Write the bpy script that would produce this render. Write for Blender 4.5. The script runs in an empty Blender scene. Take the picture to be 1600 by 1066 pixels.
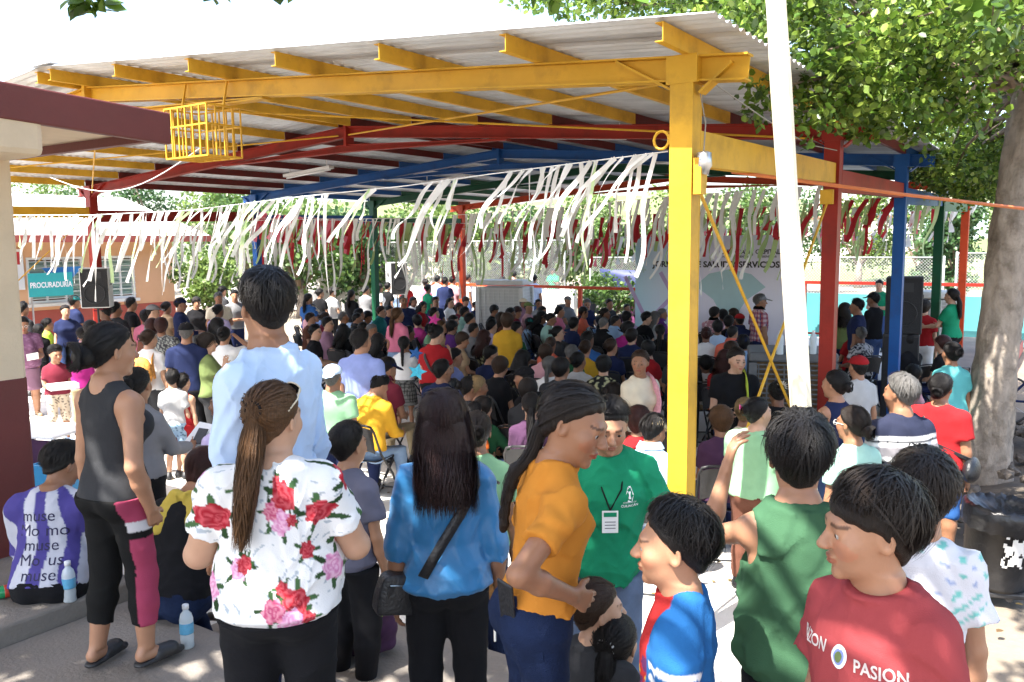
import bpy, bmesh, math, random
import numpy as np
from mathutils import Vector, Matrix, Euler
from mathutils.bvhtree import BVHTree
rnd = random.Random(7)
R = math.radians
SC = bpy.context.scene
COL = SC.collection

# ---------------------------------------------------------------- camera, sky, sun, exposure
F_PX, PITCH, ROLL, YAW, CAM_Z = 1327.7, R(6.53), R(0.62), R(33.93), 2.40
_fw = np.array([-math.sin(YAW), math.cos(YAW), 0.0]); _rt = np.array([math.cos(YAW), math.sin(YAW), 0.0])
_up = np.array([0, 0, 1.0])
CF = _fw * math.cos(PITCH) - _up * math.sin(PITCH)
CU = _up * math.cos(PITCH) + _fw * math.sin(PITCH)
cam_d = bpy.data.cameras.new('camera'); cam = bpy.data.objects.new('camera', cam_d); COL.objects.link(cam)
SC.camera = cam
cam_d.sensor_width = 36.0; cam_d.lens = F_PX / 1600 * 36.0; cam_d.clip_end = 2000; cam_d.clip_start = 0.05
CR, SR = math.cos(ROLL), math.sin(ROLL)
_cx = _rt * CR - CU * SR; _cy = CU * CR + _rt * SR
_m = Matrix((( _cx[0], _cy[0], -CF[0], 0), (_cx[1], _cy[1], -CF[1], 0), (_cx[2], _cy[2], -CF[2], CAM_Z), (0, 0, 0, 1)))
cam.matrix_world = _m

def ray(px, py):
    u = px - 800.0; v = py - 533.0
    u0 = CR * u + SR * v; v0 = -SR * u + CR * v
    return CF + _rt * (u0 / F_PX) - CU * (v0 / F_PX)
def atz(px, py, z):                 # the point of the place at height z that the photograph shows at this pixel
    d = ray(px, py); t = (z - CAM_Z) / d[2]
    return np.array([0, 0, CAM_Z]) + d * t
def atd(px, py, dep):               # ... at this depth from the lens
    return np.array([0, 0, CAM_Z]) + ray(px, py) * dep
def aty(px, py, y):                 # ... in the vertical plane y = const (parallel to the canopy's frames)
    d = ray(px, py); return np.array([0, 0, CAM_Z]) + d * (y / d[1])
def atx(px, py, x):
    d = ray(px, py); return np.array([0, 0, CAM_Z]) + d * (x / d[0])
def ppm(p):                          # pixels (of the photo) per metre at a point
    return F_PX / float(np.dot(np.asarray(p) - np.array([0, 0, CAM_Z]), CF))

SUN_EL, SUN_AZ = R(58), R(192)      # azimuth of the sun: from +y clockwise (towards +x)
_sd = np.array([math.sin(SUN_AZ) * math.cos(SUN_EL), math.cos(SUN_AZ) * math.cos(SUN_EL), math.sin(SUN_EL)])
sun_d = bpy.data.lights.new('sun', 'SUN'); sun = bpy.data.objects.new('sun', sun_d); COL.objects.link(sun)
sun_d.energy = 4.2; sun_d.angle = R(0.53); sun_d.color = (1.0, 0.955, 0.88)
sun.rotation_euler = Vector(-_sd).to_track_quat('-Z', 'Y').to_euler()
sun.location = (-8, -10, 30)
W = bpy.data.worlds.new('World'); SC.world = W; W.use_nodes = True
_nt = W.node_tree
for n in list(_nt.nodes): _nt.nodes.remove(n)
_o = _nt.nodes.new('ShaderNodeOutputWorld'); _b = _nt.nodes.new('ShaderNodeBackground'); _k = _nt.nodes.new('ShaderNodeTexSky')
_k.sky_type = 'NISHITA'; _k.sun_disc = False; _k.sun_elevation = SUN_EL; _k.sun_rotation = SUN_AZ
_k.air_density = 1.0; _k.dust_density = 3.0; _k.ozone_density = 0.6; _k.altitude = 60
_b.inputs['Strength'].default_value = 0.15
_nt.links.new(_k.outputs[0], _b.inputs[0]); _nt.links.new(_b.outputs[0], _o.inputs[0])
SC.view_settings.view_transform = 'Standard'; SC.view_settings.look = 'None'
SC.view_settings.gamma = 1.0; SC.view_settings.use_curve_mapping = False
SC.view_settings.exposure = 2.15
SC.render.engine = 'CYCLES'
SC.cycles.use_denoising = True
SC.cycles.max_bounces = 9; SC.cycles.diffuse_bounces = 7; SC.cycles.transparent_max_bounces = 8
SC.cycles.sample_clamp_indirect = 10.0
SC.cycles.use_adaptive_sampling = True

# ---------------------------------------------------------------- materials
MATS = {}
def mat(name, col, rough=0.6, var=0.12, scale=6.0, bump=0.0, bscale=40.0, metal=0.0, spec=0.5, dirt=None, dscale=1.5, damt=0.4,
        trans=0.0, attr=None, sheen=0.0, stretch=None, alpha=None, ttrans=0.0):
    if name in MATS: return MATS[name]
    m = bpy.data.materials.new(name); m.use_nodes = True; nt = m.node_tree; N = nt.nodes; L = nt.links
    b = N['Principled BSDF']
    b.inputs['Roughness'].default_value = rough; b.inputs['Metallic'].default_value = metal
    b.inputs['Specular IOR Level'].default_value = spec
    if sheen: b.inputs['Sheen Weight'].default_value = sheen
    tc = N.new('ShaderNodeTexCoord'); src = tc.outputs['Object']
    if stretch:
        mp = N.new('ShaderNodeMapping'); mp.inputs['Scale'].default_value = stretch; L.new(src, mp.inputs[0]); src = mp.outputs[0]
    nz = N.new('ShaderNodeTexNoise'); nz.inputs['Scale'].default_value = scale; nz.inputs['Detail'].default_value = 6; nz.inputs['Roughness'].default_value = 0.6
    L.new(src, nz.inputs['Vector'])
    rp = N.new('ShaderNodeMapRange'); rp.inputs[1].default_value = 0.25; rp.inputs[2].default_value = 0.75
    rp.inputs[3].default_value = 1 - var; rp.inputs[4].default_value = 1 + var; L.new(nz.outputs['Fac'], rp.inputs[0])
    mx = N.new('ShaderNodeMix'); mx.data_type = 'RGBA'; mx.blend_type = 'MULTIPLY'; mx.inputs[0].default_value = 1.0
    if attr:
        at = N.new('ShaderNodeAttribute'); at.attribute_name = attr; L.new(at.outputs['Color'], mx.inputs[6])
    else: mx.inputs[6].default_value = (*col, 1)
    L.new(rp.outputs[0], mx.inputs[7]); out = mx.outputs[2]
    if dirt:
        n2 = N.new('ShaderNodeTexNoise'); n2.inputs['Scale'].default_value = dscale; n2.inputs['Detail'].default_value = 8; n2.inputs['Roughness'].default_value = 0.65
        L.new(tc.outputs['Object'], n2.inputs['Vector'])
        r2 = N.new('ShaderNodeMapRange'); r2.inputs[1].default_value = 0.5; r2.inputs[2].default_value = 0.72; r2.inputs[4].default_value = damt
        L.new(n2.outputs['Fac'], r2.inputs[0])
        m2 = N.new('ShaderNodeMix'); m2.data_type = 'RGBA'; L.new(r2.outputs[0], m2.inputs[0]); L.new(out, m2.inputs[6]); m2.inputs[7].default_value = (*dirt, 1)
        out = m2.outputs[2]
    L.new(out, b.inputs['Base Color'])
    if bump:
        n3 = N.new('ShaderNodeTexNoise'); n3.inputs['Scale'].default_value = bscale; n3.inputs['Detail'].default_value = 4; L.new(src, n3.inputs['Vector'])
        bp = N.new('ShaderNodeBump'); bp.inputs['Strength'].default_value = bump; bp.inputs['Distance'].default_value = 0.02
        L.new(n3.outputs['Fac'], bp.inputs['Height']); L.new(bp.outputs[0], b.inputs['Normal'])
    if trans: b.inputs['Transmission Weight'].default_value = trans
    if ttrans:
        tr = N.new('ShaderNodeBsdfTranslucent'); L.new(out, tr.inputs[0]); ms = N.new('ShaderNodeMixShader'); ms.inputs[0].default_value = ttrans
        L.new(b.outputs[0], ms.inputs[1]); L.new(tr.outputs[0], ms.inputs[2]); L.new(ms.outputs[0], N['Material Output'].inputs[0])
    MATS[name] = m; return m

# ---------------------------------------------------------------- mesh helpers
def mesh_from(name, V, Fc, m=None, smooth=False, mats=None, mi=None):
    me = bpy.data.meshes.new(name)
    V = np.asarray(V, dtype=np.float32).reshape(-1, 3)
    if isinstance(Fc, np.ndarray):
        n, k = Fc.shape
        me.vertices.add(len(V)); me.vertices.foreach_set('co', V.ravel())
        me.loops.add(n * k); me.loops.foreach_set('vertex_index', Fc.astype(np.int32).ravel())
        me.polygons.add(n); me.polygons.foreach_set('loop_start', np.arange(0, n * k, k, dtype=np.int32))
        try: me.polygons.foreach_set('loop_total', np.full(n, k, dtype=np.int32))
        except Exception: pass
        me.update(calc_edges=True)
    else:
        me.from_pydata(V.tolist(), [], Fc)
    if smooth: me.polygons.foreach_set('use_smooth', np.ones(len(me.polygons), dtype=bool))
    for x in (mats or ([m] if m else [])): me.materials.append(x)
    if mi is not None: me.polygons.foreach_set('material_index', np.asarray(mi, dtype=np.int32))
    me.update()
    return me

class MB:
    def __init__(s): s.v = []; s.f = []
    def add(s, V, Fc):
        o = len(s.v); s.v += [tuple(map(float, p)) for p in V]; s.f += [tuple(i + o for i in q) for q in Fc]; return s
    def box(s, c, d, rz=0.0, M=None):
        x, y, z = [k / 2 for k in d]
        P = [(-x, -y, -z), (x, -y, -z), (x, y, -z), (-x, y, -z), (-x, -y, z), (x, -y, z), (x, y, z), (-x, y, z)]
        if M is not None: P = [tuple(M @ Vector(p)) for p in P]
        ca, sa = math.cos(rz), math.sin(rz)
        P = [(c[0] + p[0] * ca - p[1] * sa, c[1] + p[0] * sa + p[1] * ca, c[2] + p[2]) for p in P]
        return s.add(P, [(0, 3, 2, 1), (4, 5, 6, 7), (0, 1, 5, 4), (1, 2, 6, 5), (2, 3, 7, 6), (3, 0, 4, 7)])
    def bar(s, a, b, w, h, up=(0, 0, 1), w2=None, h2=None):   # rectangular bar from a to b
        a = Vector(a); b = Vector(b); t = (b - a).normalized(); u = Vector(up)
        r = t.cross(u)
        if r.length < 1e-4: r = t.cross(Vector((1, 0, 0)))
        r.normalize(); u = r.cross(t); w2 = w if w2 is None else w2; h2 = h if h2 is None else h2
        P = []
        for p, ww, hh in ((a, w, h), (b, w2, h2)):
            P += [p - r * ww / 2 - u * hh / 2, p + r * ww / 2 - u * hh / 2, p + r * ww / 2 + u * hh / 2, p - r * ww / 2 + u * hh / 2]
        return s.add(P, [(0, 1, 2, 3), (7, 6, 5, 4), (0, 4, 5, 1), (1, 5, 6, 2), (2, 6, 7, 3), (3, 7, 4, 0)])
    def ibeam(s, a, b, d1, d2, fw=0.15, ft=0.012, wt=0.01, up=(0, 0, 1)):   # I section, depth d1 at a and d2 at b, a/b on the top line
        a = Vector(a); b = Vector(b); t = (b - a).normalized(); r = t.cross(Vector(up)).normalized(); u = r.cross(t)
        prof = lambda d: [(-fw/2, 0), (fw/2, 0), (fw/2, -ft), (wt/2, -ft), (wt/2, -d+ft), (fw/2, -d+ft), (fw/2, -d), (-fw/2, -d), (-fw/2, -d+ft), (-wt/2, -d+ft), (-wt/2, -ft), (-fw/2, -ft)]
        P = [a + r * x + u * z for x, z in prof(d1)] + [b + r * x + u * z for x, z in prof(d2)]
        n = 12; Fc = [(i, (i + 1) % n, n + (i + 1) % n, n + i) for i in range(n)]
        for o in (0, n): Fc += [(o, o+1, o+2, o+11), (o+3, o+4, o+9, o+10), (o+5, o+6, o+7, o+8)]
        return s.add(P, Fc)
    def tube(s, pts, rad, n=6, cap=True):
        pts = [Vector(p) for p in pts]; m = len(pts); rads = rad if isinstance(rad, (list, tuple, np.ndarray)) else [rad] * m
        V = []; prev = None
        for i, p in enumerate(pts):
            t = (pts[min(i + 1, m - 1)] - pts[max(i - 1, 0)]); t = t.normalized() if t.length > 1e-9 else Vector((0, 0, 1))
            if prev is None:
                r = t.cross(Vector((0, 0, 1)))
                if r.length < 1e-3: r = t.cross(Vector((1, 0, 0)))
            else: r = prev - t * prev.dot(t)
            r.normalize(); prev = r; u = t.cross(r)
            V += [p + (r * math.cos(k * 2 * math.pi / n) + u * math.sin(k * 2 * math.pi / n)) * rads[i] for k in range(n)]
        Fc = [(i * n + k, i * n + (k + 1) % n, (i + 1) * n + (k + 1) % n, (i + 1) * n + k) for i in range(m - 1) for k in range(n)]
        if cap: Fc += [tuple(range(n))[::-1], tuple((m - 1) * n + k for k in range(n))]
        return s.add(V, Fc)
    def lathe(s, prof, c=(0, 0, 0), n=16, M=None):
        V = []
        for r, z in prof:
            for k in range(n):
                p = Vector((r * math.cos(k * 2 * math.pi / n), r * math.sin(k * 2 * math.pi / n), z))
                if M is not None: p = M @ p
                V.append((p[0] + c[0], p[1] + c[1], p[2] + c[2]))
        m = len(prof)
        Fc = [(i * n + k, i * n + (k + 1) % n, (i + 1) * n + (k + 1) % n, (i + 1) * n + k) for i in range(m - 1) for k in range(n)]
        Fc += [tuple(range(n))[::-1], tuple((m - 1) * n + k for k in range(n))]
        return s.add(V, Fc)
    def mesh(s, name, m=None, smooth=False): return mesh_from(name, s.v, s.f, m, smooth)
    def build(s, name, m, parent=None, smooth=False, bevel=0.0):
        o = obj(name, s.mesh(name, m, smooth), parent)
        if bevel:
            b = o.modifiers.new('bevel', 'BEVEL'); b.width = bevel; b.segments = 2; b.limit_method = 'ANGLE'
        return o

def obj(name, me, parent=None, loc=None, rz=None):
    o = bpy.data.objects.new(name, me); COL.objects.link(o)
    if parent is not None: o.parent = parent
    if loc is not None: o.location = tuple(map(float, loc))
    if rz is not None: o.rotation_euler = (0, 0, rz)
    return o
def thing(name, label, cat, loc=(0, 0, 0), rz=0.0, group=None):
    o = obj(name, None, None, loc, rz); o.empty_display_size = 0.1
    return tag(o, label, cat, group)
def tag(o, label=None, cat=None, group=None, kind=None):
    if label: o['label'] = label
    if cat: o['category'] = cat
    if group: o['group'] = group
    if kind: o['kind'] = kind
    return o
def struct(o): o['kind'] = 'structure'; return o
# ---------------------------------------------------------------- the setting
FZ = -0.25                       # court floor
WK = 0.44                        # school walkway the photographer stands on
M_conc = mat('court_concrete', (0.62, 0.60, 0.56), 0.85, 0.14, 1.3, 0.25, 60, dirt=(0.36, 0.33, 0.28), dscale=0.7, damt=0.45)
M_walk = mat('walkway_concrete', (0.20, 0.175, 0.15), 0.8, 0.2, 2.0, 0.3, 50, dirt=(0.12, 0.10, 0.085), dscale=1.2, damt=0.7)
M_dirt = mat('dry_dirt', (0.22, 0.18, 0.135), 0.95, 0.25, 1.2, 0.6, 18, dirt=(0.20, 0.17, 0.12), dscale=0.4)
M_joint = mat('joint_filler', (0.10, 0.09, 0.08), 0.95, 0.1)
_sheet = MB(); n = 24
for i in range(n + 1):
    for j in range(n + 1):
        x = -300 + 600 * i / n; y = -120 + 720 * j / n
        _sheet.v.append((x, y, FZ - 0.06))
_sheet.f = [(i * (n + 1) + j, (i + 1) * (n + 1) + j, (i + 1) * (n + 1) + j + 1, i * (n + 1) + j + 1) for i in range(n) for j in range(n)]
struct(_sheet.build('ground', M_dirt))
court = struct(MB().box((-8.9, 13.4, FZ - 0.04), (15.4, 21.5, 0.03)).build('court_floor', M_joint))
_sl = {}
for i in range(6):
    for j in range(8):
        w, l = 15.4 / 6, 21.5 / 8
        if 'm' not in _sl:
            _sl['m'] = MB().box((0, 0, 0), (w - 0.014, l - 0.014, 0.05)).mesh('floor_slab', M_conc)
        obj('floor_slab', _sl['m'], court, (-16.6 + w * (i + .5), 2.65 + l * (j + .5), FZ - 0.025 + rnd.uniform(-.003, .003)))
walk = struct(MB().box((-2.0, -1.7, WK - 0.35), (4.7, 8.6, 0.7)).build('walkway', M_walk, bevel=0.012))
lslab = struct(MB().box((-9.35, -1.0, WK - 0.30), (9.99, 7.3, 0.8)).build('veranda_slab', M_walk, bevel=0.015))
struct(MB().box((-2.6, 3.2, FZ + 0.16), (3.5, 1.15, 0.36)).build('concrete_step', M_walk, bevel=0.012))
# raised kerb under the far right-hand columns
M_kred = mat('kerb_red_paint', (0.42, 0.10, 0.09), 0.7, 0.2, 5, 0.2, 30, dirt=(0.25, 0.2, 0.17), dscale=3)
struct(MB().box((-1.75, 18.6, FZ + 0.105), (1.3, 9.6, 0.27)).build('kerb', M_kred, bevel=0.01))
struct(MB().box((-1.75, 18.6, -0.0), (1.26, 9.56, 0.03)).build('kerb_top', M_walk))

# ---------------------------------------------------------------- steel canopy
XR, XL, Y0, BAY = -2.10, -15.18, 5.076, 3.73
XM = (XR + XL) / 2
def ztop(x): return 3.53 + (XR - x if x > XM else x - XL) * 0.0795
PAINT = {}
def paint(nm, c): PAINT[nm] = mat('steel_paint_' + nm, c, 0.5, 0.16, 2.2, 0.10, 22, spec=0.22, dirt=tuple(k * 0.42 + q for k, q in zip(c, (.02, .012, .008))), dscale=3.2, damt=0.6)
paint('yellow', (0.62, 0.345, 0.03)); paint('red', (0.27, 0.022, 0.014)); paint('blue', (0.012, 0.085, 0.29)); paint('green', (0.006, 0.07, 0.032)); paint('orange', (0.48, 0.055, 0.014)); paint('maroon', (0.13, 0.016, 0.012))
FR = ['yellow', 'red', 'blue', 'green', 'orange']
canopy = thing('steel_canopy', 'big steel canopy with yellow, red, blue and green painted frames over the court', 'canopy', (0, 0, 0))
M_zinc = mat('zinc_sheet', (0.57, 0.59, 0.61), 0.5, 0.22, 2.2, 0.08, 40, metal=0.12, dirt=(0.30, 0.295, 0.28), dscale=1.6, damt=0.55, stretch=(0.4, 3, 1))
M_zinc2 = mat('zinc_sheet_old', (0.46, 0.475, 0.49), 0.55, 0.2, 2.0, 0.08, 40, metal=0.12, dirt=(0.24, 0.225, 0.20), dscale=1.9, damt=0.7, stretch=(0.4, 3, 1))
for i, c in enumerate(FR):
    y = Y0 + BAY * i; m = PAINT[c]; d = 0.19
    for x, s in ((XR, 1), (XL, -1)):
        cb = MB()      # tapered I-section column: flanges face +-x of the frame
        zb = 0.015 if (x == XR and y > 14) else FZ
        wt, wb, fl = 0.15, 0.125, 0.14
        for sy in (-1, 1):
            cb.bar((x, y + sy * fl / 2, zb), (x, y + sy * fl / 2, 3.36), wb, 0.012, (0, 1, 0), wt, 0.012)
        cb.bar((x, y, zb), (x, y, 3.36), wb * 0.98, fl - 0.014, (0, 1, 0), wt * 0.98, fl - 0.014)
        cb.box((x, y, 3.445), (0.2, 0.16, 0.17))
        if x != XR or y < 14: cb.box((x, y, FZ + 0.012), (0.32, 0.32, 0.02))
        col_ = cb.build('column', m, canopy)
        if c == 'orange': pass
        MB().bar((x - s * 0.02, y - 0.002, 3.30), (x - s * 0.46, y - 0.002, 3.55), 0.10, 0.016).build('knee_plate', m, canopy)
        MB().bar((x + s * 0.10, y + 0.002, 3.30), (x + s * 0.30, y + 0.002, 3.46), 0.10, 0.016).build('knee_plate', m, canopy)
    for x0, x1 in ((XR + 0.40, XM), (XL - 0.40, XM)):
        za = 3.53 - 0.4 * 0.0795
        MB().ibeam((x0, y, za), (x1, y, ztop(XM)), 0.155, 0.15, 0.11).build('rafter', m, canopy)
    MB().box((XM, y, ztop(XM) - 0.10), (0.05, 0.16, 0.34)).build('apex_plate', m, canopy)
    for s in (-1, 1):
        MB().ibeam((XM + s * 2.7, y, ztop(XM + s * 2.7) - 0.155), (XM, y, ztop(XM) - 0.25), 0.02, 0.10, 0.10).build('apex_brace', m, canopy)
    # longitudinal tie beams between columns, painted as the nearer frame
    if i < 4:
        cc = PAINT[['yellow', 'red', 'blue', 'green'][i]]
        for x in (XR, XL):
            MB().bar((x, y + 0.08, 2.985), (x, y + BAY - 0.08, 3.05), 0.09, 0.22, w2=0.09, h2=0.19).build('tie_beam', cc, canopy)
NP = 6
px_list = [XR + 0.05 - k * 1.075 for k in range(NP)] + [XM + 0.12, XM - 0.12] + [XL - 0.05 + k * 1.075 for k in range(NP)]
seg = [(Y0 - 0.47, Y0 + BAY - 0.08, 'yellow')] + [(Y0 + BAY * k - 0.07, Y0 + BAY * (k + 1) - 0.08, FR[k]) for k in (1, 2, 3)] + [(Y0 + 4 * BAY - 0.07, Y0 + 4 * BAY + 0.5, 'red')]
_pm = {}
for x in px_list:
    for (ya, yb, c) in seg:
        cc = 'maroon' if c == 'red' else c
        key = (round(yb - ya, 3), cc)
        if key not in _pm:        # C-channel purlin
            b = MB(); L_ = yb - ya
            b.box((0, L_ / 2, 0.055), (0.006, L_, 0.11)); b.box((-0.025, L_ / 2, 0.106), (0.044, L_, 0.006)); b.box((-0.025, L_ / 2, 0.004), (0.044, L_, 0.006))
            _pm[key] = b.mesh('purlin', PAINT[cc])
        obj('purlin', _pm[key], canopy, (x, ya, ztop(x) + 0.003))
# corrugated sheets, laid down the slope
sw = 0.98
def sheet_mesh(side, k):
    n_ = 52; V = []; xs = np.linspace(0, 1, 5)
    xe = XR + 0.36 if side > 0 else XL - 0.36
    for a in range(n_ + 1):
        yy = a / n_ * (sw + 0.06); zz = 0.014 * math.sin(a / n_ * 2 * math.pi * 9)
        for t in xs:
            x = xe + (XM - xe) * t
            V.append((x, yy, ztop(x) + 0.13 + zz + (0.004 if k % 2 else 0)))
    m_ = 5
    Fq = [(a * m_ + b, (a + 1) * m_ + b, (a + 1) * m_ + b + 1, a * m_ + b + 1) for a in range(n_) for b in range(m_ - 1)]
    return mesh_from('roof_sheet', V, Fq, M_zinc2 if (k * 7 + side) % 3 == 0 else M_zinc, True)
for side in (1, -1):
    for k in range(17):
        obj('roof_sheet', sheet_mesh(side, k), canopy, (0, Y0 - 0.50 + k * sw, 0))
MB().bar((XM, Y0 - 0.52, ztop(XM) + 0.15), (XM, Y0 + 4 * BAY + 0.9, ztop(XM) + 0.15), 0.42, 0.012).build('ridge_cap', M_zinc, canopy)
# bracing rods
def rod(a, b, m, r=0.011): return MB().tube([a, b], r, 6).build('brace_rod', m, canopy)
ry = PAINT['yellow']
zr = lambda x: ztop(x) - 0.13
rod((XM + .1, Y0 + BAY - .1, zr(XM)), (XR - .2, Y0 + .08, zr(XR)), ry); rod((XM - 0.3, Y0 + .08, zr(XM)), (XR - .25, Y0 + BAY - .1, zr(XR)), ry)
rod((XM - .1, Y0 + BAY - .1, zr(XM)), (XL + .2, Y0 + .08, zr(XL)), ry); rod((XM, Y0 + .08, zr(XM)), (XL + .2, Y0 + BAY - .1, zr(XL)), ry)
rod((XR + .02, Y0 + .12, 2.78), (XR + .02, Y0 + BAY - .1, -0.05), ry, 0.013); rod((XR - .02, Y0 + BAY - .1, 2.78), (XR - .02, Y0 + .12, -0.05), ry, 0.013)
rod((XL, Y0 + BAY - .1, 3.0), (XL, Y0 + .2, 0.0), ry)
for (x, y) in ((XR - .02, Y0 + BAY - .13), (XR + .02, Y0 + .14)):
    MB().box((x, y, 2.82), (0.12, 0.05, 0.14)).build('rod_bracket', ry, canopy)
MB().tube([(XR - 0.09, Y0 - 0.06, 3.05 + 0.06 * math.sin(a)) if False else (XR - 0.13 + 0.05 * math.cos(a), Y0 - 0.07, 3.03 + 0.055 * math.sin(a)) for a in np.linspace(0, 2 * math.pi, 15)], 0.009, 6).build('hook_ring', ry, canopy)
# yellow loudspeaker cage hung below the front frame
cg = thing('speaker_cage', 'empty yellow bar cage hanging under the front canopy beam', 'cage', (-6.7, 4.98, 3.2))
_cb = MB(); cw, cd, ch = 0.60, 0.36, 0.44
for zz in (0, ch * 0.62, ch):
    for a, b in (((-1, -1), (1, -1)), ((1, -1), (1, 1)), ((1, 1), (-1, 1)), ((-1, 1), (-1, -1))):
        _cb.bar((a[0] * cw / 2, a[1] * cd / 2, zz), (b[0] * cw / 2, b[1] * cd / 2, zz), 0.014, 0.014)
_cb.build('frame', ry, cg)
for k in range(7):
    for s in (-1, 1): MB().bar((-cw / 2 + k * cw / 6, s * cd / 2, 0), (-cw / 2 + k * cw / 6, s * cd / 2, ch), 0.012, 0.012, (0, 1, 0)).build('bar', ry, cg)
for k in range(1, 4):
    for s in (-1, 1): MB().bar((s * cw / 2, -cd / 2 + k * cd / 4, 0), (s * cw / 2, -cd / 2 + k * cd / 4, ch), 0.012, 0.012, (0, 1, 0)).build('bar', ry, cg)
for k in range(5): MB().bar((-cw / 2 + (k + .5) * cw / 5, -cd / 2, 0), (-cw / 2 + (k + .5) * cw / 5, cd / 2, 0), 0.012, 0.012).build('bar', ry, cg)
for s in (-1, 1): MB().bar((s * cw / 2, 0, ch), (s * cw / 2, 0.06, ch + 0.26), 0.016, 0.016, (0, 1, 0)).build('hanger', ry, cg)
# fluorescent battens under the roof
M_white = mat('white_enamel', (0.78, 0.78, 0.76), 0.4, 0.05, 4)
M_tube = mat('tube_glass', (0.85, 0.86, 0.86), 0.25, 0.02, 3)
for (px, py, yy, lab) in ((487, 250, 11.0, 'white strip lamp under the red roof bay, leftmost of the strip lamps'), (700, 271, 14.5, 'white strip lamp under the blue roof bay near the blue apex'),
                          (920, 224, 9.4, 'white strip lamp just behind the red rafter right of the ridge'), (1080, 257, 14.0, 'white strip lamp under the blue roof bay beside the yellow column')):
    p = aty(px, py, yy)
    x = p[0]; t = thing('strip_lamp', lab, 'lamp', (x, yy, ztop(x) - 0.02), 0, 'strip lamps under the roof')
    e = 0.6; dz = -0.0795 * e * (1 if x > XM else -1)
    MB().bar((-e, 0, -dz - .03), (e, 0, dz - .03), 0.13, 0.05).build('housing', M_white, t)
    MB().tube([(-e + .03, 0, -dz - .075), (e - .03, 0, dz - .075)], 0.014, 8).build('tube', M_tube, t, True)
    for s in (-1, 1): MB().bar((s * e * .8, 0, s * dz * .8 - .01), (s * e * .8, 0, s * dz * .8 + .11), 0.012, 0.012, (0, 1, 0)).build('hanger', M_white, t)
# lamp and wires on the yellow column
M_cable = mat('grey_cable', (0.25, 0.24, 0.22), 0.6, 0.1); M_alu = mat('aluminium', (0.55, 0.55, 0.55), 0.35, 0.1, metal=0.8)
t = thing('security_lamp', 'small grey lamp socket fixed to the side of the yellow column', 'lamp', (XR + 0.13, Y0 - 0.02, 2.86))
MB().lathe([(0.02, 0.09), (0.045, 0.08), (0.05, 0.0), (0.035, -0.02), (0.03, -0.05)], n=14).build('socket', M_alu, t, True)
MB().box((-0.025, 0, -0.06), (0.05, 0.09, 0.22)).build('junction_box', ry, t)
tag(MB().tube([(XR + .12, Y0, 2.95), (XR + .13, Y0, 3.12), (XR + .10, Y0 - .02, 3.3), (XR + .16, Y0 + .05, 3.36), (XR + .30, Y0 + .6, 3.2), (XR + .32, Y0 + 1.6, 3.12), (XR + .2, Y0 + 3, 3.2)], 0.0045, 5).build('lamp_wire', M_cable), 'thin grey wire looping from the lamp on the yellow column', 'wire')
M_ocable = mat('orange_conduit', (0.55, 0.15, 0.04), 0.5, 0.2)
tag(MB().tube([atd(1150, 276, 6.2), atd(1290, 298, 6.6), atd(1420, 318, 7.0), atd(1600, 343, 7.6), atd(1900, 380, 8.5)], 0.016, 6).build('orange_hose', M_ocable), 'orange hose strung level past the coloured columns to the tree', 'hose')
_w0, _w1 = atd(85, 262, 9.4), np.array((-6.75, 4.98, 3.3)); tag(MB().tube([tuple(_w0 + (_w1 - _w0) * k / 14 - np.array((0, 0, .26 * math.sin(k / 14 * math.pi)))) for k in range(15)], 0.005, 5).build('speaker_wire', M_white), 'thin white wire sagging from the yellow cage to the left', 'wire')

# ---------------------------------------------------------------- veranda corner on the left: pillar, beam, roof slab
M_cream = mat('cream_plaster', (0.62, 0.50, 0.35), 0.8, 0.08, 3, 0.15, 60, dirt=(0.42, 0.33, 0.23), dscale=1.3, damt=0.35)
M_mar = mat('maroon_plaster', (0.12, 0.022, 0.018), 0.6, 0.15, 3, 0.1, 60, dirt=(0.10, 0.03, 0.025), dscale=2)
t = thing('veranda_corner', 'cream and maroon veranda pillar with roof slab at the left edge', 'building', (-5.75, 2.45, WK))
px0 = -5.75
MB().box((0.15, 0.0, 1.85), (0.50, 0.34, 1.40)).build('pillar_top', M_cream, t, bevel=0.02)
MB().box((0.15, 0.0, 0.60), (0.506, 0.346, 1.18)).build('pillar_base', M_mar, t, bevel=0.02)
MB().box((0.52, -1.9, 2.65), (0.56, 4.14, 0.34)).build('beam', M_cream, t, bevel=0.04)
MB().box((-2.78, -1.22, 2.735), (7.0, 4.34, 0.06)).build('roof_slab', M_cream, t, bevel=0.01)
MB().bar((0.78, -3.4, 2.93), (0.78, 0.98, 2.72), 0.06, 0.20).build('fascia', M_mar, t, bevel=0.01)
MB().box((-2.86, 0.94, 2.73), (7.2, 0.06, 0.17)).build('fascia', M_mar, t)
MB().box((-6.0, -2.8, 1.3), (0.2, 2.0, 2.7)).build('wall', M_cream, t)

# ---------------------------------------------------------------- classroom behind the court, far left
M_peach = mat('peach_plaster', (0.72, 0.42, 0.24), 0.85, 0.08, 2, 0.1, 40, dirt=(0.5, 0.3, 0.2), dscale=1, damt=0.3)
M_brick = mat('brick_red_paint', (0.40, 0.085, 0.06), 0.75, 0.15, 3, 0.1, 40, dirt=(0.25, 0.1, 0.08), dscale=2)
M_glass = mat('louvre_glass', (0.28, 0.40, 0.36), 0.12, 0.15, 2, spec=0.8)
M_roofw = mat('whitewashed_roof', (0.80, 0.79, 0.76), 0.8, 0.06, 1.5, dirt=(0.5, 0.47, 0.42), dscale=0.7, damt=0.3)
t = thing('classroom', 'peach classroom with brick red base, louvre windows and white roof behind the court', 'building', (-19.6, 0, FZ))
ya, yb = 4.0, 13.45
MB().box((-3.0, (ya + yb) / 2, 0.63), (6.02, yb - ya, 1.26)).build('base_wall', M_brick, t)
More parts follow.
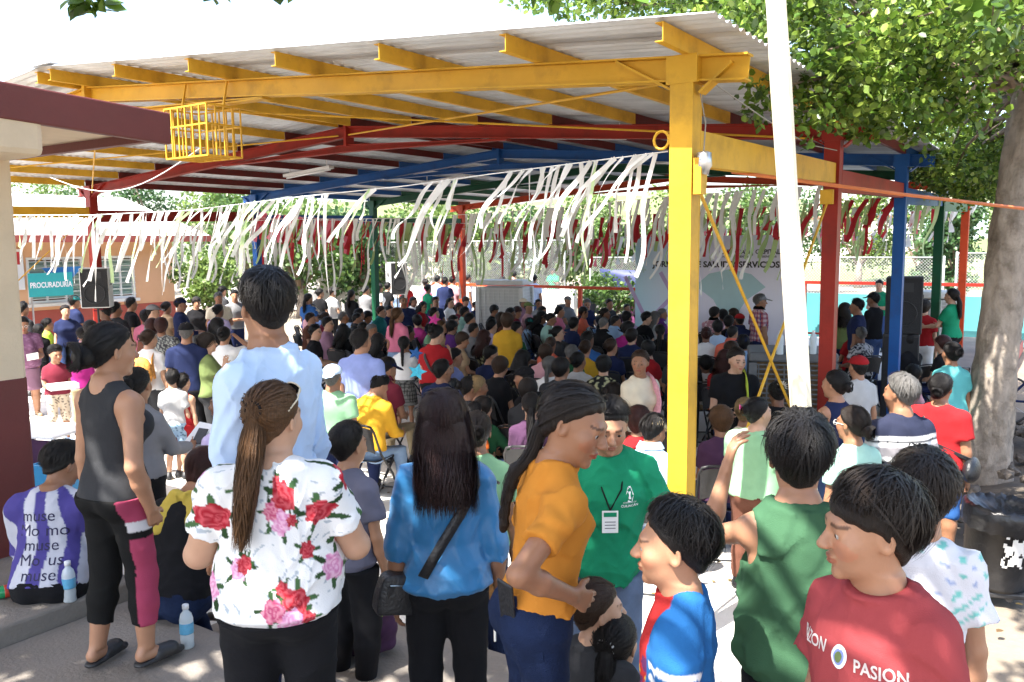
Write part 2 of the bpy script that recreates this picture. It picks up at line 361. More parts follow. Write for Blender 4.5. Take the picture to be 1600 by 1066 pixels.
wins = [(9.75, 11.05), (11.25, 12.35), (7.8, 9.3), (5.6, 7.2)]
z0w, z1w = 1.42, 2.46
wl = MB()
edges = sorted(wins)
wl.box((-3.0, (ya + yb) / 2, (z1w + 3.0) / 2), (6.0, yb - ya, 3.0 - z1w)); wl.box((-3.0, (ya + yb) / 2, (1.262 + z0w) / 2), (6.0, yb - ya, z0w - 1.262))
cur = ya
for a, b in edges + [(yb, yb)]:
    if a > cur: wl.box((-3.0, (cur + a) / 2, (z0w + z1w) / 2), (6.0, a - cur, z1w - z0w))
    cur = b
wl.build('wall', M_peach, t)
for a, b in edges:
    wd = MB()
    wd.box((-0.03, a + .03, (z0w + z1w) / 2), (0.08, 0.06, z1w - z0w)); wd.box((-0.03, b - .03, (z0w + z1w) / 2), (0.08, 0.06, z1w - z0w))
    for zz in (z0w + .03, z1w - .03): wd.box((-0.03, (a + b) / 2, zz), (0.08, b - a - .12, 0.06))
    for k in range(1, 3): wd.box((-0.03, a + (b - a) * k / 3, (z0w + z1w) / 2), (0.06, 0.04, z1w - z0w - .12))
    w = wd.build('window', M_white, t)
    for k in range(10):
        zz = z0w + .09 + (z1w - z0w - .18) * (k + .5) / 10
        MB().box((0, 0, 0), (0.012, b - a - .13, 0.10), M=Matrix.Rotation(R(28), 3, 'Y')).build('louvre_pane', M_glass, w).location = (-0.05, (a + b) / 2, zz)
    for k in range(7):
        MB().box((0.03, (a + b) / 2, z0w + .1 + k * .14), (0.012, b - a, 0.014)).build('security_bar', M_white, w)
    MB().box((0.03, (a + b) / 2, z0w - .04), (0.16, b - a + .1, 0.07)).build('sill', M_white, w)
rf = MB()
rf.add([(0.75, ya - .6, 2.95), (0.75, yb + .6, 2.95), (-3.0, yb + .6, 4.05), (-3.0, ya - .6, 4.05), (-6.8, yb + .6, 2.95), (-6.8, ya - .6, 2.95),
        (0.75, ya - .6, 2.85), (0.75, yb + .6, 2.85), (-3.0, yb + .6, 3.95), (-3.0, ya - .6, 3.95), (-6.8, yb + .6, 2.85), (-6.8, ya - .6, 2.85)],
       [(0, 1, 2, 3), (3, 2, 4, 5), (9, 8, 7, 6), (11, 10, 8, 9), (0, 6, 7, 1), (5, 4, 10, 11), (1, 7, 8, 2), (2, 8, 10, 4), (0, 3, 9, 6), (3, 5, 11, 9)])
rf.build('roof', M_roofw, t)
MB().box((0.78, (ya + yb) / 2, 2.87), (0.05, yb - ya + 1.2, 0.16)).build('eave_board', M_brick, t)
gable = MB().add([(-0.01, yb - .15, 3.0), (-5.99, yb - .15, 3.0), (-3.0, yb - .15, 3.94), (-0.01, yb - .02, 3.0), (-5.99, yb - .02, 3.0), (-3.0, yb - .02, 3.94)], [(0, 1, 2), (5, 4, 3), (0, 3, 4, 1), (1, 4, 5, 2), (2, 5, 3, 0)])
gable.build('gable', M_peach, t)
# sign panels on the classroom
M_teal = mat('teal_vinyl', (0.03, 0.36, 0.36), 0.45, 0.05); M_bluev = mat('blue_vinyl', (0.03, 0.20, 0.50), 0.45, 0.05); M_ink = mat('white_print', (0.85, 0.85, 0.85), 0.5, 0.02); M_ink2 = mat('black_print', (0.02, 0.02, 0.025), 0.5, 0.02)
def text_mesh(name, s, size, m, ext=0.0, bold=0.0, align='CENTER', sx=1.0):
    cu = bpy.data.curves.new(name, 'FONT'); cu.body = s; cu.size = size; cu.align_x = align; cu.align_y = 'CENTER'; cu.extrude = ext; cu.offset = bold; cu.resolution_u = 3
    o = bpy.data.objects.new(name, cu); COL.objects.link(o)
    dg = bpy.context.evaluated_depsgraph_get(); me = bpy.data.meshes.new_from_object(o.evaluated_get(dg))
    bpy.data.objects.remove(o); bpy.data.curves.remove(cu)
    me.materials.clear(); me.materials.append(m)
    if sx != 1.0:
        for v in me.vertices: v.co.x *= sx
    return me
def put_text(parent, name, s, size, m, loc, rot, bold=0.0, sx=1.0, align='CENTER'):
    o = obj(name, text_mesh(name, s, size, m, 0.001, bold, align, sx), parent, loc); o.rotation_euler = rot; return o
pc = atx(80, 429, -19.2)
t = thing('vinyl_sign', 'teal vinyl sign with white lettering on the classroom window', 'sign', (-19.15, pc[1], pc[2]))
MB().box((0, 0, 0), (0.02, 0.98, 0.52)).build('panel', M_teal, t)
put_text(t, 'lettering', 'PROCURADURÍA', 0.17, M_ink, (0.015, -0.0, -0.01), (R(90), 0, R(90)), 0.004, 0.72)
MB().bar((-0.03, -0.42, -1.5), (-0.03, -0.42, 0.2), 0.03, 0.03, (0, 1, 0)).build('stand_pole', M_alu, t); MB().bar((-0.03, 0.42, -1.5), (-0.03, 0.42, 0.2), 0.03, 0.03, (0, 1, 0)).build('stand_pole', M_alu, t)
pc = atx(100, 410, -19.3)
tag(MB().add([(-19.33, pc[1] - .45, pc[2] + .10), (-19.33, pc[1] + .5, pc[2] + .12), (-19.33, pc[1] + .0, pc[2] - .36), (-19.31, pc[1] - .45, pc[2] + .10), (-19.31, pc[1] + .5, pc[2] + .12), (-19.31, pc[1] + .0, pc[2] - .36)],
             [(0, 1, 2), (5, 4, 3), (0, 3, 4, 1), (1, 4, 5, 2), (2, 5, 3, 0)]).build('pennant', M_bluev), 'small blue pennant hung above the teal sign', 'pennant')
t = thing('wall_poster', 'white wall poster with green, white and red flag bars by the veranda pillar', 'poster', (-19.55, atx(22, 388, -19.5)[1], 1.95))
MB().box((0, 0, 0), (0.02, 0.5, 0.9)).build('sheet', M_ink, t)
for k, c in enumerate(((0.02, 0.25, 0.1), (0.8, 0.8, 0.8), (0.5, 0.03, 0.04))): MB().box((0.012, -0.12 + k * .12, 0.25), (0.004, 0.11, 0.28)).build('flag_bar', mat('flag%d' % k, c, 0.6), t)
for k in (-1, 1): MB().tube([(0.014, .05 * k + .05 * math.cos(a), -.12 + .05 * math.sin(a)) for a in np.linspace(0, 6.28, 13)], 0.012, 5).build('ring_mark', mat('flag2', (0.5, .03, .04)), t)

# ---------------------------------------------------------------- far boundary: white wall, chain-link fence, orange railing
M_galv = mat('galvanised_wire', (0.42, 0.43, 0.42), 0.5, 0.1, metal=0.4)
M_whitewall = mat('whitewashed_wall', (0.74, 0.72, 0.68), 0.85, 0.08, 1.0, 0.1, 30, dirt=(0.5, 0.46, 0.4), dscale=0.6, damt=0.4)
def chain_fence(nm, a, b, z0, z1, label, npost, step=0.085, rail=True):
    a = np.array(a, float); b = np.array(b, float); L_ = np.linalg.norm(b - a); d = (b - a) / L_; nn = np.array([-d[1], d[0]])
    t = thing(nm, label, 'fence', (a[0], a[1], z0))
    H_ = z1 - z0; V = []; Fq = []
    k = -H_
    while k < L_:
        for s in (0, 1):
            u0, u1 = (k, k + H_) if s == 0 else (k + H_, k)
            w0, w1 = 0.0, H_
            if u0 < 0 or u1 < 0 or u0 > L_ or u1 > L_:
                uu = [min(max(u0, 0), L_), min(max(u1, 0), L_)]
                w0, w1 = [abs(x - u0) for x in uu]; u0, u1 = uu
            if abs(u1 - u0) < .05: continue
            o = len(V); e = 0.0035
            for (u, w) in ((u0, w0), (u1, w1)):
                p = d * u
                for q in (-e, e): V.append((p[0] + nn[0] * 0.003 * s, p[1] + nn[1] * 0.003 * s, w + q * 1.4))
            Fq.append((o, o + 1, o + 3, o + 2))
        k += step
    w = obj('wire_mesh', mesh_from('wire_mesh', V, Fq, M_galv), t); w['kind'] = 'stuff'
    for i in range(npost):
        u = L_ * i / (npost - 1); p = d * u
        MB().tube([(p[0], p[1], -0.02), (p[0], p[1], H_ + .04)], 0.03, 8).build('post', M_galv, t, True)
    if rail:
        for zz in (H_,): MB().tube([(0, 0, zz), (d[0] * L_, d[1] * L_, zz)], 0.024, 6).build('top_rail', M_galv, t, True)
    return t
tag(MB().box((-24.5, 24.6, FZ + 0.55), (21, 0.22, 1.1)).build('low_wall', M_whitewall), 'long low whitewashed wall under the chain-link fence', 'wall')
tag(MB().box((-25.5, 24.0, FZ + 0.72), (1.1, 0.9, 1.45)).build('white_pillar_block', M_whitewall, bevel=0.03), 'white block standing in front of the low whitewashed wall', 'block')
chain_fence('chain_link_fence', (-35, 24.6), (-14.4, 24.6), FZ + 1.1, 2.5, 'chain-link fence on top of the whitewashed wall', 11)
chain_fence('chain_link_fence', (-14.2, 26.0), (-3.2, 26.0), FZ, 1.9, 'chain-link fence behind the orange railing', 5)
chain_fence('chain_link_fence', (-3.0, 27.0), (14.0, 27.0), FZ, 2.0, 'chain-link fence behind the far right columns', 7)
def railing(label, pts, m, h=1.35, z0=FZ, bars=0):
    t = thing('railing', label, 'railing', (pts[0][0], pts[0][1], z0))
    P = [(p[0] - pts[0][0], p[1] - pts[0][1]) for p in pts]
    for p in P: MB().box((p[0], p[1], h / 2), (0.10, 0.10, h)).build('post', m, t)
    for a, b in zip(P, P[1:]):
        MB().bar((*a, h + 0.04), (*b, h + 0.04), 0.09, 0.08).build('rail', m, t); MB().bar((*a, h * .12), (*b, h * .12), 0.05, 0.05).build('rail', m, t)
        for k in range(bars):
            q = [a[j] + (b[j] - a[j]) * (k + 1) / (bars + 1) for j in (0, 1)]
            MB().tube([(*q, h * .12), (*q, h)], 0.012, 5).build('bar', m, t)
    return t
railing('orange painted railing beyond the audience, left of the printed backdrop', [(-17.6, 21.6), (-14.6, 21.4), (-11.9, 21.2), (-9.4, 21.0)], PAINT['orange'])
railing('dark red railing behind the big loudspeaker', [(-6.2, 23.3), (-3.5, 23.3), (-1.2, 23.3)], PAINT['red'], 1.5, FZ, 0)
railing('red barred railing beside the far orange column', [(-1.25, 17.2), (-1.25, 19.2), (-1.25, 21.2), (-1.25, 23.0)], PAINT['red'], 1.1, 0.01, 12)
tag(MB().box((-5.0, 24.2, 0.35), (9.0, 0.2, 1.2)).build('teal_wall', mat('teal_wall_paint', (0.06, 0.24, 0.25), 0.8, 0.15, 2)), 'low teal painted wall behind the red railing', 'wall')
tag(MB().box((-10.6, 24.6, 0.15), (3.0, 0.15, 0.6)).build('pink_wall', mat('pink_wall_paint', (0.62, 0.18, 0.45), 0.8, 0.15, 2)), 'low bright pink wall behind the orange railing', 'wall')
tc_ = MB()
for i in range(9):
    for j in range(5): tc_.v.append((-13.2 + i * .45, 24.9 + .12 * math.sin(i * 1.3 + j), 0.75 + j * .2 - .05 * math.sin(i / 8 * 3.14)))
tc_.f = [(i * 5 + j, (i + 1) * 5 + j, (i + 1) * 5 + j + 1, i * 5 + j + 1) for i in range(8) for j in range(4)]
_tp = tag(tc_.build('tarpaulin', mat('navy_tarp', (0.03, 0.04, 0.12), 0.6, 0.2), smooth=True), 'dark navy tarpaulin hung on the far chain-link fence', 'tarpaulin')
_sm = _tp.modifiers.new('s', 'SOLIDIFY'); _sm.thickness = 0.01

# ---------------------------------------------------------------- backdrop
pl = aty(997, 387, 17.2); bw = 3.6; bh = 2.75
t = thing('printed_backdrop', 'large lilac and teal printed event backdrop reading JORNADA DE SALUD Y SERVICIOS', 'backdrop', (pl[0] + bw / 2, 17.2, FZ))
mbk = bpy.data.materials.new('backdrop_print'); mbk.use_nodes = True; nt = mbk.node_tree; N = nt.nodes; L = nt.links; b = N['Principled BSDF']; b.inputs['Roughness'].default_value = 0.5
tcx = N.new('ShaderNodeTexCoord'); sp = N.new('ShaderNodeSeparateXYZ'); L.new(tcx.outputs['Object'], sp.inputs[0])
cr = N.new('ShaderNodeValToRGB'); mr = N.new('ShaderNodeMapRange'); mr.inputs[1].default_value = -bw / 2; mr.inputs[2].default_value = bw / 2
L.new(sp.outputs[0], mr.inputs[0]); L.new(mr.outputs[0], cr.inputs[0])
e = cr.color_ramp.elements; e[0].position = 0.0; e[0].color = (0.45, 0.70, 0.84, 1); e[1].position = 1.0; e[1].color = (0.86, 0.83, 0.93, 1)
e2 = e.new(0.32); e2.color = (0.76, 0.76, 0.92, 1); L.new(cr.outputs[0], b.inputs['Base Color'])
MB().box((0, 0, bh / 2 + .02), (bw, 0.05, bh)).build('panel', mbk, t)
M_tl = mat('print_teal', (0.42, 0.62, 0.66), 0.5, 0.03); M_pp = mat('print_lilac', (0.46, 0.36, 0.62), 0.5, 0.03)
d_ = MB(); pts = [(-.75, 0.0), (-.45, .26), (0, .36), (.45, .26), (.75, 0.0), (.35, -.28), (0.0, -.85), (-.35, -.28)]
d_.add([(p[0], -0.028, p[1]) for p in pts] + [(0, -0.028, 0.0)], [(i, (i + 1) % 8, 8) for i in range(8)])
d_.build('fan_emblem', M_tl, t).location = (0.35, 0, 1.72)
for (x0, z0, x1, z1) in ((-2.05, 1.9, -1.5, .9), (-1.5, .9, -.9, 1.5), (-2.1, .9, -1.3, .55), (-.9, 1.5, -1.2, 2.0)):
    MB().bar((x0, -0.028, z0), (x1, -0.028, z1), 0.006, 0.09, (0, 0, 1)).build('stripe', M_pp, t)
for (x, z) in ((-1.9, 1.45), (-1.6, 2.05), (-1.75, .6), (-1.95, 1.85)):
    MB().box((x, -.028, z), (0.13, .004, .035)).build('cross_mark', M_tl, t); MB().box((x, -.0285, z), (0.035, .004, .13)).build('cross_mark', M_tl, t)
put_text(t, 'lettering', 'JORNADA DE SALUD Y SERVICIOS', 0.172, M_ink2, (0.0, -0.03, 2.17), (R(90), 0, 0), 0.006, 1.05)
put_text(t, 'lettering', 'CULIACÁN | CAPITAL', 0.13, M_ink2, (0.75, -0.03, 2.43), (R(90), 0, 0), 0.003)
put_text(t, 'lettering', 'H. AYUNTAMIENTO            DE BIENESTAR', 0.06, M_ink2, (0.75, -0.03, 2.335), (R(90), 0, 0), 0.001)
for s in (-1, 1): MB().bar((s * bw * .48, 0.06, 0), (s * bw * .48, 0.06, bh), 0.05, 0.05, (0, 1, 0)).build('stand_pole', M_alu, t)

# ---------------------------------------------------------------- white post, trash can, loudspeakers, air coolers
M_post = mat('white_post_paint', (0.62, 0.57, 0.45), 0.6, 0.07, 2.2, 0.1, 20, dirt=(0.46, 0.35, 0.17), dscale=1.8, damt=0.6, stretch=(3, 3, 0.5))
pb = atd(1252, 720, 4.45); pt = atd(1221, -60, 4.75)
pv = pb + (pb - pt) / (pt[2] - pb[2]) * (pb[2] - FZ)
b = MB(); ringsz = np.linspace(0, 1, 13); Vp = []
for k, q in enumerate(ringsz):
    p = pv + (pt - pv) * q; w = 0.056 + 0.003 * math.sin(k * 2.1); ang = R(33) + .03 * math.sin(k)
    for a in range(8):
        th = a * math.pi / 4 + math.pi / 8; r = w * (1.0 + .02 * math.sin(a * 3 + k))
        Vp.append((p[0] + r * math.cos(th + ang), p[1] + r * math.sin(th + ang), p[2]))
b.add(Vp, [(i * 8 + a, i * 8 + (a + 1) % 8, (i + 1) * 8 + (a + 1) % 8, (i + 1) * 8 + a) for i in range(12) for a in range(8)] + [tuple(range(8))[::-1], tuple(96 + a for a in range(8))])
tag(b.build('white_post', M_post), 'tall slightly leaning white wooden post right of the yellow column', 'post')
M_blackp = mat('black_plastic', (0.018, 0.018, 0.02), 0.45, 0.25, 4, 0.15, 30, dirt=(0.09, 0.085, 0.08), dscale=4, damt=0.35)
M_bag = mat('bin_liner', (0.012, 0.012, 0.014), 0.3, 0.2, 5, 0.6, 12)
tp = atz(1541, 940, FZ)
t = thing('trash_can', 'scuffed black plastic trash can with bin liner by the tree trunk', 'trash can', (tp[0], tp[1], FZ))
M_ = Matrix.Rotation(R(4), 3, 'Y')
MB().lathe([(0.21, 0.07), (0.215, 0.10), (0.245, 0.62), (0.262, 0.625), (0.262, 0.66), (0.25, 0.66), (0.24, 0.60), (0.2, 0.4)], n=28, M=M_).build('bin_body', M_blackp, t, True)
bgm = MB(); pr = []
for k, (r, z) in enumerate(((0.263, .52), (.275, .60), (.272, .67), (.25, .695), (.2, .66), (.1, .62), (.01, .6))):
    pr.append((r, z))
Vb = []; nb = 40
for (r, z) in pr:
    for a in range(nb):
        rr = r * (1 + .012 * math.sin(a * 5 + z * 40) + .008 * rnd.uniform(-1, 1)); Vb.append(tuple(M_ @ Vector((rr * math.cos(a * 2 * math.pi / nb), rr * math.sin(a * 2 * math.pi / nb), z + .008 * math.sin(a * 3) + .006 * rnd.uniform(-1, 1)))))
bgm.add(Vb, [(i * nb + a, i * nb + (a + 1) % nb, (i + 1) * nb + (a + 1) % nb, (i + 1) * nb + a) for i in range(len(pr) - 1) for a in range(nb)]).build('bin_liner', M_bag, t, True)
MB().box((0, 0, 0.045), (0.46, 0.40, 0.04), 0.3).build('base_plate', M_blackp, t, bevel=0.01)
for a in range(4):
    an = a * math.pi / 2 + .7; MB().lathe([(0.0, -.02), (0.028, -.02), (0.028, .02), (0.0, .02)], (0.19 * math.cos(an), 0.19 * math.sin(an), 0.0285), 10, Matrix.Rotation(R(90), 3, 'X')).build('caster', M_blackp, t)
stk = MB(); an0 = R(-62); Vs = []; ng = 15
for i in range(ng):
    for j in range(ng):
        a = an0 + (i - 7) * .046; z = .28 + j * .017; r = .21 + .035 * z / .62 + .012
        Vs.append(tuple(M_ @ Vector((r * math.cos(a), r * math.sin(a), z))))
stk.v = Vs; stk.f = [(i * ng + j, (i + 1) * ng + j, (i + 1) * ng + j + 1, i * ng + j + 1) for i in range(ng - 1) for j in range(ng - 1) if math.sin(i * 1.1 + 2 * math.sin(j * .7)) + math.sin(j * .9 + 1.5 * math.sin(i * .6)) + 1.6 - .035 * ((i - 7) ** 2 + (j - 7) ** 2) > 0]
stk.build('torn_sticker', mat('sticker_paper', (0.7, 0.68, 0.64), 0.7, 0.1), t)

M_cab = mat('speaker_cabinet', (0.02, 0.02, 0.022), 0.6, 0.2, 6); M_grille = mat('speaker_grille', (0.012, 0.012, 0.013), 0.75, 0.3, 60, 0.4, 90); M_lg = mat('speaker_grey', (0.55, 0.55, 0.54), 0.5, 0.05)
def speaker(label, loc, rz, w, d, h, side=M_cab, pole=None, big=False):
    t = thing('loudspeaker', label, 'loudspeaker', loc, rz, 'loudspeakers')
    MB().box((0, 0, h / 2), (w, d, h)).build('cabinet', side, t, bevel=0.015)
    MB().box((0, -d / 2 - .006, h / 2), (w * .93, 0.012, h * .95)).build('grille', M_grille, t)
    MB().tube([(w * .36 * math.cos(a), -d / 2 - .016, h * .36 + w * .36 * math.sin(a)) for a in np.linspace(0, 6.2832, 25)], 0.008, 6).build('woofer_ring', M_cab, t)
    MB().box((0, -d / 2 - .014, h * .82), (w * .5, 0.006, h * .16)).build('horn', M_cab, t)
    for s in (-1, 1): MB().box((s * (w / 2 + .004), 0, h * .62), (0.008, d * .3, h * .12)).build('handle', M_cab, t)
    return t
def stand(label, loc, h):
    t = thing('speaker_stand', label, 'stand', loc)
    MB().tube([(0, 0, 0.1), (0, 0, h)], 0.018, 8).build('pole', M_cab, t)
    for k in range(3):
        a = k * 2.094 + .4; MB().tube([(0, 0, .55), (.4 * math.cos(a), .4 * math.sin(a), 0.012)], 0.012, 6).build('leg', M_cab, t)
    MB().tube([(0, 0, h - .02), (0, 0, h)], 0.06, 10).build('mount_plate', M_cab, t)
sp_ = atd(155, 480, 14.2); stand('tripod stand under the loudspeaker before the classroom', (sp_[0], sp_[1], FZ), 1.42 - FZ); speaker('black loudspeaker with grey side in front of the classroom windows', (sp_[0], sp_[1], 1.42), R(50), .44, .38, .66, M_lg)
sp_ = atd(622, 456, 25); stand('tripod stand under the loudspeaker by the green far column', (sp_[0], sp_[1], FZ), .95 - FZ); speaker('grey sided loudspeaker beside the green far left column', (sp_[0], sp_[1], .95), R(62), .52, .42, .95, M_lg)
sp_ = atd(1408, 530, 12.6)
t = thing('bass_cabinet', 'black bass cabinet under the big loudspeaker behind the blue column', 'loudspeaker', (sp_[0] - .02, sp_[1] + .18, FZ), R(8), 'loudspeakers')
MB().box((0, 0, .63), (.50, .46, 1.26)).build('cabinet', M_cab, t, bevel=.02); MB().box((0, -.236, .63), (.46, .012, 1.18)).build('grille', M_grille, t)
speaker('big black loudspeaker standing behind the blue right-hand column', (sp_[0], sp_[1] + .18, 1.012), R(8), .50, .46, .84)

M_gr = mat('cooler_grey', (0.10, 0.105, 0.11), 0.5, 0.15, 5); M_pad = mat('cooler_pad', (0.13, 0.085, 0.045), 0.95, 0.3, 20, 0.5, 60); M_coolw = mat('cooler_white', (0.62, 0.62, 0.60), 0.5, 0.06)
def cooler(label, loc, rz, w, d, h, m, pad=None):
    t = thing('air_cooler', label, 'air cooler', loc, rz, 'evaporative air coolers')
    MB().box((0, 0, h * .06 + .04), (w, d, h * .12)).build('water_tank', m, t, bevel=.02)
    MB().box((0, 0, h - .06), (w, d, .12)).build('top_cover', m, t, bevel=.03)
    for sx in (-1, 1):
        for sy in (-1, 1): MB().box((sx * (w / 2 - .05), sy * (d / 2 - .05), h * .52), (.098, .098, h * .76)).build('corner_post', m, t)
    MB().box((0, 0, h * .52), (w - .12, d - .12, h * .76)).build('pad', pad or M_pad, t)
    for k in range(16):
        zz = h * .18 + (h * .70) * k / 15
        for sy in (-1, 1): MB().box((0, sy * (d / 2 - .03), zz), (w - .2, .02, .016)).build('louvre', m, t)
        for sx in (-1, 1): MB().box((sx * (w / 2 - .03), 0, zz), (.02, d - .2, .016)).build('louvre', m, t)
    for k in range(9):
        xx = -w / 2 + .12 + (w - .24) * k / 8
        for sy in (-1, 1): MB().box((xx, sy * (d / 2 - .024), h * .52), (.014, .016, h * .72)).build('louvre', m, t)
    for sx in (-1, 1):
        for sy in (-1, 1): MB().lathe([(.035, 0), (.035, .04)], (sx * w * .4, sy * d * .4, 0), 8).build('caster', M_cab, t)
    return t
cooler('big dark grey air cooler between the yellow and red columns', (-3.05, 10.9, FZ), R(20), 1.05, .85, 1.28, M_gr)
cp = atd(790, 500, 21.5); cooler('white air cooler at the far end behind the standing woman', (cp[0], cp[1], FZ), R(15), 1.25, .9, 1.75, M_coolw, M_lg)
cp = atd(1452, 520, 15.5); cooler('pale grey air cooler behind the big loudspeaker', (cp[0], cp[1], 0.02), R(10), .9, .8, 1.45, M_coolw, M_lg)
# ---------------------------------------------------------------- vegetation
NR = np.random.RandomState(11)
M_leaf = mat('leaf', (0.08, 0.14, 0.03), 0.42, 0.25, 1.2, attr='Col', ttrans=0.38, spec=0.45)
M_bark = mat('bark', (0.30, 0.255, 0.21), 0.95, 0.35, 9, 1.0, 26, dirt=(0.09, 0.07, 0.05), dscale=6, damt=0.75, stretch=(1, 1, 0.5), spec=.1)
M_bark2 = mat('twig_bark', (0.16, 0.12, 0.085), 0.9, 0.2, 8)
def leaf_mesh(name, P, size, cols, up=0.55, rn=NR, out=None):
    n = len(P)
    base = np.array([(0, 0, 0), (.30, .22, .05), (.34, .62, .06), (0, 1.0, -.05), (-.34, .62, .06), (-.30, .22, .05)])
    nrm = rn.normal(size=(n, 3)); nrm /= np.linalg.norm(nrm, axis=1)[:, None]
    nrm = nrm * (1 - up) + np.array([0, 0, 1.0]) * up
    if out is not None: nrm = nrm + out * 0.5
    nrm /= np.linalg.norm(nrm, axis=1)[:, None]
    t = rn.normal(size=(n, 3)); t[:, 2] -= 0.4; t -= nrm * (t * nrm).sum(1)[:, None]; t /= np.linalg.norm(t, axis=1)[:, None]
    b = np.cross(t, nrm); s = size * rn.uniform(.7, 1.25, n)
    V = P[:, None, :] + s[:, None, None] * (base[None, :, 0, None] * b[:, None, :] + base[None, :, 1, None] * t[:, None, :] + base[None, :, 2, None] * nrm[:, None, :])
    o = np.arange(n)[:, None] * 6
    Fq = np.concatenate([o + np.array([[0, 1, 2, 3]]), o + np.array([[0, 3, 4, 5]])])
    me = mesh_from(name, V.reshape(-1, 3), Fq, M_leaf)
    c = np.asarray(cols)[rn.randint(0, len(cols), n)] * rn.uniform(.75, 1.25, (n, 1))
    ca = me.color_attributes.new('Col', 'FLOAT_COLOR', 'POINT')
    cc = np.ones((n, 6, 4), dtype=np.float32); cc[:, :, :3] = c[:, None, :]
    ca.data.foreach_set('color', cc.ravel()); return me
def blob(c, r, n, rn=NR, shell=0.45):
    d = rn.normal(size=(n, 3)); d /= np.linalg.norm(d, axis=1)[:, None]
    q = rn.uniform(shell, 1.0, n) ** 0.7
    lump = 1 + .22 * np.sin(d[:, 0] * 5 + c[0] * 3) * np.cos(d[:, 1] * 4 + c[1] * 2) + .15 * np.sin(d[:, 2] * 7 + c[2])
    return np.asarray(c) + d * (q * lump)[:, None] * np.asarray(r)
GREENS = [(0.085, 0.165, 0.02), (0.12, 0.21, 0.028), (0.065, 0.13, 0.02), (0.16, 0.25, 0.035)]
def branch(a, b, r0, r1, sag=0.0, n=7, wob=0.06):
    a = np.asarray(a, float); b = np.asarray(b, float); L_ = np.linalg.norm(b - a)
    P = [a + (b - a) * t + np.array([0, 0, sag * math.sin(t * math.pi)]) + NR.normal(size=3) * wob * L_ * .3 * math.sin(t * math.pi) for t in np.linspace(0, 1, n)]
    return P, list(np.linspace(r0, r1, n))
def bump_trunk(pts, rads, n=30, amp=.045):
    b = MB(); b.tube(pts, rads, n)
    V = np.array(b.v); nr = len(pts)
    for i in range(nr):
        c = V[i * n:(i + 1) * n].mean(0)
        for k in range(n):
            f = 1 + amp * math.sin(k * .57 * 2 + i * .35) + amp * .8 * math.sin(k * 1.7 - i * .9) + NR.uniform(-.022, .022)
            V[i * n + k] = c + (V[i * n + k] - c) * f
    b.v = [tuple(p) for p in V]; return b
# --- the big tree on the right
big = thing('shade_tree', 'big leafy tree with thick mottled trunk at the right edge', 'tree', (-0.73, 10.28, FZ))
b0 = np.array([-0.73, 10.28, FZ])
tz = [(-.03, -.02, -0.05), (-.02, -.02, .5), (.0, -.03, 1.2), (.04, -.0, 2.0), (.09, .04, 2.7), (.14, .06, 3.4), (.2, .0, 4.2)]
pts = []; rads = []
for i in range(61):
    t = i / 60 * 6; k = min(int(t), 5); f = t - k; pts.append(tuple(np.array(tz[k]) * (1 - f) + np.array(tz[k + 1]) * f)); rads.append(np.interp(t, range(7), (.27, .222, .205, .198, .21, .20, .17)))
bump_trunk(pts, rads).build('trunk', M_bark, big, True)
cl = []
for k in range(62):
    for _ in range(40):
        px = NR.uniform(1120, 1720); py = NR.uniform(-160, 285)
        lim = np.interp(px, [1120, 1180, 1215, 1260, 1330, 1420, 1500, 1560, 1720], [-40, 15, 60, 130, 145, 180, 175, 110, 190])
        if py < lim: break
    dep = NR.uniform(6.2, 10.0)
    cl.append((atd(px, py, dep), NR.uniform(.34, .58)))
for (px, py, dep, r) in ((1330, 150, 6.4, .40), (1262, 185, 6.3, .28), (1390, 170, 6.5, .38), (1200, 150, 6.0, .16), (1188, 185, 6.0, .10), (1440, 215, 6.8, .22), (1365, 215, 6.8, .16), (1300, 90, 6.2, .35), (1500, 180, 7, .4), (1230, 40, 6.4, .35), (1180, 10, 6.6, .35),
                        (1560, 60, 5.6, .35), (1450, 40, 6.0, .45), (1500, 275, 9.5, .35), (1480, 265, 12, .4), (1450, 280, 13, .35)):
    cl.append((atd(px, py, dep), r))
for k in range(20):
    cl.append((atd(NR.uniform(1440, 1640), NR.uniform(170, 325), NR.uniform(10.5, 14)), NR.uniform(.35, .6)))
for (px, py, r) in ((850, -14, .3), (905, 2, .32), (960, -8, .36), (1015, -2, .4), (1075, 0, .42), (1130, 2, .42), (1180, 30, .42), (1205, 60, .3), (1110, -40, .5), (990, -50, .5)):
    cl.append((atd(px, py, NR.uniform(8.2, 9.2)), r))
P = []; br = MB(); top = np.array(pts[-1])
for c, r in cl:
    n_ = int(620 * (r / .45) ** 2); P.append(blob(c, (r, r, r * .8), n_, NR, .25))
    q = c - b0
    if NR.rand() < .75:
        mid = top * .55 + q * .45 + np.array([0, 0, .25])
        pp, rr = branch(top + (mid - top) * NR.uniform(0.02, .3), q, NR.uniform(.025, .055), .008, .15, 7, .12); br.tube(pp, rr, 6)
P = np.concatenate(P) - b0
obj('crown', leaf_mesh('crown', P, .067, GREENS + [(0.24, 0.33, 0.055), (.18, .27, .04), (.055, .10, .02)], .45), big)
for k in range(7):
    a = k * .9; e = top + np.array([1.6 * math.cos(a), 1.4 * math.sin(a), .9 + .5 * math.sin(k * 2)])
    pp, rr = branch(top - np.array([0, 0, .1]), e, .13, .04, .1, 7, .1); MB().tube(pp, rr, 9).build('limb', M_bark, big, True)
br.build('twigs', M_bark2, big, True)['kind'] = 'stuff'
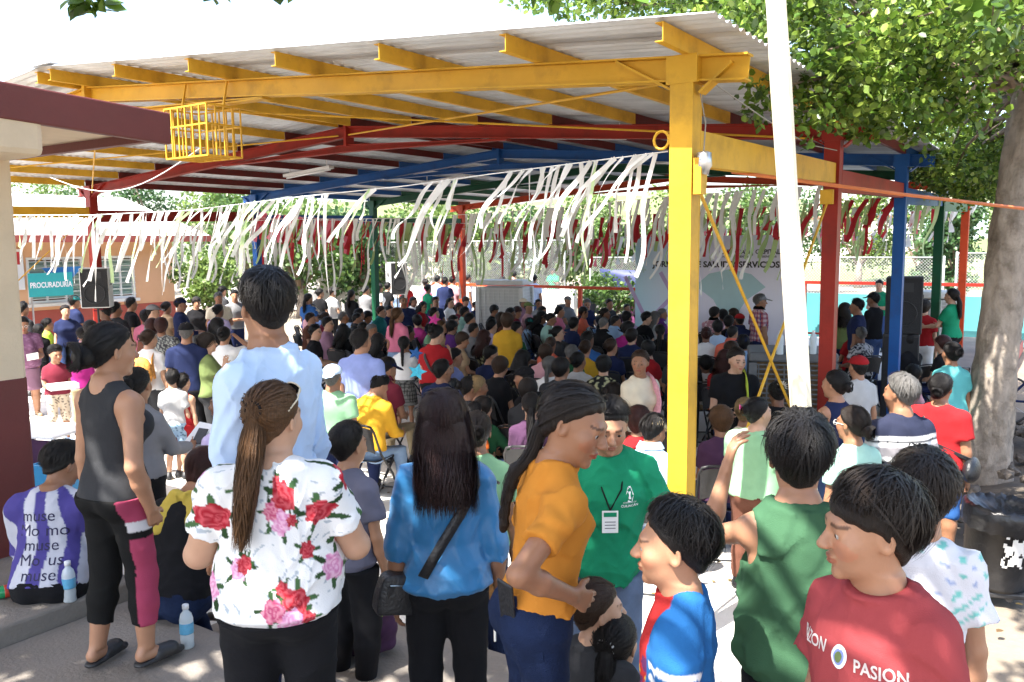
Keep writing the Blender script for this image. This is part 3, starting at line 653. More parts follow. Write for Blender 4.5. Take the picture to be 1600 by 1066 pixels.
# --- tree above and behind the photographer: its leaves hang into the top of the frame and dapple the walkway
near = thing('overhead_tree', 'tree overhead whose leaves hang into the top edge of the frame', 'tree', (2.6, -1.6, FZ))
b1 = np.array([2.6, -1.6, FZ])
bump_trunk([(0, 0, -.05), (-.05, 0, 1), (-.1, .05, 2.2), (-.25, .1, 3.4), (-.5, .15, 4.6)], [.27, .22, .2, .18, .15]).build('trunk', M_bark, near, True)
cl = []
for k in range(105):
    cl.append((np.array([NR.uniform(-6.8, 2.4), NR.uniform(-3.4, .95), NR.uniform(4.6, 6.0)]), NR.uniform(.42, .70)))
for k in range(34):  # unseen clusters added to the crown to shade the ground at right
    cl.append((np.array([NR.uniform(-.7, 3.0), NR.uniform(1.6, 5.4), NR.uniform(4.9, 6.0)]), NR.uniform(.42, .66)))
n_shade = len(cl)
for (px, py, dep, r) in ((150, -12, 3.0, .05), (130, -16, 3.0, .05), (170, -3, 3.0, .035), (868, -12, 3.0, .05), (885, -4, 3.0, .03), (1010, -14, 3.2, .05), (340, -22, 3, .04), (450, -26, 3, .05), (1520, 20, 3.6, .10), (1560, 55, 3.6, .12), (1590, 20, 3.4, .12)):
    cl.append((atd(px, py, dep), r))
P = []; P2 = []; br = MB(); top = np.array((-.5, .15, 4.6))
for ic, (c, r) in enumerate(cl):
    n_ = int(170 * (r / .5) ** 2) + 9; (P if ic < n_shade else P2).append(blob(c, (r, r, r * .7), n_, NR, .2)); q = c - b1
    m_ = np.array([q[0], q[1], max(q[2], 4.9)])
    pp, rr = branch(top, m_, .035, .012, .2, 6, .08); br.tube(pp, rr, 5)
    if q[2] < 4.5: br.tube([m_, m_ * .5 + q * .5 + np.array([.03, 0, 0]), q], [.012, .006, .003], 4)
obj('crown', leaf_mesh('crown', np.concatenate(P) - b1, .145, GREENS, .6), near)
obj('hanging_leaves', leaf_mesh('hanging_leaves', np.concatenate(P2) - b1, .065, GREENS, .5), near)['kind'] = 'stuff'
br.build('twigs', M_bark2, near, True)['kind'] = 'stuff'
# --- belt of trees beyond the court
BG = [[(0.075, 0.14, 0.03), (0.10, 0.17, 0.035), (0.055, 0.11, 0.025)], [(0.13, 0.20, 0.045), (0.17, 0.24, 0.06), (0.10, 0.17, 0.04)], [(0.045, 0.10, 0.035), (0.06, 0.13, 0.045), (0.08, 0.15, 0.05)]]
def bgtree(label, px, dep, h, w, tone, n=3200, size=.19, z0=FZ, group='trees beyond the court', low=.22):
    p = atd(px, 400, dep); base = np.array([p[0], p[1], z0]); t = thing('tree', label, 'tree', base, 0, group)
    rn = np.random.RandomState(int(px * 7 + dep)); nb = 9; P = []; br = MB()
    for k in range(nb):
        a = rn.uniform(0, 6.28); rr = w * rn.uniform(.1, .6); zc = h * rn.uniform(low, .86); r = w * rn.uniform(.34, .52)
        c = np.array([rr * math.cos(a), rr * math.sin(a), zc]); P.append(blob(c, (r, r, r * .75), n // nb, rn, .3))
        br.tube([(0, 0, h * .2), tuple(c * .5 + np.array([0, 0, h * .18])), tuple(c)], [w * .035, w * .02, w * .008], 5)
    obj('crown', leaf_mesh('crown', np.concatenate(P), size, BG[tone], .4, rn), t)
    MB().tube([(0, 0, -.05), (.05, 0, h * .15), (0, .05, h * .3)], [w * .07, w * .055, w * .045], 8).build('trunk', M_bark, t, True); br.build('limbs', M_bark2, t, True)
    return t
for a in (('dark green tree behind the fence left of the blue far column', 395, 36, 5.4, 3.0, 0), ('bright yellow-green tree rising behind the classroom roof', 345, 44, 7.4, 3.6, 1), ('blue-green tree top behind the classroom ridge', 250, 50, 8.0, 4.0, 2),
          ('leafy tree behind the fence right of the blue far column', 470, 32, 4.6, 2.8, 0), ('yellow-green tree behind the fence under the paper streamers', 540, 36, 5.2, 3.0, 1), ('dense dark tree just left of the green far column', 570, 33, 4.2, 2.4, 2),
          ('round pale tree between the green and orange far columns', 660, 46, 6.8, 3.4, 1), ('low dark tree behind the far loudspeaker', 630, 34, 3.8, 2.6, 0), ('scrubby bright tree right of the orange far column', 745, 36, 4.4, 2.8, 1), ('dark scrubby tree behind the white air cooler', 800, 38, 5.4, 3.0, 2),
          ('mid green tree behind the man in green at the far end', 870, 36, 4.4, 2.8, 0), ('pale green tree over the navy tarpaulin', 930, 40, 5.6, 3.2, 1), ('dark green bush left of the printed backdrop', 985, 33, 3.4, 2.4, 0), ('tree showing over the top of the printed backdrop', 1060, 42, 6.0, 3.4, 1),
          ('leafy tree behind the backdrop by the white post', 1150, 38, 5.4, 3.0, 0), ('tall tree behind the lettering of the backdrop', 1225, 44, 6.0, 3.4, 2), ('pale tree between the red and blue right columns', 1345, 48, 5.6, 3.4, 1), ('dark tree between the blue and green right columns', 1440, 46, 5.2, 3.0, 0),
          ('small tree behind the far orange right column', 1500, 34, 4.4, 1.9, 2), ('tree at the far right edge beyond the trunk', 1620, 40, 5.4, 3.2, 0), ('yellow-green tree far behind the veranda pillar', 60, 48, 7.6, 3.8, 1), ('green tree far behind the yellow tie beam', 130, 46, 6.4, 3.4, 2)):
    bgtree(*a)
bgtree('small pale shrub tree beside the classroom corner', 330, 21.5, 2.55, 1.15, 1, 3000, .10, low=.5)
bgtree('low bush behind the orange railing right of the man in green', 960, 27, 1.6, 1.5, 0, 2600, .12, low=.3)
bgtree('low bush left of the backdrop behind the fence', 1020, 28, 1.5, 1.5, 1, 2400, .12, low=.3)
# --- hill with houses
hv = []; hn = 60
def hz(x, y):
    d = max(0, y - 55 + .25 * abs(x + 20)); return FZ - .2 + d * .075 + 1.6 * math.sin(x * .05 + y * .03) * min(1, d / 40) + .9 * math.sin(x * .13 - y * .07) * min(1, d / 30)
for i in range(hn + 1):
    for j in range(hn + 1):
        x = -230 + 360 * i / hn; y = 50 + 200 * j / hn; hv.append((x, y, hz(x, y)))
M_hill = mat('hill_scrub', (0.13, 0.16, 0.06), 0.95, 0.4, .08, 0.4, 1.0, dirt=(0.34, 0.28, 0.19), dscale=.06, damt=.8)
struct(obj('hill', mesh_from('hill', hv, [(i * (hn + 1) + j, (i + 1) * (hn + 1) + j, (i + 1) * (hn + 1) + j + 1, i * (hn + 1) + j + 1) for i in range(hn) for j in range(hn)], M_hill, True)))
hcols = [(0.68, 0.64, 0.58), (0.62, 0.45, 0.33), (0.72, 0.70, 0.66), (0.45, 0.55, 0.58), (0.66, 0.58, 0.40)]
M_dark = mat('window_dark', (0.05, 0.06, 0.07), 0.2, 0.1); M_rtile = mat('clay_roof', (0.42, 0.16, 0.10), 0.85, 0.2, 2)
for k, (px, dep, w, h, txt) in enumerate(((1335, 66, 9, 3.2, 'long pale house with red roof edge on the hill between red and blue columns'), (1385, 80, 7, 3.4, 'ochre walled house on the hill left of the blue column'), (1362, 100, 8, 5.0, 'two storey white house higher up the hill'),
                                          (1450, 72, 8, 3.4, 'grey-blue house on the hill between blue and green columns'), (1432, 105, 7, 4.4, 'cream house high on the hill between the columns'), (1320, 110, 8, 4, 'white house high on the hill by the red column'), (690, 70, 8, 4.0, 'pale house glimpsed beyond the trees left of the orange far column'),
                                          (640, 95, 9, 4.4, 'white house far behind the round pale tree'), (835, 75, 9, 3.6, 'cream house far behind the white air cooler'), (70, 70, 9, 5.5, 'white house far behind the veranda pillar'))):
    p = atd(px, 400, dep); x, y = p[0], p[1]; z = hz(x, y) if y > 50 else FZ
    t = thing('house', txt, 'house', (x, y, z - .3), R(20 + 13 * (k % 3)), 'houses on the hill')
    mw = mat('house_wall%d' % (k % 5), hcols[k % 5], 0.85, 0.12, .6, dirt=(.4, .35, .3), dscale=.5)
    MB().box((0, 0, h / 2), (w, 5, h)).build('wall', mw, t)
    MB().box((0, 0, h + .08), (w + .5, 5.5, .16)).build('roof', M_rtile if k % 2 == 0 else mw, t)
    for q in range(3):
        wn = MB().box((-w * .32 + q * w * .32, -2.52, h * .58), (1.0, .06, 1.1)).build('window', mw, t); MB().box((-w * .32 + q * w * .32, -2.56, h * .58), (.8, .03, .9)).build('pane', M_dark, wn)
    MB().box((w * .16, -2.52, 1.0), (.9, .06, 2.0)).build('door', M_dark, t)
# --- rubble behind the trash can
M_rock = mat('dark_stone', (0.085, 0.07, 0.058), 0.9, 0.35, 4, 0.6, 10, dirt=(.2, .17, .14), dscale=3)
rub = thing('rubble_heap', 'heap of dark broken stones behind the trash can and tree', 'rubble', (0.2, 10.6, FZ - .06))
stones = []
for k in range(7):
    bm = bmesh.new(); bmesh.ops.create_icosphere(bm, subdivisions=1, radius=1)
    rr = random.Random(k)
    for v in bm.verts: v.co = Vector((v.co.x * rr.uniform(.7, 1.2), v.co.y * rr.uniform(.6, 1.1), v.co.z * rr.uniform(.4, .8)))
    me = bpy.data.meshes.new('stone'); bm.to_mesh(me); bm.free(); me.materials.append(M_rock); stones.append(me)
hb = MB(); 
for i in range(15):
    for j in range(15):
        x = -1.3 + 4.6 * i / 14; y = -2.4 + 7 * j / 14; e = min(i, 14 - i, j, 14 - j) / 4
        hb.v.append((x, y, min(1, e) * (.32 + .12 * math.sin(x * 3 + y * 2) + .05 * rnd.uniform(-1, 1)) + .02))
hb.f = [(i * 15 + j, (i + 1) * 15 + j, (i + 1) * 15 + j + 1, i * 15 + j + 1) for i in range(14) for j in range(14)]
hb.build('earth', mat('dark_earth', (.10, .08, .06), .95, .3, 3, .8, 9), rub, True)
for k in range(230):
    x = rnd.uniform(-1.1, 3.0); y = rnd.uniform(-2.2, 3.5) ; s = rnd.uniform(.04, .11)
    o = obj('stone', stones[k % 7], rub, (x, y, .34 + .12 * math.sin(x * 3 + y * 2) - .03 if abs(y) < 1.8 else .2)); o.scale = (s, s, s); o.rotation_euler = (rnd.uniform(-.4, .4), rnd.uniform(-.4, .4), rnd.uniform(0, 6))
# fallen leaves and scraps on the sunlit court
P = np.column_stack([NR.uniform(-9, 2, 420), NR.uniform(3.0, 8.5, 420), np.full(420, FZ + .012)])
P = P[(P[:, 1] > 3.9) | (P[:, 0] > -.7)]
lf = leaf_mesh('fallen_leaves', P, .05, [(.22, .15, .06), (.30, .22, .09), (.16, .10, .05)], .97); tag(obj('fallen_leaves', lf), 'dry fallen leaves scattered on the ground', 'leaves', kind='stuff')

# ---------------------------------------------------------------- paper streamer garlands
def paper(nm, c): return mat('crepe_' + nm, c, 0.75, 0.08, 6, 0.2, 30, ttrans=0.35)
PW, PG, PR_, PGR, PP = paper('white', (.74, .74, .72)), paper('lime', (.55, .72, .38)), paper('red', (.45, .02, .03)), paper('green', (.40, .52, .22)), paper('pink', (.75, .16, .22))
def streamer_meshes(m, n, w, L_, lean, seed, droop=0.0):
    out = []; rr = random.Random(seed)
    for k in range(n):
        V = []; ns = 16; tw = rr.uniform(-3.4, 3.4); ph = rr.uniform(0, 6); ln = lean * rr.uniform(.3, 1.7); amp = rr.uniform(.01, .05); ll = L_ * rr.uniform(.4, 1.45); ww = w * rr.uniform(.6, 1.3); fl = rr.uniform(-.4, .4); cv = rr.uniform(.08, .42); fq = rr.uniform(3, 9)
        x = 0.0; z = 0.0; y = 0.0
        for i in range(ns + 1):
            t = i / ns; ang = ln * (1 - .45 * t) + cv * math.sin(ph + t * fq) * (.25 + t); st = ll / ns
            if i: x += math.sin(ang) * st; z -= math.cos(ang) * st; y += fl * st * .5 * math.sin(ph + t * 4)
            a = tw * t + .5 * math.sin(ph + 3 * t); wx = math.cos(a) * ww / 2; wy = math.sin(a) * ww / 2
            V += [(x - wx * math.cos(ang), y - wy, z - wx * math.sin(ang)), (x + wx * math.cos(ang), y + wy, z + wx * math.sin(ang))]
        out.append(mesh_from('streamer', V, [(2 * i, 2 * i + 1, 2 * i + 3, 2 * i + 2) for i in range(ns)], m, True))
    return out
def garland(label, pts, n, mats_, w, L_, lean, seed, skip=None):
    pts = [np.asarray(p, float) for p in pts]; t = thing('paper_garland', label, 'garland', pts[0], 0, 'paper streamer garlands')
    d = pts[-1] - pts[0]; rz = math.atan2(d[1], d[0]); ca, sa = math.cos(-rz), math.sin(-rz); t.rotation_euler = (0, 0, rz)
    loc = []
    for p in pts:
        q = p - pts[0]; loc.append(np.array([q[0] * ca - q[1] * sa, q[0] * sa + q[1] * ca, q[2]]))
    fine = []; seglen = [0]
    for a, b in zip(loc, loc[1:]):
        for k in range(8): fine.append(a + (b - a) * k / 8)
    fine.append(loc[-1]); fine = np.array(fine); cum = np.concatenate([[0], np.cumsum(np.linalg.norm(np.diff(fine, axis=0), axis=1))])
    MB().tube(fine, 0.004, 4).build('string', M_white, t)
    ms = [streamer_meshes(m, 7, w, L_, lean, seed + i) for i, m in enumerate(mats_)]; rr = random.Random(seed)
    for k in range(n):
        s = cum[-1] * min(.998, max(.002, (k + rr.uniform(-.9, 1.9)) / n))
        if skip and skip(s / cum[-1]): continue
        p = [np.interp(s, cum, fine[:, j]) for j in range(3)]
        g = ms[rr.randrange(len(ms))]; o = obj('streamer', g[rr.randrange(len(g))], t, p); o.rotation_euler = (rr.uniform(-.15, .15), 0, rr.uniform(-.5, .5)); e = rr.uniform(.75, 1.2); o.scale = (1, 1, e)
garland('long white paper streamer garland from the left pillar to the yellow column', [atd(-60, 318, 8.6), atd(150, 322, 8.3), atd(300, 318, 8.0), atd(480, 300, 7.4), atd(640, 287, 6.9), atd(768, 272, 6.4), atd(900, 258, 5.9), atd(1050, 242, 5.35)], 150, [PW, PW, PW, PW, PW, PW, PG], .032, .58, -.6, 1, skip=lambda u: .57 < u < .625 or .65 < u < .715 or .76 < u < .815)
garland('shaded white paper streamer garland hanging across the middle of the canopy', [atd(250, 345, 15), atd(430, 335, 14.5), atd(640, 338, 13.5), atd(850, 328, 12.5), atd(1060, 312, 11.5), atd(1300, 300, 10.2)], 140, [PW], .05, .85, -.22, 22)
garland('dark red paper streamer garland across the far half of the canopy', [atd(405, 332, 17.2), atd(700, 348, 16.0), atd(900, 345, 15.0), atd(1060, 338, 14), atd(1240, 330, 12.6), atd(1410, 320, 12.0)], 130, [PR_, PR_, PR_, PGR], .062, .75, -.32, 33)
garland('pale green paper streamer garland near the printed backdrop', [atd(720, 356, 18.5), atd(900, 358, 17), atd(1080, 350, 16), atd(1300, 340, 14.5), atd(1480, 325, 14)], 110, [PGR, PG, PW], .06, .75, -.25, 44)
garland('pink and white paper streamer garland at the far right end', [atd(900, 378, 21), atd(1200, 362, 20), atd(1420, 345, 19), atd(1530, 335, 18.5)], 90, [PP, PW, PR_], .09,.60, -.2, 55)
garland('red and pale streamer garland hung before the left blue column', [atd(400, 322, 18.6), atd(470, 332, 18.4), atd(560, 340, 18.2)], 26, [PP, PR_], .10, .75, -.4, 66)
# ---------------------------------------------------------------- people: implicit surfaces meshed with surface nets
A_ = lambda *v: np.array(v, dtype=np.float32)
def unit(v): v = np.asarray(v, float); return v / (np.linalg.norm(v) + 1e-9)
class Pr:                      # a primitive: distance function on its own box, blended with radius k
    __slots__ = ('f', 'lo', 'hi', 'k', 'op')
    def __init__(s, f, lo, hi, k=0.02, op=0): s.f, s.lo, s.hi, s.k, s.op = f, np.asarray(lo, float), np.asarray(hi, float), k, op
def rc(a, b, ra, rb, k=0.02, cut=None, flat=None, op=0):
    a = np.asarray(a, float); b = np.asarray(b, float); ab = b - a; L2 = float(ab @ ab) + 1e-9
    def f(X, Y, Z):
        x, y, z = X - a[0], Y - a[1], Z - a[2]
        t = np.clip((x * ab[0] + y * ab[1] + z * ab[2]) / L2, 0, 1)
        dx, dy, dz = x - t * ab[0], y - t * ab[1], z - t * ab[2]
        if flat is not None:       # flatten along a direction: (unit vector, factor)
            fd, ff = flat; w = dx * fd[0] + dy * fd[1] + dz * fd[2]
            dx = dx + fd[0] * w * (ff - 1); dy = dy + fd[1] * w * (ff - 1); dz = dz + fd[2] * w * (ff - 1)
        d = np.sqrt(dx * dx + dy * dy + dz * dz) - (ra + t * (rb - ra))
        if cut is not None:        # cut beyond parameter t
            L = math.sqrt(L2); w = (x * ab[0] + y * ab[1] + z * ab[2]) / L
            d = np.maximum(d, w - cut * L)
        return d
    m = max(ra, rb)
    return Pr(f, np.minimum(a, b) - m, np.maximum(a, b) + m, k, op)
def ell(c, r, k=0.02, M=None, op=0):
    c = np.asarray(c, float); r = np.asarray(r, float); Mi = None if M is None else np.asarray(M, float).T
    def f(X, Y, Z):
        x, y, z = X - c[0], Y - c[1], Z - c[2]
        if Mi is not None: x, y, z = (Mi[0, 0] * x + Mi[0, 1] * y + Mi[0, 2] * z, Mi[1, 0] * x + Mi[1, 1] * y + Mi[1, 2] * z, Mi[2, 0] * x + Mi[2, 1] * y + Mi[2, 2] * z)
        k0 = np.sqrt((x / r[0]) ** 2 + (y / r[1]) ** 2 + (z / r[2]) ** 2); k1 = np.sqrt((x / r[0] ** 2) ** 2 + (y / r[1] ** 2) ** 2 + (z / r[2] ** 2) ** 2) + 1e-6
        return k0 * (k0 - 1) / k1
    m = r if M is None else np.full(3, r.max())
    return Pr(f, c - m, c + m, k, op)
def loft(P0, X, Yf, Zu, T, tab, k=0.02, w0=0.0, w1=1.0, off=0.0, pw=2.25, flare=0.0):
    # tab rows: w, half width, half depth, forward offset
    P0 = np.asarray(P0, float); tab = np.asarray(tab, float)
    def f(x, y, z):
        x, y, z = x - P0[0], y - P0[1], z - P0[2]
        u = x * X[0] + y * X[1] + z * X[2]; v = x * Yf[0] + y * Yf[1] + z * Yf[2]; w = x * Zu[0] + y * Zu[1] + z * Zu[2]
        t = w / T; a = np.interp(t, tab[:, 0], tab[:, 1]) + off; b = np.interp(t, tab[:, 0], tab[:, 2]) + off; c = np.interp(t, tab[:, 0], tab[:, 3])
        if flare: fl = flare * np.clip((w0 + .25 - t) / .25, 0, 1); a = a + fl; b = b + fl
        q = (np.abs(u / a) ** pw + np.abs((v - c) / b) ** pw) ** (1 / pw)
        d = (q - 1) * np.minimum(a, b)
        return np.maximum(d, np.maximum((w0 - t) * T, (t - w1) * T))
    m = tab[:, 1:3].max() + off + flare + abs(tab[:, 3]).max()
    e0 = P0 + Zu * T * w0; e1 = P0 + Zu * T * w1
    return Pr(f, np.minimum(e0, e1) - m, np.maximum(e0, e1) + m, k)
def field(prims, lo, hi, h):
    n = np.maximum(4, np.ceil((hi - lo) / h).astype(int) + 1)
    ax = [(lo[i] + h * np.arange(n[i])).astype(np.float32) for i in range(3)]
    D = np.full(n, 0.2, dtype=np.float32)
    for p in prims:
        pad = p.k + 2.5 * h
        i0 = np.clip(np.floor((p.lo - pad - lo) / h).astype(int), 0, n); i1 = np.clip(np.ceil((p.hi + pad - lo) / h).astype(int) + 1, 0, n)
        if (i1 <= i0).any(): continue
        sl = tuple(slice(a, b) for a, b in zip(i0, i1))
        d = p.f(ax[0][sl[0], None, None], ax[1][None, sl[1], None], ax[2][None, None, sl[2]]).astype(np.float32)
        E = D[sl]; k = p.k
        if p.op == 0:
            hh = np.clip(k - np.abs(E - d), 0, None) / k; D[sl] = np.minimum(E, d) - hh * hh * k * .25
        elif p.op == 1:            # subtract
            d = -d; hh = np.clip(k - np.abs(E - d), 0, None) / k; D[sl] = np.maximum(E, d) + hh * hh * k * .25
        else:                      # displace within the box
            D[sl] = E + d
    return D, ax
def nets(D, lo, h):
    S = D < 0; nx, ny, nz = D.shape; cs = (nx - 1, ny - 1, nz - 1)
    acc = np.zeros(cs + (3,), np.float32); cnt = np.zeros(cs, np.float32); edges = []
    for a in range(3):
        s0 = [slice(None)] * 3; s1 = [slice(None)] * 3; s0[a] = slice(0, -1); s1[a] = slice(1, None)
        d0 = D[tuple(s0)]; d1 = D[tuple(s1)]; idx = np.argwhere(S[tuple(s0)] != S[tuple(s1)])
        if len(idx) == 0: edges.append((idx, None)); continue
        e0 = d0[tuple(idx.T)]; e1 = d1[tuple(idx.T)]; t = e0 / (e0 - e1)
        pos = idx.astype(np.float32); pos[:, a] += t
        edges.append((idx, e0 < 0)); o = [i for i in range(3) if i != a]
        for p in (0, 1):
            for q in (0, 1):
                c = idx.copy(); c[:, o[0]] -= p; c[:, o[1]] -= q
                ok = (c >= 0).all(1) & (c[:, 0] < cs[0]) & (c[:, 1] < cs[1]) & (c[:, 2] < cs[2]); c = c[ok]
                ci = np.ravel_multi_index(c.T, cs)
                for j in range(3): acc[..., j] += np.bincount(ci, weights=pos[ok][:, j], minlength=cnt.size).reshape(cs).astype(np.float32)
                cnt += np.bincount(ci, minlength=cnt.size).reshape(cs).astype(np.float32)
    m = cnt > 0; V = acc[m] / cnt[m][:, None]; id_ = np.full(cs, -1, np.int32); id_[m] = np.arange(m.sum()); Fs = []
    for a in range(3):
        idx, neg = edges[a]
        if neg is None: continue
        o = [(a + 1) % 3, (a + 2) % 3]
        ok = (idx[:, o[0]] > 0) & (idx[:, o[1]] > 0) & (idx[:, o[0]] < cs[o[0]]) & (idx[:, o[1]] < cs[o[1]]); idx = idx[ok]; neg = neg[ok]
        q = []
        for p, r in ((1, 1), (0, 1), (0, 0), (1, 0)):
            c = idx.copy(); c[:, o[0]] -= p; c[:, o[1]] -= r; q.append(id_[tuple(c.T)])
        q = np.stack(q, 1); q[~neg] = q[~neg][:, ::-1]; Fs.append(q)
    return V * h + np.asarray(lo, np.float32), (np.concatenate(Fs) if Fs else np.zeros((0, 4), np.int32))
def shape(prims, h, box=None):
    ad = [p for p in prims if p.op == 0]
    lo = np.min([p.lo for p in ad], 0) - 3 * h; hi = np.max([p.hi for p in ad], 0) + 3 * h
    if box is not None: lo = np.maximum(lo, box[0]); hi = np.minimum(hi, box[1])
    D, ax = field(prims, lo, hi, h)
    if box is not None:            # close the surface on the box faces
        D[0], D[-1], D[:, 0], D[:, -1], D[:, :, 0], D[:, :, -1] = .01, .01, .01, .01, .01, .01
    return nets(D, lo, h)
def folds(lo, hi, amp, freq, seed, stretch=(1, 1, 1)):
    rr = random.Random(seed); dirs = [(unit([rr.uniform(-1, 1) for _ in range(3)]), rr.uniform(0, 6), rr.uniform(.7, 1.4)) for _ in range(3)]
    rdg = [(unit([rr.uniform(-1, 1), rr.uniform(-1, 1), rr.uniform(.5, 1.3) * rr.choice([-1, 1])]), rr.uniform(0, 6), rr.uniform(.35, .7)) for _ in range(2)]
    def f(X, Y, Z):
        X, Y, Z = X * stretch[0], Y * stretch[1], Z * stretch[2]
        wx = X + .05 * np.sin(Y * freq * .6 + seed) + .04 * np.sin(Z * freq * .5); wy = Y + .05 * np.sin(Z * freq * .55 + 1.3 * seed); wz = Z + .05 * np.sin(X * freq * .6 + 2 * seed)
        s = 0
        for d, ph, m in dirs: s = s + np.sin((wx * d[0] + wy * d[1] + wz * d[2]) * freq * m + ph)
        r = 0
        for d, ph, m in rdg: q = 1 - np.abs(np.sin((wx * d[0] + wy * d[1] + wz * d[2]) * freq * m + ph)); q = q * q; r = r + q * q
        return amp * (s * .35 + .5 - 1.15 * r)
    return Pr(f, lo, hi, 0.0, 2)

def skin_mat(name, col):
    if name in MATS: return MATS[name]
    m = bpy.data.materials.new(name); m.use_nodes = True; nt = m.node_tree; N = nt.nodes; L = nt.links; b = N['Principled BSDF']
    at = N.new('ShaderNodeAttribute'); at.attribute_name = 'Col'; mx = N.new('ShaderNodeMix'); mx.data_type = 'RGBA'; mx.blend_type = 'MULTIPLY'; mx.inputs[0].default_value = 1
    mx.inputs[6].default_value = (*col, 1); L.new(at.outputs['Color'], mx.inputs[7])
    tc = N.new('ShaderNodeTexCoord'); nz = N.new('ShaderNodeTexNoise'); nz.inputs['Scale'].default_value = 14; nz.inputs['Detail'].default_value = 5; L.new(tc.outputs['Object'], nz.inputs['Vector'])
    mr = N.new('ShaderNodeMapRange'); mr.inputs[3].default_value = .82; mr.inputs[4].default_value = 1.16; L.new(nz.outputs['Fac'], mr.inputs[0])
    m2 = N.new('ShaderNodeMix'); m2.data_type = 'RGBA'; m2.blend_type = 'MULTIPLY'; m2.inputs[0].default_value = 1; L.new(mx.outputs[2], m2.inputs[6]); L.new(mr.outputs[0], m2.inputs[7]); L.new(m2.outputs[2], b.inputs['Base Color'])
    b.inputs['Roughness'].default_value = .46; b.inputs['Subsurface Weight'].default_value = .08; b.inputs['Subsurface Radius'].default_value = (.012, .005, .003); b.inputs['Specular IOR Level'].default_value = .4
    n3 = N.new('ShaderNodeTexNoise'); n3.inputs['Scale'].default_value = 220; bp = N.new('ShaderNodeBump'); bp.inputs['Strength'].default_value = .12; bp.inputs['Distance'].default_value = .003
    L.new(tc.outputs['Object'], n3.inputs['Vector']); L.new(n3.outputs['Fac'], bp.inputs['Height']); L.new(bp.outputs[0], b.inputs['Normal'])
    MATS[name] = m; return m
SKIN = [skin_mat('skin_tan', (.38, .195, .115)), skin_mat('skin_brown', (.28, .135, .075)), skin_mat('skin_light', (.50, .29, .19)), skin_mat('skin_deep', (.18, .085, .05))]
def cloth(nm, c, rough=.9, sheen=.02, var=.10): return mat('cloth_' + nm, tuple(k ** 1.04 for k in c), rough, var, 9, .25, 300, sheen=sheen, spec=.12)
def hairm(nm, c, rough=.42): return mat('hair_' + nm, tuple(k * .62 for k in c), rough, .5, 30, .5, 120, spec=.28, stretch=(6, 6, .6))
CL = {k: cloth(k, c) for k, c in dict(black=(.012, .012, .014), charcoal=(.04, .041, .045), grey=(.22, .22, .23), lightgrey=(.48, .48, .48), white=(.76, .76, .76), cream=(.68, .60, .46), navy=(.018, .026, .075), blue=(.04, .13, .36), skyblue=(.30, .45, .66),
      lightblue=(.48, .62, .82), periwinkle=(.26, .32, .62), teal=(.03, .20, .20), mint=(.36, .58, .50), green=(.015, .24, .12), darkgreen=(.02, .09, .04), olive=(.16, .21, .08), sage=(.25, .46, .27), yellow=(.62, .34, .03), mustard=(.52, .30, .03), orange=(.72, .16, .03), coral=(.68, .16, .10), red=(.33, .018, .022),
      darkred=(.22, .012, .02), maroon=(.20, .03, .05), pink=(.68, .20, .30), hotpink=(.55, .06, .28), palepink=(.68, .38, .42), magenta=(.40, .03, .22), purple=(.14, .05, .24), plum=(.075, .035, .075), mauve=(.30, .17, .24), lilac=(.52, .44, .66), brown=(.14, .06, .04), tan=(.45, .32, .2), khaki=(.38, .31, .2), denim=(.05, .085, .19), lightdenim=(.22, .32, .48), lime=(.45, .75, .08)).items()}
HR = {k: hairm(k, c) for k, c in dict(black=(.010, .008, .008), dark=(.020, .013, .010), brown=(.055, .027, .014), auburn=(.055, .014, .010), grey=(.20, .19, .18), blond=(.42, .27, .12), white=(.5, .48, .45), honey=(.13, .06, .022), redblack=(.030, .012, .011)).items()}
M_shoe = mat('shoe_black', (.02, .02, .022), .5, .1, 6); M_sole = mat('sandal_tan', (.30, .19, .11), .7, .15); M_eye = mat('eye_white', (.34, .31, .29), .15, .03); M_iris = mat('eye_iris', (.012, .008, .006), .08, .02); M_lens = mat('lens', (.02, .02, .02), .1, .02)

TAB = dict(   # w, half width, half depth, forward offset, for a height of 1.7 m
    m=[(0, .11, .10, -.005), (.10, .165, .115, -.008), (.22, .162, .112, 0), (.36, .150, .105, .006), (.50, .160, .112, .012), (.66, .176, .122, .012), (.77, .164, .110, .002), (.85, .118, .092, -.006), (.92, .080, .074, -.008), (1.0, .060, .062, -.004)],
    f=[(0, .11, .10, -.008), (.10, .178, .125, -.014), (.22, .165, .115, -.006), (.38, .135, .098, .004), (.52, .145, .108, .012), (.66, .156, .122, .020), (.77, .144, .100, .004), (.85, .102, .084, -.004), (.92, .070, .066, -.006), (1.0, .052, .054, -.004)],
    h=[(0, .12, .12, -.01), (.10, .225, .17, -.012), (.22, .225, .17, .012), (.36, .208, .165, .022), (.50, .198, .16, .024), (.66, .200, .155, .020), (.77, .180, .130, .0), (.86, .130, .105, -.010), (.93, .090, .085, -.012), (1.0, .064, .066, -.004)],
    c=[(0, .10, .095, -.005), (.10, .145, .10, -.005), (.22, .140, .10, .004), (.38, .130, .096, .010), (.52, .138, .10, .010), (.66, .148, .104, .008), (.77, .138, .094, .0), (.85, .098, .080, -.005), (.92, .068, .064, -.006), (1.0, .050, .052, -.003)])
def rotm(yaw, pitch, roll=0):      # yaw about z (left +), pitch forward-down +, roll right-down +
    return np.array((Matrix.Rotation(yaw, 3, 'Z') @ Matrix.Rotation(-pitch, 3, 'X') @ Matrix.Rotation(roll, 3, 'Y')))
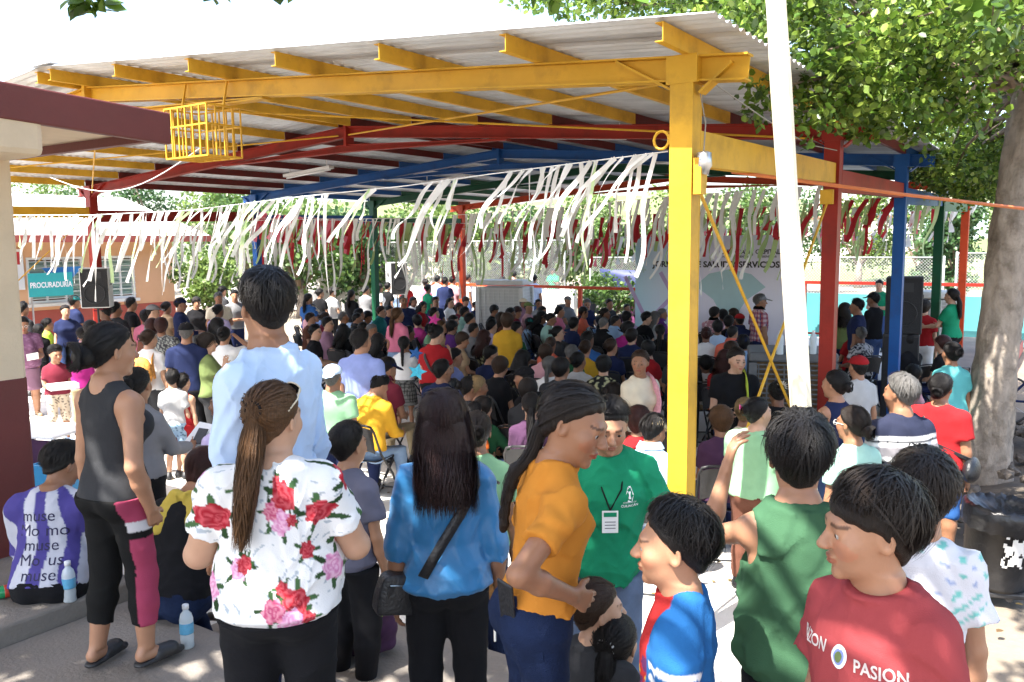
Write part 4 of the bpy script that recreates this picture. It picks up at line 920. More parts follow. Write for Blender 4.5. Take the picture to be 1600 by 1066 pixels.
ARM = dict(down=((.16, -.02, -1), (.06, .18, -1)), loose=((.22, .06, -1), (.0, .45, -1)), lap=((.12, .32, -1), (-.35, 1, -.25)), hip=((.75, -.45, -.75), (-.75, .55, -.62)), cross=((.2, .15, -1), (-1, .55, .12)), phone=((.1, .35, -1), (-.25, 1, .45)),
           raise_=((.7, .35, .35), (-.55, .2, 1)), chin=((.15, .45, -1), (-.25, .35, 1)), fwd=((.12, .55, -1), (-.15, 1, -.15)), carry=((.15, .2, -1), (-.45, 1, .0)), back=((.2, -.25, -1), (-.3, -.1, -1)), out=((.55, .1, -.9), (.1, .5, -.8)), pocket=((.25, -.22, -1), (-.1, .42, -1)), brow=((.5, .75, .1), (-.9, .0, .75)))
def skeleton(s):
    h = s['h']; g = s.get('g', 1.0); hh = s.get('hh', .232 if h > 1.5 else .215); sc = h / 1.7; J = {}
    T = h * .815 - hh * .0 - h * .47; T = (h - hh * 1.02) - h * .47
    lean = R(s.get('lean', 0)); side = R(s.get('side', 0)); pose = s.get('pose', 'stand')
    pz = h * .47 if pose == 'stand' else (s.get('seat', .44) - .005 if pose == 'sit' else .03)
    J['P0'] = np.array([0, 0, pz]); Mt = rotm(0, lean, side) @ rotm(R(s.get('twist', 0)), 0)
    X, Y, Z = Mt[:, 0], Mt[:, 1], Mt[:, 2]; J['F'] = (X, Y, Z); J['T'] = T
    tab = np.array(TAB[s.get('sex', 'f')]); tab[:, 1:3] *= sc ** .8; tab[1:8, 1:3] *= g; tab[:, 3] *= sc
    if s.get('slouch'): tab[:, 3] += s['slouch'] * np.interp(tab[:, 0], [0, .4, .75, 1], [.0, -.05, -.03, .04])
    J['tab'] = tab; at = lambda w, u=0, v=0: J['P0'] + Z * T * w + X * u + Y * (v + np.interp(w, tab[:, 0], tab[:, 3]))
    J['at'] = at; sw = s.get('sw', dict(m=.178, f=.152, h=.178, c=.142)[s.get('sex', 'f')] * sc ** .8)
    J['neck'] = at(.99); L1 = .175 * h; L2 = .148 * h; J['S'] = {}; J['E'] = {}; J['W'] = {}; J['fd'] = {}
    arms = s.get('arms', ('down', 'down'))
    for sd, q in ((-1, arms[0]), (1, arms[1])):
        S = at(.795, sd * sw, -.005); u, f = ARM[q] if isinstance(q, str) else q
        u = unit([u[0] * sd, u[1], u[2]]); f = unit([f[0] * sd, f[1], f[2]])
        u = Mt @ u if s.get('armrot', 1) else u; f = Mt @ f if s.get('armrot', 1) else f
        J['S'][sd] = S; J['E'][sd] = S + u * L1; J['W'][sd] = S + u * L1 + f * L2; J['fd'][sd] = f
    hx = .088 * sc * (1.15 if s.get('sex') == 'h' else 1); J['hip'] = {}; J['K'] = {}; J['A'] = {}; J['ft'] = {}
    for sd in (-1, 1):
        H = J['P0'] + np.array([sd * hx, 0, .035 * sc]); J['hip'][sd] = H; st = s.get('stance', .03)
        if pose == 'stand':
            wk = s.get('walk', 0) * sd
            K = np.array([sd * (hx * .95 + st * .5), .015 + wk * .5, h * .265]); A = np.array([sd * (hx * .9 + st), -.02 + wk, h * .048])
        elif pose == 'sit':
            K = H + np.array([sd * s.get('spread', .05), h * .245, .02]); A = K + np.array([sd * .01, -.02 + .04 * sd * s.get('step', 1), -(K[2] - h * .048)])
        else:   # on the ground or an edge, knees drawn up
            kz = s.get('kneez', .34); K = H + np.array([sd * .08, h * .15, kz]); A = K + np.array([-sd * .03, h * .14, -kz - .03 + s.get('footz', 0)])
        J['K'][sd] = K; J['A'][sd] = A; J['ft'][sd] = unit([sd * .22, 1, 0])
    Rh = Mt @ rotm(R(s.get('yaw', 0)), R(s.get('nod', 0)), R(s.get('tilt', 0))) if not s.get('headfree') else rotm(R(s.get('yaw', 0)), R(s.get('nod', 0)), R(s.get('tilt', 0)))
    J['Rh'] = Rh; J['hs'] = hh / .23; J['H'] = J['neck'] + Z * hh * .10 * .5 + Rh @ np.array([0, .024, .102]) * J['hs']
    return J
def hw(J, v): return J['H'] + J['Rh'] @ (np.asarray(v, float) * J['hs'])
def head_prims(J, s, lod):
    q = J['hs']; M = J['Rh']; E = lambda c, r, k=.02, op=0, M2=None: ell(hw(J, c), np.array(r) * q, k * q, M if M2 is None else M @ M2, op)
    C_ = lambda a, b, ra, rb, k=.012, op=0: rc(hw(J, a), hw(J, b), ra * q, rb * q, k * q, op=op)
    fem = s.get('sex', 'f') in 'fh'; ch = s.get('sex') == 'c'
    P = [E((0, -.015, .03), (.075, .094, .085), .03), E((0, .022, -.025), (.062 if not ch else .064, .068, .082), .03), E((0, .03, -.072), (.044 if fem else .05, .048, .04), .03)]
    nr = .046 if fem or ch else .055
    P.append(rc(hw(J, (0, -.018, -.05)), J['neck'] - J['F'][2] * .03, nr * q * s.get('g', 1) ** .5, (nr + .006) * q * s.get('g', 1) ** .5, .03))
    for sd in (-1, 1): P.append(E((sd * .076, -.012, -.004), (.009, .02, .032), .008, 0, rotm(sd * R(24), 0)))
    P += [C_((0, .086, .014), (0, .110, -.024), .008, .0125, .014), E((0, .074, -.098), (.017, .015, .015), .02)]
    if lod < 2:
        for sd in (-1, 1):
            P += [E((sd * .038, .058, -.022), (.024, .02, .022), .03), E((sd * .033, .099, .006), (.019, .016, .013), .012, 1), E((sd * .032, .0765, .005), (.0145, .0125, .012), .004), E((sd * .0105, .102, -.028), (.0085, .010, .008), .008)]
        P += [C_((-.036, .079, .027), (.036, .079, .027), .0095, .0095, .02), E((0, .0905, -.0545), (.023, .0105, .0062), .008), E((0, .089, -.0655), (.019, .0105, .0072), .008), E((0, .099, -.060), (.024, .006, .0016), .004, 1)]
        if lod == 0:
            for sd in (-1, 1):
                P += [E((sd * .0335, .0905, .0035), (.0125, .012, .0036), .002, 1), E((sd * .083, -.008, -.002), (.005, .011, .018), .004, 1), E((sd * .0085, .106, -.0365), (.0035, .005, .003), .002, 1)]
    return P
def hand_prims(W, f, n, th, size=1.0, curl=.5, spread=.08):
    # W wrist, f along the hand, n palm normal (out of the palm), th towards the thumb
    f, n = unit(f), unit(np.asarray(n) - unit(f) * float(np.dot(n, unit(f)))); lat = np.cross(f, n); lat = lat if np.dot(lat, th) > 0 else -lat; P = []
    pl = .085 * size
    for i, (o, L_) in enumerate(((.030, .071), (.010, .079), (-.011, .073), (-.030, .058))):
        kn = W + f * pl * (1 - .06 * abs(i - 1)) + lat * o * size
        P.append(rc(W + lat * o * .45 * size, kn, .0125 * size, .0105 * size, .012))
        d = unit(f + lat * spread * (1.5 - i) * .5); p = kn; c = curl * (1 + .12 * i)
        for j, (m, r0, r1) in enumerate(((.45, .0095, .0085), (.31, .0085, .0078), (.24, .0078, .0065))):
            a = c * (.55 if j == 0 else .95); d = unit(d * math.cos(a) + n * math.sin(a)); e = p + d * L_ * m * size * 1.05
            P.append(rc(p, e, r0 * size, r1 * size, .004)); p = e
    b = W + f * .022 * size + lat * .022 * size; d = unit(f * .62 + lat * .75 + n * (.25 + .3 * curl)); e = b + d * .042 * size; P.append(rc(b, e, .014 * size, .0105 * size, .012))
    d = unit(f * .9 + lat * .35 + n * (.2 + .35 * curl)); e2 = e + d * .03 * size; P.append(rc(e, e2, .0100 * size, .0088 * size, .005)); P.append(rc(e2, e2 + unit(d + n * .25 * curl) * .022 * size, .0088 * size, .007 * size, .004))
    return P
def arm_prims(J, s, sd, lod):
    sc = (s['h'] / 1.7) ** .8 * s.get('ag', 1.0) * (1.0 if s.get('sex') != 'h' else 1.28) * {'m': 1.08, 'f': .92, 'h': 1.0, 'c': .84}[s.get('sex', 'f')]
    S, E, W_ = J['S'][sd], J['E'][sd], J['W'][sd]; ws = (s['h'] / 1.7) ** .8
    P = [rc(S, E, .052 * sc, .039 * sc, .025), rc(E, E * .62 + W_ * .38, .040 * sc, .041 * sc, .015), rc(E * .62 + W_ * .38, W_, .041 * sc, .027 * ws * min(sc / ws, 1.15), .015)]
    f = J['fd'][sd]; hd = s.get('hands', {}).get(sd, {}); hs_ = ws * (.96 if s.get('sex') in ('f', 'h') else 1.04)
    ff = unit(hd.get('f', f)); n = hd.get('n', (-sd * .9, .2, .1)); th = hd.get('th', (0, 1, .3))
    if lod < 2: P += hand_prims(W_, ff, np.array(n, float), np.array(th, float), hs_, hd.get('curl', .45), hd.get('spread', .10))
    else: P.append(rc(W_, W_ + ff * .13 * hs_, .030 * hs_, .022 * hs_, .02, flat=(unit(n), 1.5)))
    return P
def leg_prims(J, s, sd, off=0.0, cut=1.0, loose=1.0, r_end=None):
    sc = (s['h'] / 1.7) ** .8 * (s.get('g', 1.0) ** .7) * {'m': 1.0, 'f': 1.0, 'h': 1.28, 'c': .84}[s.get('sex', 'f')]
    H, K, A = J['hip'][sd], J['K'][sd], J['A'][sd]; m = K * .65 + A * .35
    P = [rc(H, K, .088 * sc + off, .058 * sc + off * loose, .04)]
    ra = (.038 * sc + off) if r_end is None else r_end
    if cut > .05:
        if cut <= .38: P.append(rc(K, m, .056 * sc + off * loose, .056 * sc + off * loose, .03, cut=cut / .38))
        else: P += [rc(K, m, .056 * sc + off * loose, .057 * sc + off * loose, .03), rc(m, A, .057 * sc + off * loose, ra, .02, cut=(cut - .35) / .65)]
    return P
HLA = np.array([0, 30, 55, 80, 100, 125, 155, 180]); HLZ = np.array([.70, .68, .57, .34, -.08, -.50, -.70, -.74])
def hair_cut(J, shift=0.0, low=None, front=0.0):        # a carve that leaves hair only above the hairline
    q = J['hs']; Mi = J['Rh'].T; c = hw(J, (0, -.005, .0)); HZ = HLZ + shift
    if low is not None: HZ = np.where(HLA > 90, np.minimum(HZ, low), HZ)
    HZ = HZ - front * (HLA < 60)
    def f(X, Y, Z):
        x, y, z = X - c[0], Y - c[1], Z - c[2]
        x, y, z = (Mi[0, 0] * x + Mi[0, 1] * y + Mi[0, 2] * z, Mi[1, 0] * x + Mi[1, 1] * y + Mi[1, 2] * z, Mi[2, 0] * x + Mi[2, 1] * y + Mi[2, 2] * z)
        r = np.sqrt(x * x + y * y + z * z) + 1e-5; az = np.degrees(np.arctan2(np.abs(x), y))
        return (z / r - np.interp(az, HLA, HZ)) * r * .8      # negative below the hairline
    lo = c - .3; return Pr(f, lo, c + .3, .016, 1)
def hair_prims(J, s):
    st = s.get('hair', 'short'); q = J['hs']; M = J['Rh']; up = J['F'][2]; bk = -J['F'][1]; P = []
    E = lambda c, r, k=.02, op=0, M2=None: ell(hw(J, c), np.array(r) * q, k * q, M if M2 is None else M @ M2, op)
    t = dict(short=.011, crop=.006, spiky=.016, bowl=.013, slick=.009, bun=.010, pony=.010, long=.016, braid=.012, bob=.024, bald=.003, wavy=.02)[st]
    P.append(E((0, -.017, .036), (.076 + t, .095 + t, .083 + t * 1.1), .01)); P.append(E((0, .012, .0), (.070 + t * .6, .072 + t * .4, .085), .02)); P.append(E((0, -.034, -.03), (.060 + t * .25, .064 + t * .2, .075), .03))
    HC = hair_cut(J, {'crop': .02, 'bowl': -.12, 'spiky': -.04, 'bob': -.25, 'wavy': -.1}.get(st, 0.0), {'long': -.75, 'bob': -.8, 'wavy': -.75}.get(st), {'bowl': .12, 'spiky': .03}.get(st, 0.0)); P.append(HC)
    b = hw(J, (0, -.105, .02)); tail = []
    if st == 'bun':
        bp = s.get('bunpos', (0, -.128, .03)); bs_ = s.get('bunsize', 1.0); P.append(E(bp, (.042 * bs_, .036 * bs_, .038 * bs_), .012)); P.append(E((bp[0] + .018, bp[1] - .012, bp[2] - .016), (.024 * bs_, .022 * bs_, .022 * bs_), .01)); P.append(E((bp[0] - .02, bp[1] - .008, bp[2] + .012 - .03 * (bs_ > 1.2)), (.024 * bs_, .022 * bs_, .03 * bs_), .008))
    if st in ('pony', 'braid', 'long', 'wavy'):
        L_ = s.get('hairlen', .38); w = {'pony': .030, 'braid': .027, 'long': .112, 'wavy': .115}[st] * s.get('hairw', 1.0); n = 7
        side = s.get('hairside', 0.0); p0 = hw(J, s.get('tie', (0, -.112, .01))) if st in ('pony', 'braid') else hw(J, (0, -.055, .05)); tg = hw(J, (0, -.10, -.06))
        for i in range(n + 1):
            u = i / n; base = p0 + bk * (.035 * math.sin(min(u * 2.2, 1) * 1.57)) * (1 if st in ('pony', 'braid') else .8)
            lowp = J['at'](max(.15, .84 - u * .9), side * (0.3 + u), -(.13 + s.get('tailout', 0)) * (s['h'] / 1.7)); p = base + np.array([0, 0, -L_ * u]) + J['F'][0] * side * u
            if st in ('long', 'wavy') or u > .3:     # keep clear of the back
                rel = p - J['P0']; d = rel @ J['F'][1]; wv = (rel @ up) / J['T']; tb = J['tab']; lim = np.interp(wv, tb[:, 0], tb[:, 3]) - np.interp(wv, tb[:, 0], tb[:, 2]) - s.get('clear', .03) - (w * .25 if st in ('long', 'wavy') else w * .5)
                if wv < .97 and d > lim: p = p + J['F'][1] * (lim - d)
            tail.append(p)
        if st in ('long', 'wavy'):    # one fall of hair from the crown down the back
            zt = J['H'] + J['Rh'] @ np.array([0, -.012, .03]) * q; pb_ = tail[-1]; ax = unit(zt - pb_); Tl = float(np.linalg.norm(zt - pb_)); wx_ = s.get('hairw', 1.0) * q; rx = unit(np.cross(J['Rh'][:, 1], ax)); fy = np.cross(ax, rx)
            rows = [(0, .085 * wx_, .014, -.0), (.06, .112 * wx_, .022, -.0), (.3, .125 * wx_, .032, -.004), (.5, .126 * wx_, .044, -.006), (.68, .118 * wx_, .060 * q, -.012), (.82, .104 * q, .082 * q, -.02), (1.0, .090 * q, .095 * q, -.012)]
            P.insert(0, loft(pb_, rx, fy, ax, Tl, rows, .03, 0, 1.0, pw=2.2))
        for i in range(n if st in ('pony', 'braid') else 0):
            u0, u1 = i / n, (i + 1) / n; pr = lambda u: w * ({'pony': (.8 + .35 * math.sin(u * 2.2)) * (1 - .72 * max(0, u - .45) / .55), 'braid': (1 - .45 * u) * (1 + .10 * math.sin(u * 60)), 'long': (.80 + .32 * min(1, u * 3)) * (1 - .45 * max(0, u - .8) / .2), 'wavy': 1.0 + .15 * math.sin(u * 14)}[st])
            fl = (J['F'][1], 2.6 if st in ('long', 'wavy') else 1.2); P.append(rc(tail[i], tail[i + 1], pr(u0) * q, pr(u1) * q, .05 if st in ('long', 'wavy') else .02 if st != 'braid' else .004, flat=fl))
            if st == 'braid':
                for e in (-1, 1): P.append(ell(tail[i] * .5 + tail[i + 1] * .5 + J['F'][0] * .009 * e + (tail[i + 1] - tail[i]) * (.25 * e), (.016 * (1 - .4 * u0), .016, .026), .006))
    return P, tail
class Rib:                     # hair strands as thin ribbons
    def __init__(s, seed=3): s.V = []; s.F = []; s.n = 0; s.rn = np.random.RandomState(seed)
    def strands(s, P, w, nrm):   # P (n, m, 3), nrm (n, m, 3) surface normals
        n, m, _ = P.shape; t = np.gradient(P, axis=1); b = np.cross(t, nrm); b /= np.linalg.norm(b, axis=2)[..., None] + 1e-9
        ww = (w * np.interp(np.linspace(0, 1, m), [0, .1, .75, 1], [.7, 1, .9, .15]))[None, :, None] * s.rn.uniform(.6, 1.3, (n, 1, 1))
        V = np.stack([P - b * ww / 2, P + b * ww / 2], 2).reshape(-1, 3); i = np.arange(n)[:, None] * (2 * m) + np.arange(m - 1)[None] * 2 + s.n
        s.F.append(np.stack([i, i + 1, i + 3, i + 2], -1).reshape(-1, 4)); s.V.append(V); s.n += len(V)
    def over_skull(s, J, A, B, t0, n_pts, w, jit=.004, lift=0.0, clamp=None):
        # slerp from directions A to B over the skull ellipsoid raised by t0
        q = J['hs']; n = len(A); u = np.linspace(0, 1, n_pts)[None, :, None]
        A = A / np.linalg.norm(A, axis=1)[:, None]; B = B / np.linalg.norm(B, axis=1)[:, None]; om = np.arccos(np.clip((A * B).sum(1), -.999, .999))[:, None, None]
        D = (np.sin((1 - u) * om) * A[:, None] + np.sin(u * om) * B[:, None]) / np.sin(om)
        if clamp is not None: sh_ = D.shape; D = clampdir(D.reshape(-1, 3), clamp).reshape(sh_)
        tt = t0 + s.rn.uniform(-.25, 1.0, (n, 1, 1)) * jit + lift * np.sin(u * math.pi) + np.where(s.rn.rand(n, 1, 1) < .10, s.rn.uniform(.002, .018, (n, 1, 1)), 0) * u
        r = np.array([.076, .095, .087]) + tt; P = np.array([0, -.017, .032]) + D * r
        Pw = J['H'] + (P * q) @ J['Rh'].T; s.strands(Pw, w, D @ J['Rh'].T)
    def tail(s, pts, rad, n, w, flat=(1, 1), F=None, wave=.006, spread=1.0):
        pts = np.asarray(pts); m = 10; u = np.linspace(0, 1, m); k = np.linspace(0, 1, len(pts)); C0 = np.stack([np.interp(u, k, pts[:, j]) for j in range(3)], 1)
        th = s.rn.uniform(0, 6.28, n); rr = np.sqrt(s.rn.uniform(.35, 1, n)); R_ = np.interp(u, np.linspace(0, 1, len(rad)), rad)
        ox = (np.cos(th) * rr)[:, None] * R_[None] * flat[0]; oy = (np.sin(th) * rr)[:, None] * R_[None] * flat[1]; ph = s.rn.uniform(0, 6.28, (n, 1))
        ox = ox + wave * np.sin(u[None] * s.rn.uniform(5, 12, (n, 1)) + ph) * u[None]; oy = oy + wave * np.cos(u[None] * s.rn.uniform(5, 12, (n, 1)) + ph) * u[None]
        end = s.rn.uniform(.72, 1.03, (n, 1)); C1 = np.stack([np.interp(np.clip(u[None] * end, 0, 1), u, C0[:, j]) for j in range(3)], -1)
        P = C1 + ox[..., None] * F[0] + oy[..., None] * F[1]; N_ = (np.cos(th)[:, None, None] * F[0] + np.sin(th)[:, None, None] * F[1]) * np.ones((1, m, 1)); s.strands(P, w, N_)
    def mesh(s, name, m): return mesh_from(name, np.concatenate(s.V), np.concatenate(s.F), m, True)
def dirs_hairline(rn, n, lo=0, hi=180, extra=.0):
    az = rn.uniform(lo, hi, n) * rn.choice([-1, 1], n); z = np.interp(np.abs(az), HLA, HLZ) + extra * np.where(np.abs(az) < 95, (.55 if extra < 0 else 1), 1); r = np.sqrt(np.clip(1 - z * z, .05, 1)); a = np.radians(az)
    return np.stack([np.sin(a) * r, np.cos(a) * r, z], 1)
def clampdir(D, slack):
    D = D / np.linalg.norm(D, axis=1)[:, None]; az = np.degrees(np.arctan2(np.abs(D[:, 0]), D[:, 1])); zl = np.interp(az, HLA, HLZ) - slack; z = np.maximum(D[:, 2], zl); r = np.sqrt(np.clip(1 - z * z, .02, 1)); h = np.sqrt(D[:, 0] ** 2 + D[:, 1] ** 2) + 1e-6
    return np.stack([D[:, 0] / h * r, D[:, 1] / h * r, z], 1)
def hair_ribbons(J, s, tail, n=700, lod=0):
    st = s.get('hair', 'short'); rb = Rib(s.get('seed', 3)); rn = rb.rn; w = .0042 * J['hs'] * (1.1, 2.0, 3.6)[lod]
    if st == 'bald': n = n // 3; st = 'crop'
    if st in ('pony', 'bun', 'braid', 'slick'):
        tie = {'bun': s.get('bunpos', (0, -.128, .03))}.get(st, s.get('tie', (0, -.112, .01))); T_ = unit(np.array(tie) - np.array([0, -.017, .032])); A = dirs_hairline(rn, n, 0, 180, .03); B = T_[None] + rn.normal(size=(n, 3)) * .10
        rb.over_skull(J, A, B, .009, 7 - lod, w, .006, .006, clamp=-.02)
        if st == 'bun':               # loose coils round the bun
            bp = np.array(tie); bz = s.get('bunsize', 1.0); m_ = n // 3; th = rn.uniform(0, 6.28, (m_, 1)) + np.linspace(0, 2.2, 8)[None]; rr = rn.uniform(.030, .046, (m_, 1)) * bz; tl_ = rn.normal(size=(m_, 2)) * .5
            o = np.stack([np.cos(th) * rr, -.012 * bz + np.sin(th) * rr * tl_[:, :1] * .5 - .02 * bz, np.sin(th) * rr + np.cos(th) * rr * tl_[:, 1:] * .4], -1); rb.strands(J['H'] + ((bp + o) * J['hs']) @ J['Rh'].T, w, (o / .04) @ J['Rh'].T)
        A = rn.normal(size=(n // 2, 3)) * .5 + np.array([0, .35, 1.0]); rb.over_skull(J, A, T_[None] + rn.normal(size=(n // 2, 3)) * .12, .010, 7 - lod, w, .006, .004, clamp=-.02)
    elif st in ('short', 'spiky', 'bowl', 'crop'):
        cr = np.array([.05, -.35, 1.0]); A = cr[None] + rn.normal(size=(n, 3)) * np.array([.28, .3, .12]); sh = {'bowl': -.09, 'spiky': -.05}.get(st, .02); B = clampdir(dirs_hairline(rn, n, 0, 180, sh) + rn.normal(size=(n, 3)) * .07, .16 if st == 'bowl' else .04)
        if st != 'crop': rb.over_skull(J, A, B, {'short': .012, 'spiky': .019, 'bowl': .015}[st], 7 - lod, w * 1.1, .016 if st != 'spiky' else .016, .008)
        m_ = int(n * .9); az = rn.uniform(0, 180, m_); sg = rn.choice([-1, 1], m_); ze = np.interp(az, HLA, HLZ) + {'bowl': -.12, 'spiky': -.04, 'crop': .02}.get(st, 0.0) - {'bowl': .12, 'spiky': .03}.get(st, 0.0) * (az < 60) - rn.uniform(-.05, .05, m_); za = np.minimum(ze + rn.uniform(.35, .6, m_), .96)
        dd = lambda z_, a_: np.stack([np.sin(np.radians(a_)) * sg * np.sqrt(np.clip(1 - z_ * z_, .02, 1)), np.cos(np.radians(a_)) * np.sqrt(np.clip(1 - z_ * z_, .02, 1)), z_], 1)
        rb.over_skull(J, dd(za, az + rn.uniform(-14, 14, m_)), dd(ze, az), {'short': .009, 'spiky': .013, 'bowl': .012, 'crop': .005}[st], 5 - (lod > 0), w, .006)
        m_ = n // 2; A2 = rn.normal(size=(m_, 3)) * .6 + np.array([0, .05, .9]); A2 /= np.linalg.norm(A2, axis=1)[:, None]; B2 = clampdir(A2 + rn.normal(size=(m_, 3)) * .10 + np.array([0, .22, -.10]), .10 if st == 'bowl' else .0); A2 = clampdir(A2, -.05)
        rb.over_skull(J, A2, B2, {'short': .014, 'spiky': .020, 'bowl': .017, 'crop': .006}[st], 4, w, .014 if st == 'spiky' else .011)
    elif st in ('long', 'wavy', 'bob'):
        part = np.array([s.get('part', .1), .25, 1.0]); A = part[None] + rn.normal(size=(n, 3)) * np.array([.06, .55, .1]); B = dirs_hairline(rn, n, 45, 180, -.15) + rn.normal(size=(n, 3)) * .08
        rb.over_skull(J, A, B, .015, 7 - lod, w, .008, .006)
        if st != 'bob' and tail:      # strands that leave the crown and run on down the back
            m_ = int(n * 1.2); az = np.radians(rn.uniform(95, 180, m_)) * rn.choice([-1, 1], m_); A = np.array([s.get('part', .1), -.1, 1.0])[None] + rn.normal(size=(m_, 3)) * np.array([.10, .45, .1]); B = np.stack([np.sin(az), np.cos(az), rn.uniform(-.25, .1, m_)], 1)
            q = J['hs']; u = np.linspace(0, 1, 8)[None, :, None]; A /= np.linalg.norm(A, axis=1)[:, None]; B /= np.linalg.norm(B, axis=1)[:, None]; om = np.arccos(np.clip((A * B).sum(1), -.999, .999))[:, None, None]; D = (np.sin((1 - u) * om) * A[:, None] + np.sin(u * om) * B[:, None]) / np.sin(om)
            P0 = J['H'] + ((np.array([0, -.017, .032]) + D * (np.array([.076, .095, .087]) + .018 + rn.uniform(0, .006, (m_, 1, 1)))) * q) @ J['Rh'].T
            tl = np.array(tail); e = P0[:, -1]; X_, Y_ = J['F'][0], J['F'][1]; zz = e[:, 2:3] + (tl[-1, 2] + rn.uniform(-.04, .10, (m_, 1)) - e[:, 2:3]) * np.linspace(.12, 1, 9)[None]
            o = np.argsort(tl[:, 2]); cy = np.interp(zz, tl[o, 2], tl[o] @ Y_); cx = np.interp(zz, tl[o, 2], tl[o] @ X_); f = np.linspace(.12, 1, 9)[None]; ex = (e @ X_)[:, None] - (tl[0] @ X_); thk = rn.uniform(.012, .052, (m_, 1))
            px_ = cx + ex * (1 + .32 * f) + .008 * np.sin(f * rn.uniform(3, 8, (m_, 1)) + rn.uniform(0, 6, (m_, 1))); py_ = (e @ Y_)[:, None] * (1 - np.minimum(1, f * 2.2)) + (cy - thk + .05 * np.abs(ex / .1) ** 2 * .5) * np.minimum(1, f * 2.2)
            P1 = px_[..., None] * X_ + py_[..., None] * Y_; P1[..., 2] = zz; PP_ = np.concatenate([P0, P1], 1); N_ = np.concatenate([D @ J['Rh'].T, np.repeat((D[:, -1:] @ J['Rh'].T), 9, 1)], 1); rb.strands(PP_, w * 1.2, N_)
    if tail:
        q = J['hs']; F = (J['F'][0], J['F'][1]); wd = {'pony': .036, 'braid': .03, 'long': .115, 'wavy': .118}[st] * q * s.get('hairw', 1.0)
        if st == 'pony': rb.tail(tail, [wd * .65, wd * 1.2, wd * 1.12, wd * .85, wd * .45], n // 2 + 350 * (lod == 0) + 40, w * .85, (1, .85), F, .016)
        elif st == 'braid': rb.tail(tail, [wd * 1.05, wd * .95, wd * .6], 60, w * .7, (1, 1), F, .006)
        else: rb.tail(tail, [wd * .92, wd * 1.08, wd * 1.15, wd * 1.15, wd * .95], n + 250, w * 1.1, (1, .40), F, .016)
    return rb
def set_col(me, C):
    ca = me.color_attributes.new('Col', 'FLOAT_COLOR', 'POINT'); c = np.ones((len(me.vertices), 4), np.float32); c[:, :3] = C; ca.data.foreach_set('color', c.ravel())
def join_vf(parts):
    V = []; Fc = []; n = 0
    for v, f in parts: V.append(v); Fc.append(f + n); n += len(v)
    return np.concatenate(V), np.concatenate(Fc)
